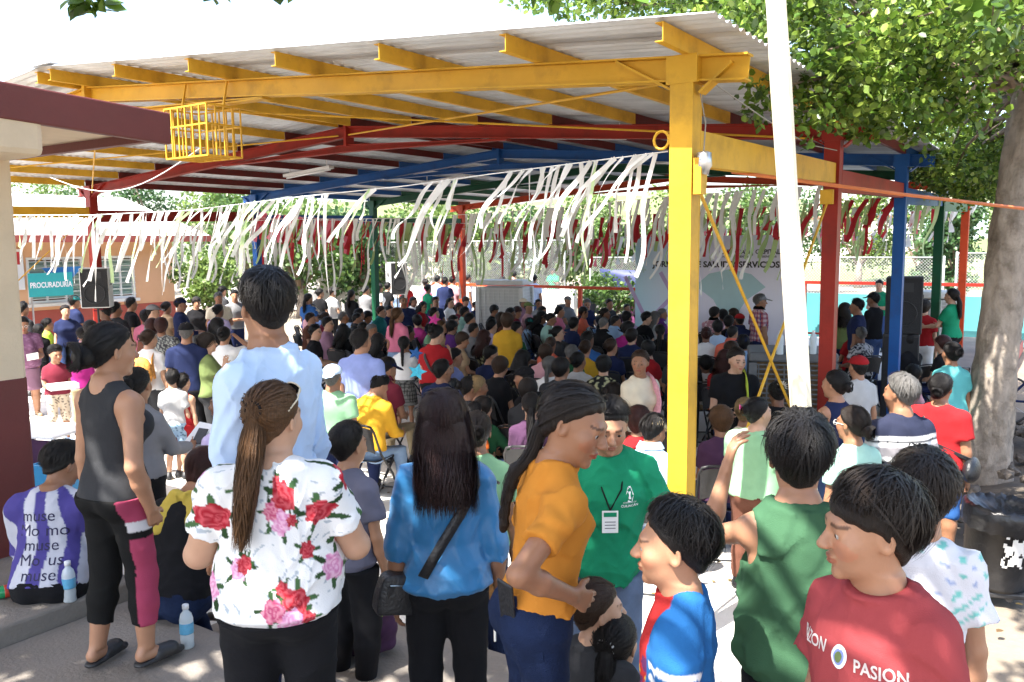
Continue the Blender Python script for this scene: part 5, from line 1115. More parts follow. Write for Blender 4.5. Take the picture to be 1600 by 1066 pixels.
def person_geo(s, lod):
    """dict part name -> mesh, in the person's own frame (facing +y, standing on z = 0)."""
    J = skeleton(s); hb, hd_, hg = ((.0095, .0044 if s.get('face') else .008, .0096), (.020, .0125, .020), (.030, .020, .031))[lod]
    if s.get('fine'): hb, hg = hb * s['fine'], hg * s['fine']
    if s.get('printfine'): hg *= s['printfine']
    out = {}; X, Y, Z = J['F']; T = J['T']; tab = J['tab']; seed = s.get('seed', 1); top = s.get('top', 'tee'); bot = s.get('bottom', 'trousers'); sc = (s['h'] / 1.7) ** .8
    # ---- skin
    parts = []; hp = head_prims(J, s, lod)
    if top in ('tank', 'sleeveless'):
        ub = [loft(J['P0'], X, Y, Z, T, tab, .03, .45, 1.0)] + hp[3:4] + [p for sd in (-1, 1) for p in arm_prims(J, s, sd, lod)[:3]] + [ell(J['S'][sd] * .75 + J['at'](.78) * .25 - Z * .005, (.05 * sc, .06 * sc, .055 * sc), .03) for sd in (-1, 1)] + [rc(J['at'](.925, sd * .03, -.012), J['S'][sd], .038 * sc, .044 * sc, .045) for sd in (-1, 1)]
        parts.append(shape(ub, hb)); parts.append(shape(hp, hd_))
        for sd in (-1, 1):
            a = arm_prims(J, s, sd, lod); parts.append(shape(a[2:], hb * .7 if lod else .0062))
    else:
        parts.append(shape(hp + [loft(J['P0'], X, Y, Z, T, tab, .03, .80 if top not in ('long', 'elbow') else .70, 1.0)] + ([rc(J['at'](.86), J['S'][sd], .035, .04, .03) for sd in (-1, 1)] if top in ('long', 'elbow') else []), hd_))
        for sd in (-1, 1):
            a = arm_prims(J, s, sd, lod); S_, E2, W2 = J['S'][sd], J['E'][sd], J['W'][sd]
            if top == 'long' and lod == 2: a = [rc(E2 * .3 + W2 * .7, W2, .036 * sc, .028 * sc, .015)] + a[3:]
            elif top == 'long': pass
            elif top == 'elbow': pass
            else: a[0] = rc(S_ * .58 + E2 * .42, E2, .0465 * sc * s.get('ag', 1.0) * {'m': 1.08, 'f': .92, 'h': 1.28, 'c': .84}[s.get('sex', 'f')], .039 * sc * s.get('ag', 1.0) * {'m': 1.08, 'f': .92, 'h': 1.28, 'c': .84}[s.get('sex', 'f')], .025)
            parts.append(shape(a, (.0064, .014, hb * .85)[lod]))
    lc = {'shorts': .0, 'skirt': .05, 'capri': .6, 'trousers': .95, 'bermuda': .15}.get(bot, .95)
    if lc < .9 and not s.get('nolegs'):
        for sd in (-1, 1):
            A = J['A'][sd]; parts.append(shape(leg_prims(J, s, sd) + [rc(A + np.array([0, -.03, -.035]) * sc, A + J['ft'][sd] * .13 * sc + np.array([0, 0, -.05]) * sc, .032 * sc, .022 * sc, .03)], hb))
    V, Fc = join_vf(parts)
    L = ((V - J['H']) @ J['Rh']) / J['hs']; C = np.ones((len(V), 3), np.float32); x, y, z = np.abs(L[:, 0]), L[:, 1], L[:, 2]
    face = (y > .05) & (np.abs(z) < .12) & (x < .09)
    lip = face & (((x / .024) ** 2 + ((z + .060) / .0115) ** 2) < 1) & (y > .08); C[lip] = (.82, .58, .58) if s.get('sex') in ('m', 'c') else (.85, .42, .45)
    brow = face & (np.abs(z - .0285 + .10 * (x - .032) ** 2 * 20) < (.0042 if s.get('sex') != 'm' else .006)) & (x > .013) & (x < .052); C[brow] = (.30, .27, .26)
    chk = face & (((x - .042) / .025) ** 2 + ((z + .03) / .025) ** 2 < 1); C[chk & ~lip] *= (1.08, .93, .92)
    if lod:
        ey = face & (((x - .032) / .0135) ** 2 + ((z - .004) / .0062) ** 2 < 1); C[ey] = (.13, .12, .12)
    if s.get('beard'):
        bd = (z < -.035) & (y > .0) & (z > -.125) & (x < .075) & ~lip; C[bd] *= (.42, .40, .40)
    if s.get('stubble'):
        bd = (y > -.10) & (z > -.05) & (np.abs(L[:, 2] - .0) < .1) & (y < .02) & (x > .05); C[bd] *= (.5, .48, .48)
    out['body'] = (V, Fc, SKIN[0], C)
    if lod == 0 and s.get('eyes', True):
        eb = MB(); cols = []
        for sd in (-1, 1):
            c = hw(J, (sd * .032, .0775, .004)); r = .0118 * J['hs']; g = R(s.get('gaze', 0)); Me = J['Rh'] @ rotm(g, R(s.get('gazen', 6)))
            prof = [(r * math.sin(a), r * math.cos(a)) for a in np.radians([1, 14, 33, 36, 50, 72, 95, 130, 179])]
            n = 14; V_ = [];
            for (rr, zz) in prof:
                for k in range(n): V_.append(tuple(c + Me @ np.array([rr * math.cos(k * 6.2832 / n), zz, rr * math.sin(k * 6.2832 / n)])))
            o = len(eb.v); eb.v += V_; 
            for i in range(len(prof) - 1):
                for k in range(n): eb.f.append((o + i * n + k, o + (i + 1) * n + k, o + (i + 1) * n + (k + 1) % n, o + i * n + (k + 1) % n)); cols.append(1 if i < 3 else 0)
        h_ = len(eb.v) // 2; hf = len(eb.f) // 2; out['eye#1'] = (eb.v[:h_], eb.f[:hf], None, cols[:hf]); out['eye#2'] = (eb.v[h_:], [tuple(i - h_ for i in f) for f in eb.f[hf:]], None, cols[hf:])
    # ---- top
    ls = s.get('loose', .016) * (1 if lod < 2 else 1.1); hem = s.get('hem', .08)
    if s.get('pose') != 'stand' and s.get('pose'): hem = max(hem, .10)
    amp = s.get('amp', .004) * (1 if lod < 2 else .6); SL = {'tee': .62, 'long': None, 'tank': 0, 'sleeveless': 0, 'polo': .62, 'elbow': .98, 'dress': .55}[top]
    P = [loft(J['P0'], X, Y, Z, T, tab, .03, hem, .945, ls, flare=s.get('flare', .006))]
    if s.get('bust', s.get('sex') in ('f', 'h')):
        for sd in (-1, 1): P.append(ell(J['at'](.60, sd * .07 * sc, np.interp(.6, tab[:, 0], tab[:, 2]) - .022), (.068 * sc, .062 * sc, .062 * sc), .05))
    if s.get('sex') == 'h': P.append(ell(J['at'](.30, 0, .03), (np.interp(.3, tab[:, 0], tab[:, 1]) + .015, .17 * sc, .13), .06))
    asc = (s['h'] / 1.7) ** .8 * s.get('ag', 1.0) * (1.0 if s.get('sex') != 'h' else 1.28) * {'m': 1.08, 'f': .92, 'h': 1.0, 'c': .84}[s.get('sex', 'f')]
    if SL != 0:
        for sd in (-1, 1):
            S, E_, W_ = J['S'][sd], J['E'][sd], J['W'][sd]; o = ls * .9 + .006
            P.append(ell(S * .86 + J['at'](.79) * .14, (.050 * asc + o * .35, .056 * asc + o * .4, .046 * asc + o * .25), .04)); P.append(rc(J['at'](.925, sd * .035, -.012), S * .96 + J['at'](.79) * .04 + Z * .004, .040 * sc + o * .4, .044 * asc + o * .3, .045))
            if SL is None: P += [rc(S, E_, .053 * asc + o * .7, .043 * asc + o * .7, .03), rc(E_, W_, .044 * asc + o * .7, .034 * sc + o * .5, .02, cut=.97)]
            elif SL > .9: P += [rc(S, E_, .053 * asc + o * .7, .043 * asc + o, .03), rc(E_, W_, .044 * asc + o, .042 * asc + o, .02, cut=.28)]
            else:
                P.append(rc(S, E_, .053 * asc + o * .8, .046 * asc + o * 1.3, .03, cut=SL))
                if lod == 0: a_ = S + (E_ - S) * (SL - .085); P.append(rc(a_, a_ + (E_ - S) * .17, .0505 * asc + o * 1.12 + .0022, .0495 * asc + o * 1.16 + .0022, .003, cut=.5))
    else:
        for sd in (-1, 1): P.append(rc(J['at'](.925, sd * .03, -.012), J['S'][sd], .038 * sc + .007, .044 * sc + .007, .045)); P.append(ell(J['S'][sd] * .75 + J['at'](.78) * .25 - Z * .005, (.05 * sc + .007, .06 * sc + .007, .055 * sc + .007), .03))
    lo = np.min([p.lo for p in P], 0) - .05; hi = np.max([p.hi for p in P], 0) + .05
    P.append(folds(lo, hi, amp, 24, seed, (1, 1, .8)))
    if lod == 0: P.insert(1, loft(J['P0'], X, Y, Z, T, tab, .004, hem, hem + .04, ls + .0028, flare=0.0 if s.get('flare') is None else 0)); P.append(folds(lo, hi, amp * .62, 52, seed + 5, (1, 1, .55)))
    nk = J['at'](1.0); nw = s.get('neckw', .068); P.append(ell(nk + Y * .012 + Z * .02, (nw * sc, nw * sc * 1.02, .072 * sc), .008, None if abs(s.get('lean', 0)) < 1 else np.stack([X, Y, Z], 1), 1))
    if lod < 2 and top in ('tee', 'sleeveless') and not s.get('vneck'):
        tc_, tr_ = nk + Y * .012 - Z * .026, nw * sc * .94
        for a in np.arange(0, 6.28, .35): P.append(rc(tc_ + X * tr_ * math.cos(a) + Y * tr_ * 1.02 * math.sin(a) - Z * .012 * math.sin(a), tc_ + X * tr_ * math.cos(a + .35) + Y * tr_ * 1.02 * math.sin(a + .35) - Z * .012 * math.sin(a + .35), .0075, .0075, .006))
    if s.get('vneck'): P.append(rc(nk + Y * .06, J['at'](.80, 0, .13), .045, .006, .006, op=1))
    if top in ('tank', 'sleeveless'):
        for sd in (-1, 1): P.append(ell(J['S'][sd] + X * sd * (.055 if top == 'sleeveless' else .036) * sc - Z * .02, (.075 * sc, .17 * sc, .115 * sc), .008, np.stack([X, Y, Z], 1), 1))
        if top == 'tank': P.append(ell(J['at'](1.0), (.062 * sc, .2 * sc, .085 * sc), .01, np.stack([X, Y, Z], 1), 1))
    V, Fc = shape(P, hg); out['shirt'] = (V, Fc, CL['grey'], s['print'](V, J) if s.get('print') else None)
    # collar
    if s.get('collar'):
        cb = MB(); n = 26; V_ = []
        prof = ((.066, -.020), (.070, .014), (.069, .034), (.077, .034), (.092, .006), (.104, -.018))
        for (r, zz) in prof:
            for k in range(n):
                a = math.pi / 2 + .28 + (2 * math.pi - .56) * k / (n - 1); fr = max(0, math.sin(a)); e = r + (.010 * fr if zz < .02 and r > .07 else 0)
                p = nk + X * math.cos(a) * e * sc * 1.05 + Y * (math.sin(a) * e * sc * 1.05 + .004) + Z * (zz - .02 * fr - .012 + .012 * (1 - fr)) * 1.0; V_.append(p)
        cb.add(V_, [(i * n + k, (i + 1) * n + k, (i + 1) * n + k + 1, i * n + k + 1) for i in range(len(prof) - 1) for k in range(n - 1)])
        out['collar'] = (cb.v, cb.f, CL['grey'], None)
    # ---- bottom
    if bot and not s.get('nobottom'):
        o = s.get('legoff', .010); wl = s.get('waist', .24)
        if s.get('pose') in ('sit', 'ground'): wl = max(.16, hem + .06)
        P = [loft(J['P0'], X, Y, Z, T, tab, .04, .03 if bot != 'skirt' else .0, wl, .006)]
        if bot in ('skirt', 'dress'):
            K0 = J['P0'] * .5 + (J['K'][-1] + J['K'][1]) * .25; kz = s.get('skirtz', .30) * s['h']
            if s.get('pose') == 'stand' or not s.get('pose'): P.append(loft((0, 0, kz), np.array([1., 0, 0]), np.array([0, 1., 0]), np.array([0, 0, 1.]), J['P0'][2] + T * .12 - kz, [(0, .225 * sc, .19 * sc, 0), (.5, .20 * sc, .165 * sc, -.01), (1, tab[1, 1] + .012, tab[1, 2] + .012, -.01)], .04))
            else: P += [p for sd in (-1, 1) for p in leg_prims(J, s, sd, .02, 0.04)]
        else:
            ct = {'shorts': .03, 'bermuda': .2, 'capri': .66, 'trousers': .985}[bot]
            for sd in (-1, 1): P += leg_prims(J, s, sd, o, ct, s.get('legloose', 1.2), s.get('ankle'))
            P.append(ell(J['P0'] - Y * .035 * sc + Z * .06, (tab[1, 1] * .92, tab[1, 2] * .9, .09 * sc), .04))
            for sd in (-1, 1): P.append(ell(J['P0'] + X * sd * .075 * sc - Y * tab[1, 2] * .45 + Z * .05, (.085 * sc * s.get('g', 1), .09 * sc, .10 * sc), .03))
        wc = wl if s.get('tucked') else min(wl, hem + .05); pc = J['P0'] + Z * T * wc
        P.append(Pr(lambda X_, Y_, Z_: -((X_ - pc[0]) * Z[0] + (Y_ - pc[1]) * Z[1] + (Z_ - pc[2]) * Z[2]), J['P0'] - .9, J['P0'] + .9, .004, 1))
        lo = np.min([p.lo for p in P if p.op == 0], 0) - .05; hi = np.max([p.hi for p in P if p.op == 0], 0) + .05; P.append(folds(lo, hi, .0032 if lod < 2 else .002, 30, seed + 9, (1, 1, 1.3)))
        V, Fc = shape(P, hg * ((1.55, 1.3, 1.45)[lod] if not s.get('print2') else .95)); out['trousers' if bot not in ('skirt', 'dress') else 'skirt'] = (V, Fc, CL['denim'], s['print2'](V, J) if s.get('print2') else None)
    # ---- shoes
    if not s.get('noshoes'):
        for sd in (-1, 1):
            A = J['A'][sd]; d = J['ft'][sd]; z0 = A[2] - s['h'] * .048
            h0 = np.array([A[0], A[1] - .035 * sc, z0 + .038 * sc]); t0 = np.array([A[0], A[1], 0]) + d * .155 * sc + np.array([0, 0, z0 + .028 * sc])
            P = [rc(h0, t0, .040 * sc, .030 * sc, .02), rc(A + np.array([0, -.01, .0]), h0, .042 * sc, .042 * sc, .02)] if s.get('shoe', 'shoe') == 'shoe' else [rc(h0 - np.array([0, 0, .030 * sc]), t0 - np.array([0, 0, .018 * sc]), .040 * sc, .042 * sc, .01, flat=(np.array([0, 0, 1.]), 2.6)), rc(h0 * .35 + t0 * .65 + np.array([0, 0, .0]) - d * .02, h0 * .3 + t0 * .7 + d * .02, .046 * sc, .044 * sc, .01, flat=(np.array([0, 0, 1.]), 1.3))]
            V, Fc = shape(P, (.012, .017, .028)[lod]); out['shoe#%d' % (sd + 2)] = (V, Fc, M_shoe, None)
    # ---- hair, headgear
    tail = []
    if s.get('hair') != 'none':
        P, tail = hair_prims(J, s)
        lo = J['H'] - .5; P.append(folds(lo - .6, J['H'] + .5, .0018 if lod < 2 else .001, 90, seed, (1, 1, .35)))
        V, Fc = shape(P, hd_ * 1.2); out['hair'] = (V, Fc, HR['dark'], None)
        rb = hair_ribbons(J, s, tail, s.get('strands', (800, 200, 50)[lod]), lod); out['hair_strands'] = (np.concatenate(rb.V), np.concatenate(rb.F), HR['dark'], None)
    hat = s.get('hat')
    if hat:
        q = J['hs']; M = J['Rh']
        E = lambda c, r, k=.01, op=0, M2=None: ell(hw(J, c), np.array(r) * q, k * q, M if M2 is None else M @ M2, op)
        P = [E((0, -.015, .045), (.094, .112, .088))]; bt = hw(J, (0, 0, .042)); up = M[:, 2]
        P.append(Pr(lambda X_, Y_, Z_: (X_ - bt[0]) * up[0] + (Y_ - bt[1]) * up[1] + (Z_ - bt[2]) * up[2], J['H'] - .3, J['H'] + .3, .006, 1))
        if hat == 'cap': P.append(E((0, .125, .048), (.075, .085, .010), .008, 0, rotm(0, R(12)))); P.append(E((0, -.02, .134), (.008, .008, .006)))
        elif hat == 'back': P.append(E((0, -.14, .04), (.07, .075, .010), .008, 0, rotm(0, R(-14))))
        elif hat == 'brim': P.append(E((0, -.01, .042), (.165, .18, .010), .02))
        V, Fc = shape(P, max(.0075, hd_ * 1.0)); out['cap'] = (V, Fc, CL['black'], None)
    s['_J'] = J; s['_tail'] = tail
    return out
def finish(geo):
    out = {}
    for k, (V, Fc, m, C) in geo.items():
        nm = k.split('#')[0]
        if nm == 'eye': out[k] = mesh_from('eye', V, Fc, None, True, [M_eye, M_iris], C); continue
        me = mesh_from(nm, V, Fc, m, True)
        if C is not None: set_col(me, C)
        out[k] = me
    return out
def person_meshes(s, lod): return finish(person_geo(s, lod))
from concurrent.futures import ThreadPoolExecutor
def build_all(jobs):           # [(spec, lod)] -> list of mesh dicts; the number crunching runs on all cores
    with ThreadPoolExecutor(4) as ex: geos = list(ex.map(lambda j: person_geo(*j), jobs))
    return [finish(g) for g in geos]
def add_person(label, s, meshes, loc, rz, mats_, group=None, name='person'):
    t = thing(name, label, 'person', loc, rz, group)
    for k, me in meshes.items():
        nm = k.split('#')[0]; k = nm; o = obj(nm, me, t)
        key = {'hair_strands': 'hair', 'skirt': 'trousers', 'collar': 'collar'}.get(k, k)
        m = mats_.get(key) or (mats_.get('shirt') if key == 'collar' else None)
        if m is not None and len(me.materials) == 1:
            o.material_slots[0].link = 'OBJECT'; o.material_slots[0].material = m
    return t
# ---------------------------------------------------------------- placing people
JOBS = []
def heading(px, turn): return YAW - math.atan((px - 800) / F_PX) - R(turn)
def put(label, px, py, gz, turn, lod=1, group=None, mats_=None, skin=0, shirt='grey', trousers='denim', hair='black', cap=None, shoe=None, collar=None, after=None, **s):
    s.setdefault('seed', len(JOBS) + 1); s['amp'] = s.get('amp', .004) * 1.25; s['haircol'] = hair; s.setdefault('hair', s.pop('style', 'short'))
    if 'footwear' in s: s['shoe'] = s.pop('footwear')
    J = skeleton(dict(s)); ht = J['H'] + J['Rh'] @ np.array([0, -.015, .117 + (.02 if s.get('hair') != 'bald' else .004)]) * J['hs']
    rz = heading(px, turn); p = atz(px, py, gz + ht[2]); ca, sa = math.cos(rz), math.sin(rz)
    bs = s.pop('base', None)
    if bs: p = atz(bs[0], bs[1], gz); ht = np.zeros(3)
    dp = s.pop('dep', None)
    if dp: p = atd(px, py, dp); gz = p[2] - ht[2]
    loc = np.array([p[0] - ht[0] * ca + ht[1] * sa, p[1] - ht[0] * sa - ht[1] * ca, gz])
    c = lambda k: CL[k] if isinstance(k, str) else k
    m = dict(body=SKIN[skin], shirt=c(shirt), trousers=c(trousers), hair=HR[hair], cap=c(cap) if cap else None, shoe=c(shoe) if shoe else M_shoe, collar=c(collar) if collar else None)
    s['loc'], s['rz'] = loc, rz; JOBS.append((label, s, lod, group, m, after)); return s
def wpt(s, v):
    ca, sa = math.cos(s['rz']), math.sin(s['rz']); v = np.asarray(v, float); return np.array([v[0] * ca - v[1] * sa, v[0] * sa + v[1] * ca, v[2]]) + s['loc']
def flush():
    global JOBS
    MM = build_all([(s, lod) for _, s, lod, _, _, _ in JOBS])
    for (label, s, lod, group, m, after), me in zip(JOBS, MM):
        t = add_person(label, s, me, s['loc'], s['rz'], m, group); s['_me'] = me; s['_t'] = t
        if after: after(s, t, me)
    JOBS = []
def decal(me, gm, origin, right, up, out, m, name, parent, lift=.002, depth=.5):   # lay flat print geometry gm (xy) on a garment
    V = np.empty(len(me.vertices) * 3, np.float32); me.vertices.foreach_get('co', V); V = V.reshape(-1, 3)
    bvh = BVHTree.FromPolygons([Vector(v) for v in V.tolist()], [tuple(p.vertices) for p in me.polygons])
    _b = bmesh.new(); _b.from_mesh(gm); bmesh.ops.triangulate(_b, faces=_b.faces); _b.to_mesh(gm); _b.free()
    origin, right, up, out = (np.asarray(x, float) for x in (origin, right, up, out)); right = unit(right); up = unit(up); out = unit(out); ok = True
    for v in gm.vertices:
        p = origin + right * v.co.x + up * v.co.y + out * depth * .5; h = bvh.ray_cast(Vector(p), Vector(-out), depth)
        v.co = (h[0] + Vector(out) * lift) if h[0] is not None else Vector(origin + right * v.co.x + up * v.co.y)
    gm.materials.clear(); gm.materials.append(m); return obj(name, gm, parent)
def tdecal(me, parent, s, size, origin, right, up, out, m, bold=0.0, sx=1.0, name='lettering'):
    return decal(me, text_mesh(name, s, size, m, 0.0, bold, 'CENTER', sx), origin, right, up, out, m, name, parent)
def poly_mesh(name, polys):
    b = MB()
    for p in polys:
        o = len(b.v); b.v += [(x, y, 0) for x, y in p]; c = np.mean(p, 0); b.v.append((c[0], c[1], 0)); n = len(p); b.f += [(o + i, o + (i + 1) % n, o + n) for i in range(n)]
    return b.mesh(name)
M_print = mat('cloth_print', (1, 1, 1), .9, .06, 9, .25, 300, attr='Col', spec=.12)
M_satin = mat('cloth_satin', (.025, .16, .36), .36, .06, 9, .1, 200, spec=.45, sheen=.2)
M_den = mat('cloth_jeans', (.010, .018, .05), .85, .35, 7, .4, 300, dirt=(.035, .055, .12), dscale=5, damt=.5, spec=.12)
M_lden = mat('cloth_pale_jeans', (.13, .18, .28), .8, .25, 7, .4, 420, spec=.3)
M_leather = mat('black_leather', (.016, .017, .02), .38, .2, 20, .3, 90); M_steel = mat('chrome', (.6, .6, .6), .2, .05, metal=1.0)
def tcoord(V, J): X, Y, Z = J['F']; r = V - J['P0']; return r @ X, r @ Y, (r @ Z) / J['T']
def floral(V, J):
    u, v, w = tcoord(V, J); C = np.full((len(V), 3), .80, np.float32); ang0 = np.arctan2(u, -v); hz_ = w * J['T']
    rr = np.random.RandomState(5)
    us = np.arctan2(u, -v) * .185                      # unrolled round the back
    fl = [(.07, .47, .052, 0), (.055, .385, .042, 1), (.10, .39, .022, 0), (-.125, .565, .038, 1), (-.085, .575, .042, 0), (-.14, .50, .026, 1), (.045, .52, .022, 0), (.01, .425, .032, 2), (.09, .12, .044, 0), (.07, .055, .046, 1), (.01, .10, .038, 2), (.045, .165, .024, 0), (.125, .06, .022, 0), (-.125, .235, .036, 1), (-.105, .25, .030, 0), (.155, .28, .03, 0), (.20, .40, .04, 0), (.24, .2, .045, 1), (-.22, .4, .045, 0), (-.25, .15, .045, 1), (.30, .5, .045, 0), (-.32, .5, .04, 1), (.33, .3, .05, 2), (-.36, .3, .05, 0), (.40, .15, .045, 1), (-.42, .45, .045, 2)]
    for (a, b, r, k) in fl:
        for j in range(5):
            t = j * 1.35 + a * 40; ca, sa = math.cos(t), math.sin(t); dx = us - (a + ca * r * 1.25); dz = hz_ - (b + sa * r * 1.2); p = dx * ca + dz * sa; q = -dx * sa + dz * ca
            m = (p / (r * .62)) ** 2 + (q / (r * .22)) ** 2 < 1; C[m] = np.array((.035, .075, .03)) * rr.uniform(.7, 1.9)
    for (a, b, r, k) in fl:
        dx = us - a; dz = hz_ - b; d = np.sqrt(dx * dx + dz * dz) / r; th = np.arctan2(dz, dx); m = d < 1 + .12 * np.sin(th * 6 + a * 90)
        pet = .5 + .5 * np.sin(d * 13 + 2.2 * np.sin(th * 3 + d * 5 + a * 50)); base = np.array([(.33, .012, .025), (.62, .22, .42), (.50, .06, .16)][k]); lite = np.array([(.55, .09, .11), (.80, .50, .66), (.72, .30, .38)][k])
        C[m] = (base[None] * (1 - pet[m, None]) + lite[None] * pet[m, None])
    g = (np.sin(us * 70 + 3 * np.sin(hz_ * 50)) * np.sin(hz_ * 62 + 2 * np.sin(us * 44)) > .86) & (C[:, 0] > .79); C[g] = (.42, .47, .52)
    return C
def muse(V, J):
    u, v, w = tcoord(V, J); C = np.full((len(V), 3), (.50, .50, .56), np.float32); us = np.arctan2(u, -v)
    m = (np.sin(us * 6.0 + 1.6 + .9 * np.sin(w * 9)) > .05); C[m] = (.075, .06, .24); return C
def sidestripe(V, J):
    C = np.full((len(V), 3), .012, np.float32); x, y = V[:, 0], V[:, 1]; A, K, H = J['A'][1], J['K'][1], J['hip'][1]; cx = np.interp(V[:, 2], [A[2], K[2], H[2]], [A[0], K[0], H[0]]); cy = np.interp(V[:, 2], [A[2], K[2], H[2]], [A[1], K[1], H[1]])
    z = V[:, 2]; s_ = (x - cx > np.interp(z, [.3, .8], [.028, .055])); C[s_] = (.36, .055, .11); b = s_ & (z > .66) & (z < .71); C[b] = (.62, .6, .62); b = s_ & (z > .62) & (z < .66); C[b] = .012; return C
def boyjersey(V, J):
    u, v, w = tcoord(V, J); C = np.full((len(V), 3), (.02, .12, .33), np.float32); S = J['S'][1]
    fr = (v > .012 - .25 * np.abs(u) * 0) & (np.abs(u) < .105); C[fr] = (.42, .03, .03); h_ = w * J['T']
    pat = np.sin(u * 60 + 4 * np.sin(h_ * 28)) * np.sin(h_ * 46 + 3 * np.sin(u * 33)); low = fr & (w < .62); C[low & (pat > .25)] = (.12, .03, .10); C[low & (pat < -.45)] = (.70, .48, .04); C[fr & (np.abs(u) > .09)] = (.02, .12, .33)
    for sd in (-1, 1):
        a = J['S'][sd]; b = J['E'][sd]; d = (b - a) / np.linalg.norm(b - a); t = (V - a) @ d / np.linalg.norm(b - a); side = np.sign(u) == sd; far = np.abs(u) > .10
        for t0 in (.36, .50): m = side & (t > t0) & (t < t0 + .075) & (np.linalg.norm((V - a) - ((V - a) @ d)[:, None] * d, axis=1) < .09) & far; C[m] = .75
    return C
def palepolo(V, J):
    u, v, w = tcoord(V, J); C = np.full((len(V), 3), (.70, .70, .74), np.float32); p = np.sin(V[:, 0] * 55 + 3 * np.sin(V[:, 2] * 30)) * np.sin(V[:, 2] * 70 + 2 * np.sin(V[:, 0] * 26)); C[p > .80] = (.20, .55, .50); C[p < -.86] = (.35, .42, .62); return C
def stripes(V, J):
    u, v, w = tcoord(V, J); C = np.full((len(V), 3), (.25, .235, .25), np.float32); C[w > .76] = (.022, .026, .05)
    for a, b, c in ((.725, .76, (.72, .72, .72)), (.69, .725, (.02, .022, .03)), (.655, .69, (.72, .72, .72)), (.50, .535, (.72, .72, .72)), (.0, .50, (.02, .022, .03))): C[(w >= a) & (w < b)] = c
    return C
def leopard(V, J):
    p = np.sin(V[:, 0] * 52 + 3 * np.sin(V[:, 2] * 31)) * np.sin(V[:, 2] * 56 + 3 * np.sin(V[:, 1] * 37 + V[:, 0] * 20)); C = np.full((len(V), 3), (.55, .54, .55), np.float32); C[np.abs(p) > .35] = (.012, .014, .03); return C
def dots(c0, c1, f=70, th=.5):
    def g(V, J):
        p = np.sin(V[:, 0] * f + 2 * np.sin(V[:, 2] * f * .6)) * np.sin(V[:, 2] * f * 1.1 + 2 * np.sin(V[:, 1] * f * .7)); C = np.full((len(V), 3), c0, np.float32); C[p > th] = c1; return C
    return g
def plaid(V, J):
    u, v, w = tcoord(V, J); h_ = w * J['T']; us = np.arctan2(u, -v) * .18; C = np.full((len(V), 3), (.55, .45, .45), np.float32); C[np.sin(us * 90) > .2] *= (.75, .3, .32); C[np.sin(h_ * 80) > .25] *= (.6, .35, .5); C[np.sin(us * 90 + 1.5) > .93] = (.05, .07, .2); return C
def checkskirt(V, J):
    C = np.full((len(V), 3), (.20, .20, .19), np.float32); a = np.arctan2(V[:, 0], V[:, 1]); C[np.sin(a * 26) > .55] = (.05, .05, .05); C[np.sin(V[:, 2] * 120) > .55] *= .4; return C

def band(s, t, name, pts, w, m, lat=(0, 1, 0)):       # a strip of cloth or a strap through points in the person's frame
    pts = [np.asarray(p, float) for p in pts]; k = np.linspace(0, 1, len(pts)); u = np.linspace(0, 1, 14); F_ = np.stack([np.interp(u, k, [p[j] for p in pts]) for j in range(3)], 1); V = []; lat = np.asarray(lat, float)
    for i, p in enumerate(F_):
        d = F_[min(i + 1, 13)] - F_[max(i - 1, 0)]; l = unit(np.cross(d, lat)); V += [p - l * w / 2, p - l * w / 6 + lat * .008, p + l * w / 6, p + l * w / 2 + lat * .006]
    b = MB(); b.add(V, [(4 * i + j, 4 * i + j + 1, 4 * i + j + 5, 4 * i + j + 4) for i in range(13) for j in range(3)]); o = b.build(name, m, t, True); q = o.modifiers.new('t', 'SOLIDIFY'); q.thickness = .006; return o
def shawl(s, t, sd, m, name='shawl', w=.13):
    J = s['_J']; tb = J['tab']; f = lambda w_: np.interp(w_, tb[:, 0], tb[:, 2]) + .035
    band(s, t, name, [J['at'](.30, sd * .08, f(.3)), J['at'](.55, sd * .09, f(.6) + .03), J['at'](.78, sd * .095, f(.78)), J['at'](.93, sd * .095, .01), J['at'](.78, sd * .09, -f(.78)), J['at'](.55, sd * .085, -f(.6))], w, m, J['F'][0])
def shoulder_bag(s, label, m, sd=1):
    J = s['_J']; t = thing('shoulder_bag', label, 'bag', s['loc'], s['rz']); tb = J['tab']; f = lambda w_: np.interp(w_, tb[:, 0], tb[:, 2]) + .03
    c = J['at'](.12, sd * (tb[1, 1] + .07), .0); V, Fc = shape([ell(c, (.06, .13, .10), .02), ell(c - np.array((0, 0, .03)), (.055, .14, .08), .02)], .012); obj('pouch', mesh_from('pouch', V, Fc, m, True), t)
    band(s, t, 'strap', [c + np.array((0, -.05, .08)), J['at'](.45, 0, -f(.45)), J['at'](.72, -sd * .08, -f(.72)), J['at'](.93, -sd * .09, -.01)], .035, m, J['F'][1])
def backpack(s, label, m):
    J = s['_J']; t = thing('backpack', label, 'backpack', s['loc'], s['rz']); c = J['at'](.52, 0, -.235); V, Fc = shape([ell(c, (.15, .10, .20), .04), ell(c - np.array((0, .03, .09)), (.12, .09, .09), .03), folds(c - .5, c + .5, .004, 40, 3)], .013); me = mesh_from('pack', V, Fc, m, True); obj('pack', me, t)
    for sd in (-1, 1): band(s, t, 'strap', [J['at'](.35, sd * .13, -.14), J['at'](.75, sd * .10, -.14), J['at'](.93, sd * .085, .0), J['at'](.75, sd * .10, .15)], .05, m, J['F'][0])
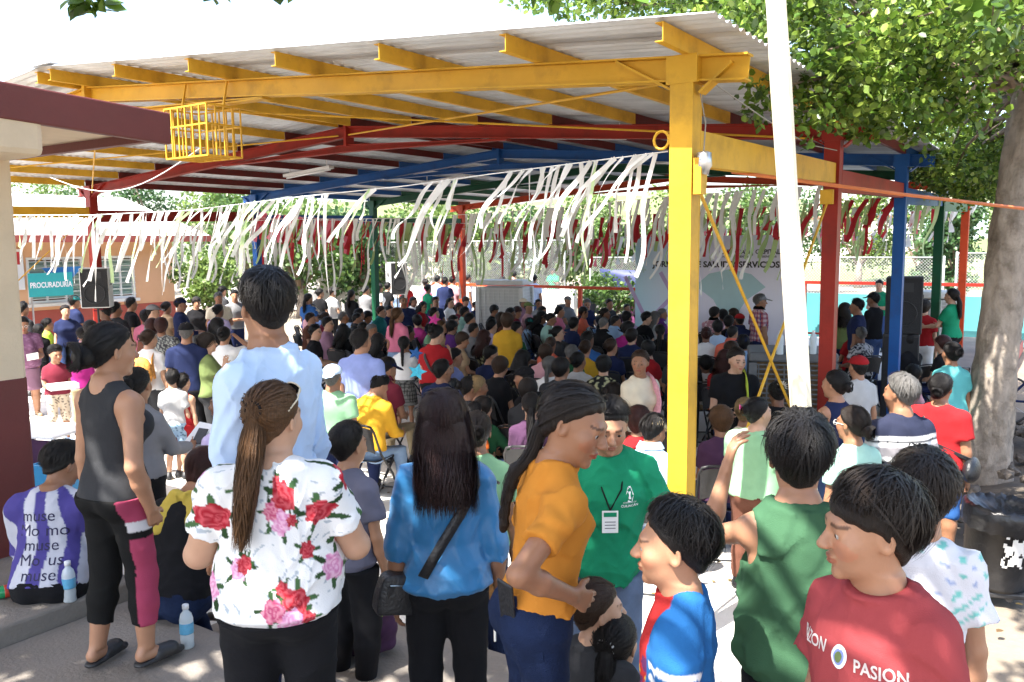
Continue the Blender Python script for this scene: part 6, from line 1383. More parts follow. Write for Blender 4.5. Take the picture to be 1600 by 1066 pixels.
# ---- the people in front
def after_floral(s, t, me):
    J = s['_J']; b = MB()          # pale sunglasses pushed up on the hair
    t2 = thing('sunglasses', 'pale framed sunglasses pushed up on the ponytailed hair', 'sunglasses', s['loc'], s['rz'])
    for sd in (-1, 1):
        c = np.array((sd * .034, .052, .105)); ring = [hw(J, c + np.array((.029 * math.cos(a), -.012 * math.sin(a), .021 * math.sin(a)))) for a in np.linspace(0, 6.2832, 17)]
        MB().tube(ring, .0032, 6).build('rim', CL['cream'], t2, True); g = MB(); g.add(ring[:-1] + [hw(J, c)], [(i, (i + 1) % 16, 16) for i in range(16)]); g.build('lens', M_lens, t2)
        MB().tube([hw(J, (sd * .063, .05, .105)), hw(J, (sd * .088, .0, .075)), hw(J, (sd * .086, -.05, .04))], .003, 5).build('temple', CL['cream'], t2)
    MB().tube([hw(J, (-.006, .054, .108)), hw(J, (.006, .054, .108))], .003, 5).build('bridge', CL['cream'], t2)
    band = [hw(J, np.array(s['tie']) + np.array((.030 * math.cos(a), -.014, .030 * math.sin(a)))) for a in np.linspace(0, 6.2832, 15)]
    MB().tube(band, .006, 6).build('hair_band', CL['black'], t, True)
FLO = put('heavy-set woman in white rose-print T-shirt and black trousers, long brown ponytail, back to us', 425, 586, WK, 8, 0, dep=2.9, shirt=M_print, trousers='black', hair='honey', style='pony', h=1.57, sex='h', g=.98, top='tee', hem=.02, yaw=-28, tie=(0, -.108, .045), hairlen=.44, hairside=-.05,
    arms=(((.42, .28, -1), (-.35, 1, -.12)), ((.42, .28, -1), (-.35, 1, -.12))), print=floral, printfine=.70, amp=.005, loose=.010, fine=.86, strands=930, skin=2, after=after_floral, neckw=.075, waist=.2, nod=4, ag=1.06)
TANK = put('woman in black tank top and cropped leggings with maroon side stripe, hair in a bun', 172, 488, WK, 52, 0, dep=3.85, shirt='charcoal', trousers=M_print, print2=sidestripe, hair='black', style='bun', bunpos=(0, -.125, -.02), bunsize=1.45, h=1.60, sex='f', g=1.0, top='tank', bottom='capri', hem=.06, yaw=-14, tilt=0, nod=4, loose=.006, amp=.0018, skin=0, arms=('down', 'pocket'), footwear='sandal', walk=.05, fine=.92, strands=744, ag=1.1,
    hands={1: dict(curl=.9)}, clear=.02, face=1)
def after_man(s, t, me):
    pass
put('tall man in light blue long-sleeved shirt seen from behind, short black hair', 416, 412, WK, -50, 0, shirt=mat('cloth_oxford', (.50, .64, .86), .8, .05, 9, .2, 380, spec=.25), trousers='navy', hair='black', style='short', h=1.86, dep=3.2, sex='m', top='long', collar='lightblue', yaw=-30, skin=1, arms=(((.10, .02, -1), (0, .25, -1)), ((.14, .02, -1), (0, .3, -1))), amp=.007, loose=.022, fine=.92, strands=1116, hh=.245, ag=1.02)
def after_blue(s, t, me):
    J = s['_J']; sc = 1.0
    t2 = thing('handbag', 'small black leather crossbody bag on the hip of the woman in blue satin', 'handbag', s['loc'], s['rz'])
    c = J['at'](.06, -.205, -.03) + np.array([0, 0, -.015]); M = Matrix.Rotation(R(12), 3, 'Y') @ Matrix.Rotation(R(20), 3, 'Z')
    bm = bmesh.new(); bmesh.ops.create_cube(bm, size=1.0); bmesh.ops.subdivide_edges(bm, edges=bm.edges, cuts=5, use_grid_fill=True)
    for v in bm.verts:
        p = v.co; k = 1.0 + .10 * math.cos(p.z * 2.4) * (1 - abs(p.x)); sx = .185 * (1 - .16 * max(0, p.z)) * (1 - .10 * (2 * p.z) ** 2 * .5); v.co = M @ Vector((p.x * sx, p.y * .085 * k * (1 + .9 * (.5 - p.z) * .4) * (1 - .3 * (2 * p.x) ** 2), p.z * .165 + .012 * math.cos(p.x * 3)))
    mb_ = bpy.data.meshes.new('pouch'); bm.to_mesh(mb_); bm.free(); mb_.materials.append(M_leather); mb_.polygons.foreach_set('use_smooth', np.ones(len(mb_.polygons), bool)); o = obj('pouch', mb_, t2, tuple(c)); bv = o.modifiers.new('s', 'SUBSURF'); bv.levels = 1; bv.render_levels = 1
    fm = MB(); fm.box((0, -.044, .012), (.13, .008, .075), M=None); fo = fm.build('front_pocket', M_leather, t2, bevel=.01); fo.location = tuple(c); fo.rotation_euler = M.to_euler()
    MB().tube([tuple(c + np.array(M @ Vector((x, -.048, .055)))) for x in (-.06, 0, .06)], .004, 5).build('zip', M_steel, t2)
    pts = [c + np.array(M @ Vector((.10, 0, .09))), J['at'](.22, -.10, -.155), J['at'](.42, -.02, -.145), J['at'](.62, .06, -.15), J['at'](.80, .12, -.12), J['at'](.93, .11, -.03)]
    st = MB(); Vp = []; pts = [np.array(p, float) for p in pts]
    for i, p in enumerate(pts): 
        d = pts[min(i + 1, 5)] - pts[max(i - 1, 0)]; l = unit(np.cross(d, (0, 1, 0))); Vp += [p - l * .021, p + l * .021]
    st.add(Vp, [(2 * i, 2 * i + 1, 2 * i + 3, 2 * i + 2) for i in range(5)]); so = st.build('strap', M_leather, t2, True); sm = so.modifiers.new('t', 'SOLIDIFY'); sm.thickness = .004
    MB().tube([pts[0] + np.array((.014 * math.cos(a), 0, .016 * math.sin(a))) for a in np.linspace(0, 6.28, 11)], .0028, 5).build('ring', M_steel, t2)
put('woman in blue satin shirt and black trousers with long reddish black hair, back to us', 690, 606, .24, -2, 0, shirt=M_satin, trousers='black', hair='redblack', style='long', dep=3.5, h=1.62, sex='f', g=1.08, top='elbow', hem=.02, hairlen=.36, part=.0, skin=1, arms=(((.20, -.02, -1), (.05, .12, -1)), ((.22, -.06, -1), (.08, .1, -1))), amp=.0055, loose=.016, strands=1240, fine=.92, after=after_blue, collar='blue', mats_=None)
def after_orange(s, t, me):
    J = s['_J']; t2 = thing('phone', 'black phone sticking out of the jeans back pocket of the girl in orange', 'phone', s['loc'], s['rz']); sd = 1
    p = J['P0'] + J['F'][0] * .075 - J['F'][1] * .132 + J['F'][2] * .135; o = MB().box((0, 0, 0), (.072, .009, .15)).build('body', M_leather, t2, bevel=.004); o.location = tuple(p); o.rotation_euler = (R(10), R(6), R(22))
    b = MB(); 
    for (z0, z1) in ((.08, -.06),):
        gm = poly_mesh('pocket', [[(-.062, .075), (.062, .075), (.062, -.03), (0, -.075), (-.062, -.03)]])
    decal(me['trousers'], gm, J['P0'] + J['F'][0] * .085 + J['F'][2] * .02, J['F'][0] * .9 + J['F'][1] * .35, (0, 0, 1), -J['F'][1] + J['F'][0] * .35, M_den, 'pocket', t, .006)
put('girl in mustard T-shirt and dark jeans, black braid, bent sideways with hand on hip', 915, 600, WK, 68, 0, shirt=mat('cloth_ochre', (.52, .205, .03), .85, .07, 9, .2, 380, spec=.12), trousers=M_den, hair='dark', style='braid', bust=0, h=1.56, dep=2.62, sex='f', g=.94, top='tee', hem=.20, tucked=1, yaw=-40, nod=14, lean=8, skin=1, tie=(0, -.10, -.05), hairlen=.34, hairside=-.02, tailout=.03,
    arms=('loose', ((.55, -.75, -.75), (-.35, .95, -.42))), amp=.0055, loose=.010, strands=992, fine=.88, waist=.27, after=after_orange, hands={1: dict(curl=.7, n=(-.9, .1, -.2), th=(0, .2, 1))}, gaze=-8, legoff=.006, face=1)
def after_polo(s, t, me):
    J = s['_J']; f = J['at'](.60, 0, .16); out = J['F'][1]
    t2 = thing('lanyard_badge', 'white name badge on black lanyard over the green polo', 'badge', s['loc'], s['rz'])
    b = J['at'](.52, .01, .155); MB().box(tuple(b), (.075, .004, .105)).build('card', M_white, t2); MB().box(tuple(b + np.array((0, .003, .035))), (.06, .003, .02)).build('header', CL['green'], t2)
    for k in range(3): MB().box(tuple(b + np.array((0, .003, .0 - k * .015))), (.05, .002, .004)).build('text_line', CL['grey'], t2)
    for sd in (-1, 1): MB().tube([b + np.array((0, .0, .055)), J['at'](.74, sd * .045, .135), J['at'](.90, sd * .07, .055)], .004, 5).build('cord', CL['black'], t2)
    pts = [(-.012, -.035), (.012, -.035), (.018, .0), (.012, .018), (.006, .034), (-.006, .034), (-.012, .018), (-.018, .0)]
    decal(me['shirt'], poly_mesh('emblem', [pts[i:i + 2] + [(pts[i][0] * .7, pts[i][1] * .7)] for i in range(0, 7)] + [[(-.006, -.02), (.006, -.02), (.006, .012), (-.006, .012)]]), J['at'](.70, -.085, .1), -J['F'][0], J['F'][2], out, M_ink, 'emblem', t)
    tdecal(me['shirt'], t, 'CULIACÁN', .017, J['at'](.62, -.085, .1), -J['F'][0], J['F'][2], out, M_ink, .0003); tdecal(me['shirt'], t, 'GOBIERNO DE', .010, J['at'](.645, -.085, .1), -J['F'][0], J['F'][2], out, M_ink)
put('man in green polo shirt with badge on lanyard facing us behind the girl in mustard', 952, 628, .11, 172, 0, dep=3.95, shirt='green', trousers=M_lden, hair='black', style='short', h=1.71, sex='m', top='polo', collar='green', skin=0, yaw=0, nod=14, lean=4, arms=(((.35, .1, -1), (.05, .25, -1)), 'loose'), amp=.006, loose=.022, strands=558, after=after_polo, hem=-.01, face=1)
put('small boy in blue jersey with white sleeve stripes, short dark hair, facing left', 1052, 787, WK, -82, 0, shirt=M_print, print=boyjersey, trousers='navy', hair='black', style='short', h=1.28, sex='c', top='tee', skin=0, yaw=4, nod=2, hh=.212, arms=('down', 'down'), amp=.0045, loose=.016, strands=1116, fine=.85, hem=.02, gaze=0, face=1)
put('boy in green sleeveless shirt seen from behind, one arm raised to his face', 1248, 655, WK, -6, 0, shirt=mat('cloth_forest', (.042, .105, .055), .85, .1, 5, .2, 380, spec=.12), trousers='black', hair='black', style='short', h=1.46, sex='c', g=1.06, top='sleeveless', skin=0, hh=.225, arms=(((.45, .75, -.35), (-.25, .2, 1)), ((.15, .1, -1), (0, .4, -1))), amp=.0065, loose=.028, strands=1240, fine=.85, hem=-.03, neckw=.085, flare=.02)
def after_red(s, t, me):
    J = s['_J']; X, Y, Z = J['F']
    for txt, uu, tw in (('PASION', -.075, 1), ('RAZON', .105, 1)):
        tdecal(me['shirt'], t, txt, .040, J['at'](.66 if uu < 0 else .685, uu, .1), -X + Y * (.25 if uu < 0 else -.35), Z + X * .08, Y + X * (-.25 if uu < 0 else .45), mat('print_pale', (.60, .52, .50), .6, .1), .0008, .95)
    ring = [(.026 * math.cos(a) * .8, .026 * math.sin(a)) for a in np.linspace(0, 6.28, 18)[:-1]]; ring2 = [(p[0] * .68, p[1] * .68) for p in ring]
    o_ = J['at'](.672, .018, .1); decal(me['shirt'], poly_mesh('crest', [ring]), o_, -X, Z, Y, M_ink, 'crest', t, .0015); decal(me['shirt'], poly_mesh('crest_inner', [ring2]), o_, -X, Z, Y, CL['periwinkle'], 'crest_inner', t, .0024); decal(me['shirt'], poly_mesh('crest_core', [[(p[0] * .45, p[1] * .45) for p in ring]]), o_, -X, Z, Y, CL['olive'], 'crest_core', t, .0032)
put('boy in faded red T-shirt with printed lettering, bowl haircut, looking left', 1360, 752, WK, -148, 0, dep=1.95, shirt=mat('cloth_fadedred', (.32, .055, .06), .88, .12, 4, .2, 380, spec=.12), trousers='black', hair='dark', style='bowl', h=1.42, sex='c', g=1.06, top='tee', skin=0, yaw=-38, nod=4, hh=.226, arms=('down', 'down'), amp=.0055, loose=.026, strands=1612, fine=.82, hem=.0, neckw=.085, after=after_red, gaze=-10, face=1)
put('boy in white polo with pale prints seen from behind beside the boy in red', 1440, 718, WK, -14, 0, shirt=M_print, print=palepolo, collar='white', trousers='navy', hair='dark', style='short', h=1.36, sex='c', top='polo', skin=0, yaw=-6, hh=.218, arms=('down', 'down'), amp=.005, loose=.022, strands=1116, hem=.0)
def after_muse(s, t, me):
    J = s['_J']; X, Y, Z = J['F']; mi = mat('print_indigo', (.012, .008, .05), .7, .05); r_ = random.Random(2)
    for txt, w, u_ in (('muse', .73, -.02), ('Mo', .60, -.06), ('mo', .60, .08), ('muse', .47, .0), ('Mo', .34, -.05), ('us', .34, .08), ('muse', .21, .0)):
        tdecal(me['shirt'], t, txt, .085, J['at'](w, u_, -.1), X, Z, -Y, mi, 0.0)
put('woman in purple and white lettered T-shirt sitting on the veranda edge', 106, 676, WK + .1, 24, 0, dep=4.75, shirt=M_print, print=muse, trousers='black', hair='black', style='short', h=1.56, sex='h', g=.84, pose='ground', top='elbow', lean=12, yaw=-30, nod=22, skin=1, arms=('fwd', 'fwd'), amp=.004, strands=806, after=after_muse, kneez=.05, footz=-.5, noshoes=1)
def after_scarf(s, t, me):
    J = s['_J']; P = [rc(J['at'](.93, math.cos(a) * .085, math.sin(a) * .08 - .01), J['at'](.93, math.cos(a + .5) * .085, math.sin(a + .5) * .08 - .01), .024, .024, .02) for a in np.arange(0, 6.28, .5)] + [rc(J['at'](.92, -.05, -.09), J['at'](.68, -.10, -.135), .04, .06, .02, flat=(J['F'][1], 3)), rc(J['at'](.92, .04, -.09), J['at'](.72, .10, -.13), .04, .05, .02, flat=(J['F'][1], 3)), ]
    P.append(folds(np.array((-1., -1, -1)), np.array((1., 1, 2)), .006, 70, 4)); V, Fc = shape(P, .009); obj('scarf', mesh_from('scarf', V, Fc, mat('cloth_oldgold', (.45, .33, .045), .85, .1, 9, .2, 300), True), t)
put('person in black T-shirt and jeans sitting on the walkway edge, yellow cloth round the neck', 258, 722, WK, 38, 0, base=(262, 950), shirt='black', trousers=M_den, hair='auburn', style='bob', h=1.66, sex='m', g=1.15, pose='ground', lean=22, yaw=-12, nod=14, skin=1, arms=('fwd', 'fwd'), amp=.004, after=after_scarf, kneez=.08, footz=-.5, noshoes=1, strands=806)
put('boy in grey T-shirt and black trousers standing behind the floral shirt', 540, 655, -.02, 42, 0, shirt=mat('cloth_slate', (.12, .12, .17), .85, .08, 9, .2, 380, spec=.25), trousers='black', hair='black', style='short', h=1.48, sex='c', g=1.1, top='tee', skin=0, yaw=-6, arms=('down', ((.2, .05, -1), (0, .3, -1))), amp=.005, loose=.024, strands=992, shoe='black', hem=.0, legoff=.022)
put('girl sitting on the step, black ponytail with white hair tie, teal top', 952, 962, WK - .12, 6, 0, shirt='teal', trousers='denim', hair='black', style='pony', tie=(0, -.105, .035), hairlen=.22, h=1.22, sex='c', pose='ground', skin=0, yaw=-16, arms=('lap', 'lap'), strands=930, kneez=.02, footz=-.3, noshoes=1,
    after=lambda s, t, me: MB().tube([hw(s['_J'], np.array(s['tie']) + np.array((.032 * math.cos(a), -.010, .032 * math.sin(a)))) for a in np.linspace(0, 6.2832, 15)], .008, 6).build('hair_tie', CL['white'], t, True))
put('woman with smooth brown hair sitting on the step beyond the girl in mustard', 922, 906, WK - .12, 40, 0, shirt='charcoal', trousers='denim', hair='brown', style='slick', h=1.48, sex='f', pose='ground', skin=2, yaw=-30, arms=('lap', 'lap'), strands=868, kneez=.02, footz=-.3, noshoes=1)
put('elderly woman in lilac top with dark grey hair facing left behind the floral shirt', 352, 592, .02, -58, 0, shirt='lilac', trousers='brown', hair='grey', style='bun', h=1.50, sex='h', g=.84, top='tee', skin=3, yaw=6, strands=744)
put('person in pale green shirt and jeans hidden behind the woman in blue satin', 742, 640, FZ, 0, 1, shirt='sage', trousers=M_den, hair='dark', style='bun', h=1.66, sex='f', g=1.0, top='tee', hem=-.02, skin=1)
put('person in grey long-sleeved top holding papers just beyond the woman in the tank top', 212, 560, .02, 40, 1, shirt='grey', trousers='black', hair='black', style='bun', h=1.55, sex='f', top='long', skin=1, arms=('carry', 'fwd'), yaw=10,
    after=lambda s, t, me: papers(s, 1, 'white papers held by the person in the grey top', .22, .30))
def papers(s, sd, label, w, l, m=None):
    J = s['_J']; W_ = J['W'][sd] + J['fd'][sd] * .10; t = thing('papers', label, 'papers', wpt(s, W_), s['rz'])
    o = MB().box((0, 0, 0), (w, l, .012)).build('sheets', m or M_ink, t, bevel=.003); o.rotation_euler = (R(35), R(8), 0); o.location = (0, .06, .03)
    o = MB().box((0, 0, 0), (.075, .15, .009)).build('phone', M_leather, t, bevel=.003); o.rotation_euler = (R(35), R(8), R(15)); o.location = (0, .05, .055)
# ---------------------------------------------------------------- the audience
def chair_meshes():
    o = {}; fr = CL['black']; m = M_blackp
    b = MB(); n = 8
    for i in range(n + 1):
        for j in range(n + 1):
            x = -.20 + .40 * i / n; y = -.19 + .38 * j / n; e = ((i - 4) / 4) ** 2 + ((j - 4) / 4) ** 2; b.v.append((x * (1 - .08 * (j / n == 0)), y, .435 - .012 * (1 - min(1, e))))
    b.f = [(i * (n + 1) + j, (i + 1) * (n + 1) + j, (i + 1) * (n + 1) + j + 1, i * (n + 1) + j + 1) for i in range(n) for j in range(n)]
    o['seat'] = b.mesh('seat', m, True)
    b = MB()
    for i in range(9):
        for j in range(6):
            x = -.20 + .40 * i / 8; z = .58 + .24 * j / 5 - (.05 * (abs(i - 4) / 4) ** 2 if j == 0 else 0) + (-.03 * (abs(i - 4) / 4) ** 3 if j == 5 else 0); b.v.append((x, -.225 - .05 * (z - .58) / .24 - .02 * (1 - (x / .2) ** 2), z))
    b.f = [(i * 6 + j, (i + 1) * 6 + j, (i + 1) * 6 + j + 1, i * 6 + j + 1) for i in range(8) for j in range(5)]
    o['backrest'] = b.mesh('backrest', m, True)
    for k, sd in enumerate((-1, 1)):
        o['leg#%d' % k] = MB().tube([(sd * .22, .24, .0), (sd * .22, .10, .25), (sd * .215, -.12, .5), (sd * .21, -.25, .76), (sd * .185, -.275, .82), (sd * .13, -.285, .835)], .0125, 6).mesh('leg', M_shoe, True)
        o['leg#%d' % (k + 2)] = MB().tube([(sd * .195, -.27, .0), (sd * .195, .0, .27), (sd * .195, .17, .43)], .0115, 6).mesh('leg', M_shoe, True)
    o['top_rail'] = MB().tube([(-.13, -.285, .835), (0, -.29, .84), (.13, -.285, .835)], .0125, 6).mesh('top_rail', M_shoe, True)
    o['crossbar#0'] = MB().tube([(-.22, .2, .07), (.22, .2, .07)], .009, 6).mesh('crossbar', M_shoe, True); o['crossbar#1'] = MB().tube([(-.195, -.24, .03), (.195, -.24, .03)], .009, 6).mesh('crossbar', M_shoe, True)
    return o
CH = chair_meshes(); n_chair = 0
def chair(label, loc, rz):
    t = thing('folding_chair', label, 'chair', loc, rz, 'black folding chairs of the audience')
    for k, me in CH.items(): obj(k.split('#')[0], me, t)
STAGE = np.array([-6.2, 17.0])
# pixel of the head top, c = on a chair / s = standing, top, hair style, hair colour, who
CROWD = '''
484 451 s blue pony dark|woman in blue T-shirt at the left end of the standing row
502 444 s black bun black|woman in black top beside the one in blue T-shirt
521 443 s lightgrey bun dark|woman in grey T-shirt left of the long ponytail
551 447 s black pony dark|woman in black T-shirt with a long ponytail in the standing row
574 441 s grey bun black|woman in grey with a black bun in the standing row
595 438 s white long black|woman in white T-shirt with long black hair, side-on
608 437 s black short black|man in black T-shirt behind the woman in white
620 423 s white short black|man in white shirt below the far loudspeaker
637 435 s red pony black|woman in red top near the green far column
671 441 s green bun black|woman in green T-shirt in the standing row
667 433 s pink short dark|person in pink behind the woman in green T-shirt
686 428 s skyblue short black|person in pale blue shirt left of the man in pink shirt
698 431 s navy short black|person in dark shirt just left of the man in pink shirt
710 430 s palepink short black|man in pink shirt standing at the back
725 430 s tan pony brown|woman between the men in pink and white shirts
734 427 s white crop black|man in long white shirt seen side-on at the back
787 432 s white long dark|woman in white top with long hair before the white air cooler
805 424 s darkred short black|man in dark red shirt with his back to us at the far end
837 430 s lightblue short black|man in light blue shirt and black cap at the far end
866 420 s green crop black|man in green polo and cap looking at his phone at the far end
1004 448 s mauve pony black|woman in mauve T-shirt standing before the backdrop
491 469 c black short grey|seated man in beige cap in the left back rows
487 482 c brown short brown|brown haired person at the left end of the seats
510 481 c maroon bun brown|seated woman with a brown bun, left back rows
513 489 c mauve short black|seated person in mauve at the left of the rows
536 481 c lightblue crop grey|grey haired person in pale blue near the left rows
493 500 c black short black|dark haired man in black, left end of rows
535 500 c black long black|woman in black T-shirt turning round to look at us
563 477 c yellow short black|person in yellow with black hair in the back rows
577 481 c black bob black|black haired person behind the teal shirt
579 464 c cream short black|boy in pale shirt facing us from back rows
597 474 c teal short brown|person in teal shirt in the back rows
610 473 c navy pony black|dark haired girl right of the teal shirt
569 497 c charcoal crop black|close cropped man left of the balding man
584 500 c grey bald grey|balding grey haired man in the left rows
590 516 c black long black|long haired woman in black behind the man in periwinkle
648 460 c white pony black|girl in white with ponytail behind the woman in navy
663 468 c red long black|long haired girl in red in the back rows
682 461 c navy short black|man in navy near the middle back row
705 463 c charcoal pony black|woman with high ponytail in the middle back row
718 471 c maroon bob auburn|auburn haired woman in the middle back rows
730 462 c palepink bob brown|woman in pale pink with brown hair at the back
745 470 c navy short black|boy in navy jacket turned left in the back rows
760 461 c darkgreen bun black|woman in dark green with raised arms at the back
652 488 c hotpink bob black|smiling woman in pink looking back
675 502 c sage short black|child in front of whom a pink paper star shows
690 497 c tan bun honey|honey haired person beside the pink star
711 490 c charcoal pony black|dark haired person behind the woman in purple
708 498 c purple bob black|woman in purple top beside the red T-shirt
728 478 c mint short black|person in mint shirt, middle rows
736 488 c lightgrey short black|person in light grey with black hair, middle rows
742 502 c grey crop black|man in grey left of the long haired woman
757 514 c cream wavy auburn|woman with long wavy auburn hair and patterned top
770 498 c lilac short black|man in lilac shirt left of the woman in yellow
713 541 c periwinkle pony black|woman in periwinkle shirt with a low ponytail
725 517 c tan bob brown|brown haired person right of the purple top
783 487 c brown long brown|long brown haired person left of the yellow T-shirt
790 463 c white crop black|person in white shirt and red cap
819 466 c charcoal crop grey|man in pale cap in the back rows
826 472 c black crop black|man in olive cap in the back rows
811 479 c maroon bob auburn|maroon haired woman behind the olive cap
843 468 c lightgrey bun black|woman in light grey near the back chairs
850 479 c lightblue pony black|woman in pale blue with hair tied back
876 479 c pink pony black|woman in pink T-shirt with ponytail, middle right rows
888 464 c grey crop grey|man in grey cap and grey shirt at the back
912 481 c coral bob black|woman in coral top, right of the middle
919 470 c navy short grey|grey haired person behind the woman in coral
954 470 c charcoal bun dark|woman with a bun and dark top, right back rows
947 484 c black bun dark|dark haired woman in black beside the plain backrests
981 478 c plum crop black|boy in plum seated near the backdrop
981 490 c black bob black|black haired person in front of the boy in plum
964 495 c skyblue crop black|person in sky blue with short hair
945 498 c black crop grey|grey haired man in black T-shirt with broad back
897 497 c navy bob black|woman in navy with chin-length hair
849 487 c black long black|woman in black with long hair, middle rows
830 497 c navy short black|boy with green cap in the middle rows
800 481 c black short black|dark haired man behind the woman in yellow T-shirt
864 490 c mint bun dark|woman in mint beside the long black hair
1013 492 c black short black|man in black below the woman in mauve
1025 491 c lightgrey long grey|grey haired woman below the backdrop
1037 486 c purple crop grey|grey haired man in violet shirt by the backdrop
1046 473 c tan crop grey|older man in tan left of the yellow column
1032 511 c black pony black|woman in black seen side-on left of the yellow column
987 517 c navy bob dark|woman in navy with brown-black hair, middle right
984 506 c magenta bob black|woman in magenta, middle right
1012 536 c red bob black|woman in red top glancing back near the yellow column
955 531 c navy bun brown|brown haired woman in navy top, middle right
915 533 c mustard bun brown|brown haired woman in mustard top
919 520 c blue short black|man in bright blue T-shirt
893 541 c darkgreen short grey|grey haired person in dark green
861 526 c coral crop brown|short brown haired person in coral
852 538 c palepink bob brown|brown haired woman in pale pink
817 547 c charcoal long black|woman in patterned dark top with black hair
783 556 c black bob brown|brown haired woman in black T-shirt
818 572 c black crop black|man in black cap looking left
858 557 c white braid grey|grey haired woman in white with a thick braid
903 551 c lightgrey bun black|woman in light grey with black hair
943 558 c olive bob black|woman in black and olive patterned top looking right
824 591 c charcoal bob dark|dark haired woman in charcoal, nearer rows
828 613 c plum pony black|girl in dark top with thick black hair, nearest row
735 586 c charcoal bun black|woman with black curly bun behind the satin shirt
746 585 c black bun blond|woman with blond hair and sleeveless black top
739 624 c orange crop black|boy in orange T-shirt beside the satin shirt
608 555 c maroon short black|man with navy cap turned right
600 582 c yellow short black|man in yellow long-sleeved shirt writing on his lap
995 638 c red bob auburn|auburn haired woman in red beside the man in khaki cap
1022 652 c lightblue short black|man in khaki cap and light blue shirt
1108 477 c red short brown|brown haired child in red before the backdrop
1118 486 c palepink bob black|person in pale flowered top before the backdrop
1130 490 c charcoal bob black|black haired person right of the flowered top
1153 476 c black long black|woman with long straight black hair before the backdrop
1148 489 c brown bob brown|brown clad woman before the backdrop
1157 497 c navy crop black|person in navy with red cap
1140 500 c black bob black|dark haired person left of the red cap
1104 517 c white bun auburn|woman in white with red-brown bun
1122 507 c lightblue bob black|woman in pale blue left of the dark air cooler
1146 515 c black crop black|close cropped man left of the air cooler
1142 540 c tan bob brown|face looking back left of the navy cap
1161 531 c skyblue short black|person in navy cap and sky blue shirt
1133 553 c red long auburn|dark auburn haired woman behind the smiling woman
1102 562 c white short black|child with black hair in white near the yellow column
1204 488 c navy bob honey|woman with honey hair in navy top
1163 628 c cream bun blond|blond woman behind the woman with pink bow
1213 604 c black bun black|woman with a cream flower in her black hair
1124 640 c plum bob honey|woman in plum T-shirt with short brown hair, nearest chairs
1346 522 c black bun grey|grey haired woman in leopard print top
1331 516 c red pony black|woman in red behind the red column
1426 584 c charcoal short black|boy peeping round right of the blue column
1421 533 c black bob black|woman seated in black right of the blue column
1479 491 c skyblue crop black|child in sky blue between green and orange columns
1474 538 c black bob auburn|dark clothed woman beside the person in turquoise
560 483 c charcoal crop black|dark haired man in the left back corner seats
775 476 c black bob black|black haired woman behind the red cap
808 503 c darkgreen short black|man in dark green right of the yellow T-shirt
872 510 c charcoal bun black|woman in charcoal among the empty chairs
1060 500 c navy bob black|person in navy right behind the yellow column
1068 540 c charcoal short black|person in charcoal right behind the yellow column
680 478 c navy short black|man in navy behind the pink paper star
640 505 c black bun black|woman in black left of the red T-shirt
770 540 c navy short black|man in navy near the wavy haired woman
875 560 c charcoal bob black|person in charcoal before the grey braid
960 600 c charcoal bun dark|dark haired woman left of the cream T-shirt
900 610 c navy bob black|person in navy behind the girl in mustard
690 560 c navy short black|man in navy behind the periwinkle shirt
1080 470 c charcoal bob black|person in charcoal at the left edge of the backdrop
'''
LEFT = '''
30 432 s green short black 180|person in green behind the veranda pillar
50 430 s pink short grey 160|woman in pink flowered blouse by the teal sign
37 455 s charcoal short black 60|dark haired man near the veranda pillar, side-on
103 461 s navy bun dark 170|woman in navy T-shirt standing facing us, hand on hip
118 447 s navy short black 70|man in navy T-shirt and green cap
157 446 s grey short black -70|man in black cap before the classroom loudspeaker
164 462 s charcoal short black -50|person in maroon cap
182 459 s charcoal short black 40|black haired man right of the maroon cap
207 452 s black short black 80|bearded man in black, side-on
228 471 s pink bob black 10|curly black haired person left of the auburn hair
238 485 s brown bob auburn 0|auburn haired person in brown
240 463 s grey crop black 100|person in grey cap, left rear
262 459 s tan bun dark 60|woman in tan top with a low bun
284 454 s navy short black 80|man in navy cap and navy jacket
308 453 s black bob dark 175|woman in black T-shirt facing us before the shrub
343 447 s cream short grey 170|man in straw hat left of the tall man
349 437 s charcoal short black 60|man in dark cap behind the straw hat
343 465 s lilac bun black 20|woman in pale lilac T-shirt left of the tall man
340 486 s black long black 5|woman with long black hair below the lilac T-shirt
368 444 s grey short black 150|man in grey shirt half hidden by the tall man
141 486 s charcoal bob black 0|black haired girl left of the tank top bun
130 497 s skyblue short dark 15|boy in sky blue and grey left of the tank top
208 483 s white short black 170|boy in pale shirt facing us behind the tank top
60 490 s black bob black 10|dark haired child behind the mauve dress
75 482 s lime short black 90|child in lime and blue behind the boy with the box
123 520 s magenta bun black 0|child in magenta right of the boy with the box
1190 468 s red short grey 60|man in plaid shirt and grey cap before the backdrop
1340 478 s navy short black -80|man in navy shirt right of the red column, side-on
1366 469 s black short black -60|man in black hoodie and cap right of the red column
1322 484 s olive long dark 0|dark haired person right behind the red column
1376 450 s green short black 200|person in green behind the big loudspeaker
'''
VAR = {}; CJ = []
SEXOF = lambda st, who: 'f' if ('woman' in who or 'girl' in who or 'haired person' in who) else ('c' if ('boy' in who or 'child' in who) else 'm')
CAPS = {'beige cap': 'cream', 'black cap': 'black', 'red cap': 'red', 'pale cap': 'cream', 'olive cap': 'olive', 'grey cap': 'grey', 'green cap': 'teal', 'navy cap': 'navy', 'khaki cap': 'khaki', 'maroon cap': 'maroon', 'straw hat': 'cream', 'dark cap': 'black', 'and cap': 'black'}
cr = random.Random(42)
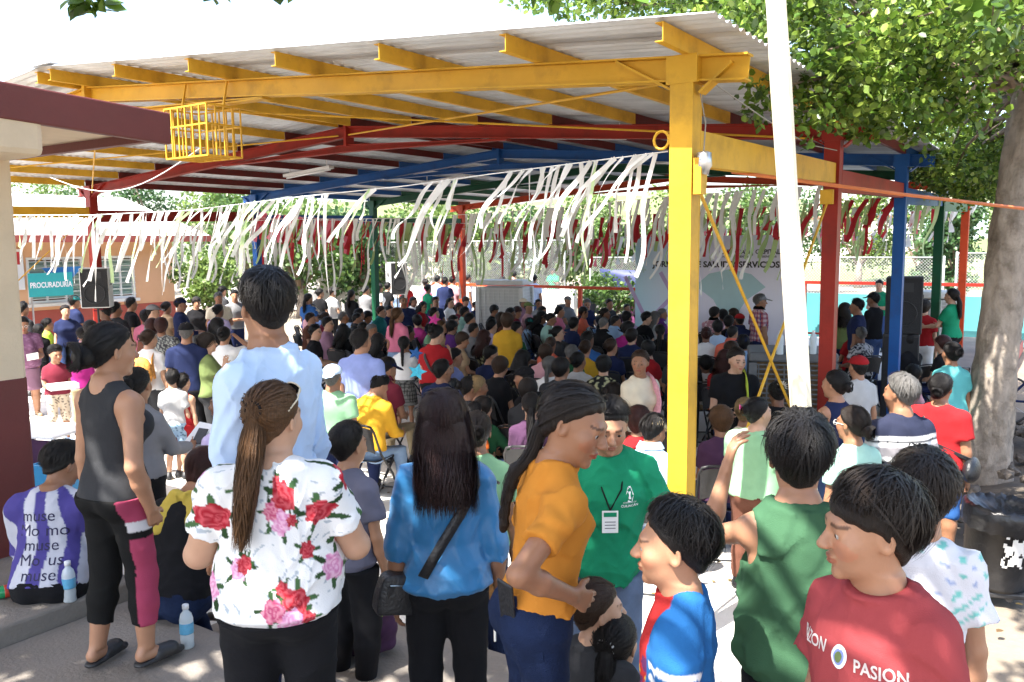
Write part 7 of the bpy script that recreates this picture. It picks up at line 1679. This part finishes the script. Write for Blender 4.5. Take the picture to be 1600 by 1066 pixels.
def crowd_add(line, left):
    a, who = line.split('|'); f = a.split(); px, py = float(f[0]), float(f[1]); kind, shirt, style, hair = f[2:6]; turn = float(f[6]) if len(f) > 6 else None
    if shirt in ('charcoal', 'navy', 'black', 'grey', 'brown') and shirt not in who and 'dark' not in who and cr.random() < .75: shirt = cr.choice(['lightgrey', 'skyblue', 'mauve', 'coral', 'white', 'cream', 'sage', 'lilac', 'palepink'])
    sex = SEXOF(style, who); hat = None
    for k, c in CAPS.items():
        if k in who and 'left of the' not in who and 'behind the olive' not in who and 'right of the maroon' not in who and 'behind the red cap' not in who: hat = ('brim' if 'straw' in k else 'cap', c)
    back = 'looking back' in who or 'look at us' in who or 'facing us' in who or 'glancing back' in who or 'peeping' in who
    yaw = cr.choice([-26, 8]); near = py > 545
    if back and kind == 'c': yaw = 62
    if style == 'braid': yaw = 0
    h = {'m': 1.70, 'f': 1.58, 'c': 1.32}[sex]; g = cr.choice([1.0, 1.14]) if sex == 'f' else 1.06
    lod = 1 if near or who.startswith('man in plaid') or (kind == 's' and py > 480 and left) else 2
    top = 'long' if ('long-sleeved' in who or 'hoodie' in who or 'jacket' in who or 'writing' in who) else ('sleeveless' if 'sleeveless' in who else 'tee')
    arms = ('lap', 'lap') if kind == 'c' else cr.choice([('down', 'down'), ('carry', 'carry'), ('cross', 'cross')])
    if 'raised arms' in who: arms = ('raise_', 'raise_')
    if 'phone' in who: arms = ('phone', 'phone')
    if 'hand on hip' in who: arms = ('hip', 'down')
    if 'writing' in who: arms = ('fwd', 'fwd')
    prn = leopard if 'leopard' in who else plaid if 'plaid' in who else dots((.5, .25, .3), (.8, .7, .7)) if 'flowered' in who else dots((.02, .02, .02), (.45, .45, .25), 60, .3) if 'patterned' in who else None
    key = (kind, sex, style, yaw, g, lod, top, arms, hat[0] if hat else None, prn is not None and who)
    if key not in VAR:
        s = dict(h=h, sex=sex, g=g, hair=style, pose='sit' if kind == 'c' else 'stand', yaw=yaw, arms=arms, top=top, seed=len(VAR) + 50, hat=hat[0] if hat else None, hairlen=.34 if style in ('pony', 'long', 'wavy', 'braid') else 0, lean=cr.choice([-4, 0, 4]) if kind == 'c' else 0, slouch=.6 if kind == 'c' else 0, nod=cr.choice([0, 6, 14]) if kind == 'c' else 4, collar=sex == 'm' and cr.random() < .3)
        if 'writing' in who: s.update(nod=34, lean=8)
        if 'bearded' in who: s['beard'] = 1
        if prn: s['print'] = prn
        if lod == 2 and kind == 'c': s['noshoes'] = 1
        VAR[key] = s
    s = VAR[key]; J = skeleton(dict(s)); ht = J['H'] + J['Rh'] @ np.array([0, -.015, .137]) * J['hs']
    p = atz(px, py, FZ + ht[2])
    if turn is not None: rz = heading(px, turn)
    elif 'facing us' in who: rz = heading(px, 170)
    elif kind == 's': rz = heading(px, {'side-on': 70}.get('side-on' if 'side-on' in who else '', cr.uniform(20, 60)))
    else: rz = math.atan2(STAGE[1] - p[1], STAGE[0] - p[0]) - math.pi / 2 + cr.uniform(-.25, .25)
    if 'back to us' in who: rz = heading(px, 0)
    if 'looking at his phone' in who: rz = heading(px, 200)
    if kind == 'c' and back: rz = heading(px, 40 if 'boy' not in who else 60)
    if 'looking left' in who: rz = heading(px, -60)
    ca, sa = math.cos(rz), math.sin(rz); loc = np.array([p[0] - ht[0] * ca + ht[1] * sa, p[1] - ht[0] * sa - ht[1] * ca, FZ])
    sk = cr.choice([0, 0, 1, 1, 2, 3]); tr = cr.choice(['denim', 'black', 'navy', 'denim', 'charcoal', 'khaki', 'lightdenim'])
    m = dict(body=SKIN[sk], shirt=M_print if prn else CL[shirt], trousers=CL[tr], hair=HR[hair], cap=CL[hat[1]] if hat else None, shoe=M_shoe)
    CJ.append((who, key, loc, rz, m, kind))
for ln in CROWD.strip().split('\n'): crowd_add(ln, False)
for ln in LEFT.strip().split('\n'): crowd_add(ln, True)
# ---- nearer people told apart by their poses
put('woman in mauve dress and glasses reading a paper at the left edge', 36, 478, FZ, 176, 1, shirt=M_print, print=dots((.22, .10, .18), (.30, .16, .26), 60, .2), trousers='mauve', hair='dark', style='slick', h=1.60, sex='h', g=.92, top='tee', bottom='skirt', skirtz=.27, hem=.0, skin=0, arms=('carry', 'carry'), nod=14, shoe='tan', tucked=0, after=lambda s, t, me: (glasses(s, t), papers(s, -1, 'white paper held by the woman in the mauve dress', .16, .2)))
put('boy in maroon T-shirt and patterned shorts holding a flat box', 86, 524, FZ, 168, 1, shirt='maroon', print2=dots((.62, .52, .40), (.10, .08, .07), 80, .6), trousers=M_print, hair='black', style='spiky', h=1.34, sex='c', g=1.15, bottom='bermuda', skin=0, arms=('carry', 'carry'), nod=6, shoe='lightblue', yaw=10, after=lambda s, t, me: tag(obj('flat_box', MB().box((0, 0, 0), (.34, .26, .07)).mesh('flat_box', M_ink), None, wpt(s, s['_J']['W'][1] * .5 + s['_J']['W'][-1] * .5 + np.array((0, .12, .03))), s['rz']), 'flat white box held by the boy in maroon', 'box'))
put('woman in white T-shirt with orange print backpack and hair in a bun', 232, 502, FZ, 28, 1, shirt='white', trousers='charcoal', hair='brown', style='bun', h=1.58, sex='f', g=1.1, top='tee', skin=2, arms=('down', 'down'), yaw=-20, after=lambda s, t, me: backpack(s, 'orange printed backpack worn by the woman in white T-shirt', mat('pack_print', (.58, .26, .05), .8, .6, 22)))
put('woman in black and white checked dress behind the woman in white T-shirt', 252, 484, FZ, 15, 1, shirt=M_print, print=dots((.05, .05, .06), (.35, .36, .33), 110, .2), trousers='black', hair='auburn', style='bob', h=1.60, sex='h', g=.9, bottom='skirt', hem=.0, skin=1)
put('man in navy polo and black cap with his back to us, left of centre', 291, 492, FZ, 12, 1, shirt='navy', trousers='black', hair='grey', style='crop', hat='cap', cap='black', h=1.72, sex='m', top='polo', collar='coral', skin=1)
put('woman in olive polo with hand at her chin, facing right', 322, 509, FZ, 78, 1, shirt='olive', trousers='charcoal', hair='dark', style='bob', h=1.58, sex='f', g=1.08, top='polo', skin=2, arms=('cross', 'chin'), yaw=-8)
put('person in white T-shirt with raised arm left of the tall man', 350, 500, FZ, 20, 1, shirt='white', trousers='charcoal', hair='black', style='bun', h=1.55, sex='f', skin=0, arms=('down', 'brow'))
put('small boy with short hair looking left below the raised arm', 369, 566, FZ, -60, 1, shirt='navy', trousers='navy', hair='black', style='short', h=1.28, sex='c', skin=0, ribbons=1)
put('small boy in white T-shirt and blue patterned shorts, back to us', 268, 563, FZ, 14, 1, shirt='lightgrey', print2=dots((.30, .42, .55), (.05, .10, .16), 90, .4), trousers=M_print, hair='black', style='crop', h=1.28, sex='c', bottom='bermuda', skin=2, arms=('carry', 'down'), ribbons=1)
put('small boy in red sleeveless shirt and red checked shorts', 283, 570, FZ, 30, 1, shirt='red', trousers='red', hair='black', style='crop', h=1.22, sex='c', top='sleeveless', bottom='bermuda', skin=2)
put('man in periwinkle polo standing among the seats, close cropped hair', 564, 509, FZ, 22, 1, shirt='periwinkle', collar='charcoal', trousers='navy', hair='black', style='short', stubble=1, h=1.76, sex='m', g=1.08, top='polo', skin=0, yaw=-28, ribbons=1)
put('woman in pink T-shirt and jeans with blond streaked hair, standing', 622, 476, FZ, 40, 1, shirt='pink', trousers='lightdenim', hair='honey', style='pony', h=1.62, sex='f', g=1.0, skin=1, yaw=-15, tucked=1, hem=.2)
put('grey haired woman in navy T-shirt standing and facing us', 632, 457, FZ, 168, 1, shirt='navy', trousers='black', hair='grey', style='slick', h=1.62, sex='h', g=.9, skin=1)
put('woman in red T-shirt and black trousers with hand raised, black bag on shoulder', 686, 505, FZ, 24, 1, shirt='red', trousers='black', hair='black', style='bun', h=1.62, sex='f', g=1.15, skin=2, arms=('down', 'chin'), nod=20, yaw=-20, tucked=1, hem=.16, after=lambda s, t, me: shoulder_bag(s, 'black bag on the shoulder of the woman in red T-shirt', M_leather))
put('girl in white T-shirt and grey checked skirt with a black braid', 631, 521, FZ, 12, 1, shirt='white', trousers=M_print, print2=checkskirt, hair='black', style='braid', h=1.36, sex='c', bottom='skirt', skirtz=.28, hem=.2, skin=1, hairlen=.30, arms=('down', 'fwd'))
put('woman in yellow T-shirt standing in the middle rows, back to us', 793, 488, FZ, 6, 1, shirt='mustard', trousers='denim', hair='brown', style='bob', h=1.62, sex='f', g=1.15, skin=0)
put('man in pale green T-shirt and blue and white cap behind the tall man', 518, 562, FZ, 20, 1, shirt='sage', trousers='navy', hair='grey', style='crop', hat='back', cap='lightblue', h=1.52, sex='m', g=1.12, skin=1)
put('woman in cream T-shirt with pink shawl over one shoulder, facing us', 1000, 550, FZ, 150, 1, shirt='cream', trousers='brown', hair='brown', style='slick', h=1.60, sex='f', g=1.08, skin=1, yaw=-40, ribbons=1, arms=('down', 'carry'), after=lambda s, t, me: shawl(s, t, -1, mat('shawl_pink', (.62, .30, .36), .9, .25, 30)))
put('smiling woman in black T-shirt with yellow-green cloth over the shoulder', 1152, 550, FZ, 170, 1, shirt='black', trousers='charcoal', hair='dark', style='slick', h=1.58, sex='h', g=.92, skin=2, yaw=18, nod=8, ribbons=1, arms=('carry', 'carry'), after=lambda s, t, me: shawl(s, t, -1, mat('cloth_neon', (.50, .62, .06), .9, .1, 20), 'shoulder_cloth'))
put('woman in green T-shirt and brown trousers with a pink bow in her hair', 1182, 628, FZ + .05, 22, 1, shirt='sage', trousers='brown', hair='black', style='bun', bunpos=(0, -.11, .04), h=1.46, sex='h', g=.88, top='tee', skin=2, yaw=-28, ribbons=1, fine=.8, neckw=.08, arms=('carry', 'carry'),
    after=lambda s, t, me: [obj('hair_bow', MB().add([hw(s['_J'], (-.05 + x, -.125, .05 + z)) for x, z in ((0, 0), (-.03, .022), (-.03, -.022), (.03, .022), (.03, -.022))] + [hw(s['_J'], (-.05, -.137, .05))], [(5, 1, 2), (5, 3, 4), (0, 2, 1), (0, 4, 3)]).mesh('hair_bow', CL['hotpink']), t)])
put('woman in navy sleeveless top with a hair claw, looking left', 1306, 588, FZ, -48, 1, shirt='navy', trousers='denim', hair='black', style='bun', bunpos=(0, -.11, .0), h=1.56, sex='f', skin=0, top='sleeveless', ribbons=1, fine=.85, yaw=10)
put('child in pale grey T-shirt and red cap beside the navy top', 1342, 566, FZ + .15, -30, 1, shirt='lightgrey', trousers='denim', hair='black', style='crop', hat='cap', cap='red', h=1.40, sex='c', skin=0)
put('grey haired bearded man in striped navy and grey polo, right of centre', 1408, 598, FZ, -36, 1, shirt=M_print, print=stripes, collar='navy', trousers='black', hair='grey', style='short', h=1.72, sex='m', g=1.12, top='polo', skin=1, beard=1, yaw=22, ribbons=1, fine=.72, strands=420)
put('woman in mint T-shirt and glasses with dark hair tied back', 1332, 644, FZ, -38, 1, shirt='mint', trousers='denim', hair='dark', style='bun', bunpos=(0, -.118, -.03), h=1.54, sex='f', g=1.05, skin=1, yaw=14, ribbons=1, fine=.72, strands=420, after=lambda s, t, me: glasses(s, t))
def glasses(s, t):
    J = s['_J']
    for sd in (-1, 1):
        MB().tube([hw(J, (sd * .034 + .022 * math.cos(a), .098, .004 + .017 * math.sin(a))) for a in np.linspace(0, 6.2832, 13)], .0018, 5).build('spectacle_rim', M_white, t); MB().tube([hw(J, (sd * .056, .096, .006)), hw(J, (sd * .08, .0, .008))], .002, 5).build('spectacle_arm', M_white, t)
put('woman in red T-shirt with black crossbody strap near the tree', 1470, 596, FZ, 14, 1, shirt='red', trousers='blue', hair='black', style='bun', bunpos=(0, -.10, -.02), h=1.56, sex='h', g=.9, bottom='bermuda', skin=1, fine=.85, ribbons=1, after=lambda s, t, me: shoulder_bag(s, 'black crossbody bag of the woman in red near the tree', M_leather))
put('person in turquoise T-shirt and jeans near the far right columns', 1488, 548, FZ, -30, 1, shirt=mat('cloth_turq', (.10, .42, .42), .85, .08, 9, .2, 380), trousers='denim', hair='black', style='bun', h=1.56, sex='f', g=1.1, skin=1)
put('woman in bright red T-shirt and white shorts, back to us', 1446, 482, FZ, 12, 1, shirt='red', trousers='white', hair='dark', style='bob', h=1.62, sex='f', g=1.08, bottom='bermuda', hem=.12, skin=2)
put('woman in green vest and white T-shirt beside the far orange column', 1490, 465, 0.0, -60, 1, shirt='green', trousers='black', hair='dark', style='pony', h=1.60, sex='f', skin=2, arms=('fwd', 'carry'))
put('woman in dark green long-sleeved top holding up a phone, nearest row', 752, 618, FZ - .1, 40, 1, shirt='darkgreen', trousers='black', hair='dark', style='bob', h=1.50, sex='f', top='long', pose='sit', skin=2, arms=('lap', ((.15, .7, -.7), (0, .8, .75))), hands={1: dict(curl=.5)})
flush()
_vm = dict(zip(VAR.keys(), build_all([(s, k[5]) for k, s in VAR.items()])))
_seen = {}
for who, key, loc, rz, m, kind in CJ:
    add_person(who if len(who.split()) >= 4 else who + ' in the crowd', VAR[key], _vm[key], loc, rz, m, 'people in the seated audience' if kind == 'c' else 'people standing round the audience')
    if 'cream flower' in who:
        J_ = VAR[key]['_J']; ca, sa = math.cos(rz), math.sin(rz); q_ = J_['H'] + J_['Rh'] @ np.array((.03, -.10, .07)); w_ = (q_[0] * ca - q_[1] * sa + loc[0], q_[0] * sa + q_[1] * ca + loc[1], q_[2] + loc[2]); fb = MB()
        for kk in range(14):
            for rr_, zz in ((.055, .0), (.035, .02)): an_ = kk * .449 + zz * 20; fb.bar((0, 0, 0), (rr_ * math.cos(an_), -zz - .01, rr_ * math.sin(an_)), .018, .004)
        fo = fb.build('hair_flower', CL['cream']); fo.location = w_; fo.rotation_euler = (0, 0, heading(1213, 0)); tag(fo, 'cream fabric flower clipped in black hair by the white post', 'flower')
    if kind == 'c': chair('black folding chair under the ' + who.replace('seated ', '').replace(' in the standing row', '').replace(' in the back rows', '').replace('close cropped', 'cropped'), (loc[0], loc[1], FZ), rz)
# ---------------------------------------------------------------- small things
M_pet = mat('pet_plastic', (.75, .82, .85), .12, .03, 4, spec=.6, ttrans=.45); M_capw = mat('bottle_cap', (.8, .8, .8), .4, .02); M_lblb = mat('bottle_label', (.10, .35, .55), .5, .2, 30)
def bottle(label, px, py, z):
    p = atz(px, py, z); t = thing('water_bottle', label, 'bottle', (p[0], p[1], z), rnd.uniform(0, 6), 'plastic water bottles')
    MB().lathe([(.030, 0), (.033, .008), (.031, .03), (.033, .05), (.031, .075), (.033, .10), (.033, .145), (.026, .172), (.014, .186), (.0135, .20)], n=16).build('bottle_body', M_pet, t, True)
    MB().lathe([(.0335, .075), (.0338, .08), (.0338, .125), (.0335, .13)], n=16).build('paper_label', M_lblb, t, True)
    MB().lathe([(.016, .197), (.016, .218), (.014, .22)], n=12).build('cap', M_capw, t, True)
bottle('water bottle nearest the veranda pillar, left of the pair', 25, 870, WK + .1); bottle('water bottle right of the pair by the veranda pillar', 43, 872, WK + .1)
bottle('water bottle alone on the veranda slab beside the lettered T-shirt', 101, 924, WK + .1); bottle('water bottle standing by the black sandals', 283, 1000, WK)
for px, lab in ((1219, 'left water bottle on top of the dark air cooler'), (1271, 'right water bottle on top of the dark air cooler')):
    p = atd(px, 537, 10.3); t_ = thing('water_bottle', lab, 'bottle', (p[0], p[1], FZ + 1.282), 0, 'plastic water bottles')
    MB().lathe([(.040, 0), (.043, .01), (.041, .06), (.043, .2), (.034, .235), (.016, .25), (.016, .262)], n=14).build('bottle_body', M_pet, t_, True); MB().lathe([(.019, .26), (.019, .285)], n=10).build('cap', M_capw, t_)
p = atz(22, 912, WK + .1); t = thing('soda_bottle', 'green soda bottle with red label lying on the veranda slab', 'bottle', (p[0], p[1], WK + .134), heading(22, 82))
Mx = Matrix.Rotation(R(90), 3, 'X')
MB().lathe([(.012, -.15), (.014, -.135), (.03, -.11), (.034, -.09), (.034, .10), (.03, .11)], n=16, M=Mx).build('bottle_body', mat('green_pet', (.02, .25, .09), .15, .05), t, True); MB().lathe([(.0345, -.06), (.0348, -.055), (.0348, .065), (.0345, .07)], n=16, M=Mx).build('paper_label', mat('red_label', (.42, .04, .02), .5, .4, 40), t, True); MB().lathe([(.016, -.165), (.016, -.145)], n=10, M=Mx).build('cap', mat('green_cap', (.02, .3, .1), .4), t)
p = atz(68, 740, FZ); t = thing('folding_table', 'small purple table with white top behind the veranda pillar', 'table', (p[0], p[1], FZ), R(20))
MB().box((0, 0, .62), (.9, .7, .03)).build('table_top', M_ink, t, bevel=.008); MB().box((0, -.33, .36), (.86, .02, .46)).build('skirt_panel', CL['plum'], t); MB().box((-.43, 0, .36), (.02, .64, .46)).build('skirt_panel', CL['plum'], t)
for sx in (-1, 1):
    for sy in (-1, 1): MB().tube([(sx * .41, sy * .31, 0), (sx * .41, sy * .31, .6)], .014, 6).build('leg', M_alu, t)
p = atz(52, 810, FZ); t = thing('plastic_crate', 'bright blue plastic crate beside the lettered T-shirt', 'crate', (p[0], p[1] + .3, FZ), R(15)); mcr = mat('crate_blue', (.05, .33, .62), .45, .08)
for (c, d) in (((0, 0, .02), (.5, .36, .03)), ((0, -.17, .3), (.5, .02, .56)), ((0, .17, .3), (.5, .02, .56)), ((-.24, 0, .3), (.02, .32, .56)), ((.24, 0, .3), (.02, .32, .56)), ((0, -.185, .57), (.54, .03, .03)), ((0, .185, .57), (.54, .03, .03))): MB().box(c, d).build('crate_side', mcr, t)
# folded patterned umbrella and lime bag
p = atd(765, 800, 4.4); t = thing('folded_umbrella', 'folded brown patterned umbrella hanging behind the woman in blue satin', 'umbrella', p)
MB().lathe([(.006, -.62), (.008, -.56), (.022, -.52), (.045, -.30), (.038, -.1), (.018, 0), (.012, .03)], n=9).build('canopy', mat('umbrella_print', (.30, .14, .04), .8, .7, 40), t, True); MB().tube([(0, 0, .02), (0, 0, .14), (.015, 0, .17), (.04, 0, .16)], .008, 6).build('handle', M_shoe, t); MB().tube([(0, 0, -.70), (0, 0, -.6)], .006, 6).build('ferrule', M_white, t)
p = atz(548, 1018, .10); t = thing('duffel_bag', 'dark maroon bag with lime green flap on the ground by the grey T-shirt', 'bag', (p[0], p[1] + .05, .11), R(30))
P = [ell((0, 0, .15), (.2, .13, .15), .02), ell((0, 0, .05), (.19, .12, .06), .04)]; V, Fc = shape(P + [folds(np.array((-1., -1, -1)), np.array((1., 1, 1)), .006, 40, 3)], .012); obj('pouch', mesh_from('pouch', V, Fc, CL['plum'], True), t)
P = [ell((0.02, 0, .20), (.205, .137, .115), .02), Pr(lambda X, Y, Z: Z - .20 - .3 * X, np.array((-1., -1, -1)), np.array((1., 1, 1)), .005, 1)]; V, Fc = shape(P, .012); obj('flap', mesh_from('flap', V, Fc, CL['lime'], True), t)
# paper stars and pinwheel
def star(label, px, py, dep, r, m, rz=0.0):
    p = atd(px, py, dep); t = MB(); n = 5; ps = [(0, -.01, 0)] + [((r if i % 2 == 0 else r * .45) * math.sin(i * math.pi / n), 0.0, (r if i % 2 == 0 else r * .45) * math.cos(i * math.pi / n)) for i in range(2 * n)] + [(0, .012, 0)]
    t.add(ps, [(0, 1 + i, 1 + (i + 1) % (2 * n)) for i in range(2 * n)] + [(2 * n + 1, 1 + (i + 1) % (2 * n), 1 + i) for i in range(2 * n)]); o = t.build('paper_star', m); o.location = tuple(p); o.rotation_euler = (R(20), R(15), heading(px, rz)); tag(o, label, 'paper star')
star('bright pink paper star above the heads in the middle rows', 679, 497, 11.8, .10, CL['hotpink']); star('sky blue paper star held by the girl with the braid', 651, 578, 9.2, .11, mat('paper_cyan', (.05, .50, .72), .6)); star('dark blue paper star beside the red T-shirt', 649, 549, 9.6, .09, CL['blue'])
# bicycle leaning at the far right
p = atz(1596, 720, FZ); t = thing('bicycle', 'dark bicycle standing beyond the tree at the right edge', 'bicycle', (p[0] + .25, p[1] + .3, FZ + .26), R(12))
for x in (-.5, .5):
    w = MB().tube([(x + .31 * math.cos(a), 0, .32 + .31 * math.sin(a)) for a in np.linspace(0, 6.2832, 25)], .016, 6).build('wheel', M_shoe, t, True)
    for k in range(10): MB().tube([(x, 0, .32), (x + .3 * math.cos(k * .628), 0, .32 + .3 * math.sin(k * .628))], .002, 4).build('spoke', M_alu, w)
for a, b in (((-.5, 0, .32), (-.15, 0, .72)), ((-.15, 0, .72), (-.05, 0, .3)), ((-.05, 0, .3), (.38, 0, .75)), ((-.15, 0, .72), (.36, 0, .8)), ((-.5, 0, .32), (-.05, 0, .3)), ((.36, 0, .9), (.5, 0, .32))): MB().tube([a, b], .016, 6).build('frame_tube', CL['navy'], t)
MB().tube([(.30, -.25, .95), (.36, -.1, .98), (.36, .1, .98), (.30, .25, .95)], .012, 6).build('handlebar', M_alu, t); MB().box((-.18, 0, .82), (.24, .13, .05)).build('saddle', M_shoe, t, bevel=.02); MB().tube([(-.15, 0, .7), (-.17, 0, .81)], .013, 6).build('seat_post', M_alu, t)
# empty chairs that show in the rows
for k, (px, py, lab) in enumerate(((846, 585, 'empty black folding chair left of the navy T-shirts in mid rows'), (873, 585, 'empty black folding chair right of the first empty one in mid rows'), (892, 600, 'empty black folding chair behind the coral top'), (1016, 590, 'empty black folding chair near the yellow column in mid rows'), (885, 520, 'empty black folding chair in the back row before the orange railing'), (925, 520, 'empty black folding chair in the back row right of the grey cap'), (1040, 800, 'empty folding chair beside the yellow column foot'), (800, 700, 'black folding chair behind the head of the girl in mustard'))):
    p = atz(px, py, FZ); d = STAGE - p[:2]; chair(lab, (p[0], p[1], FZ), math.atan2(d[1], d[0]) - math.pi / 2)
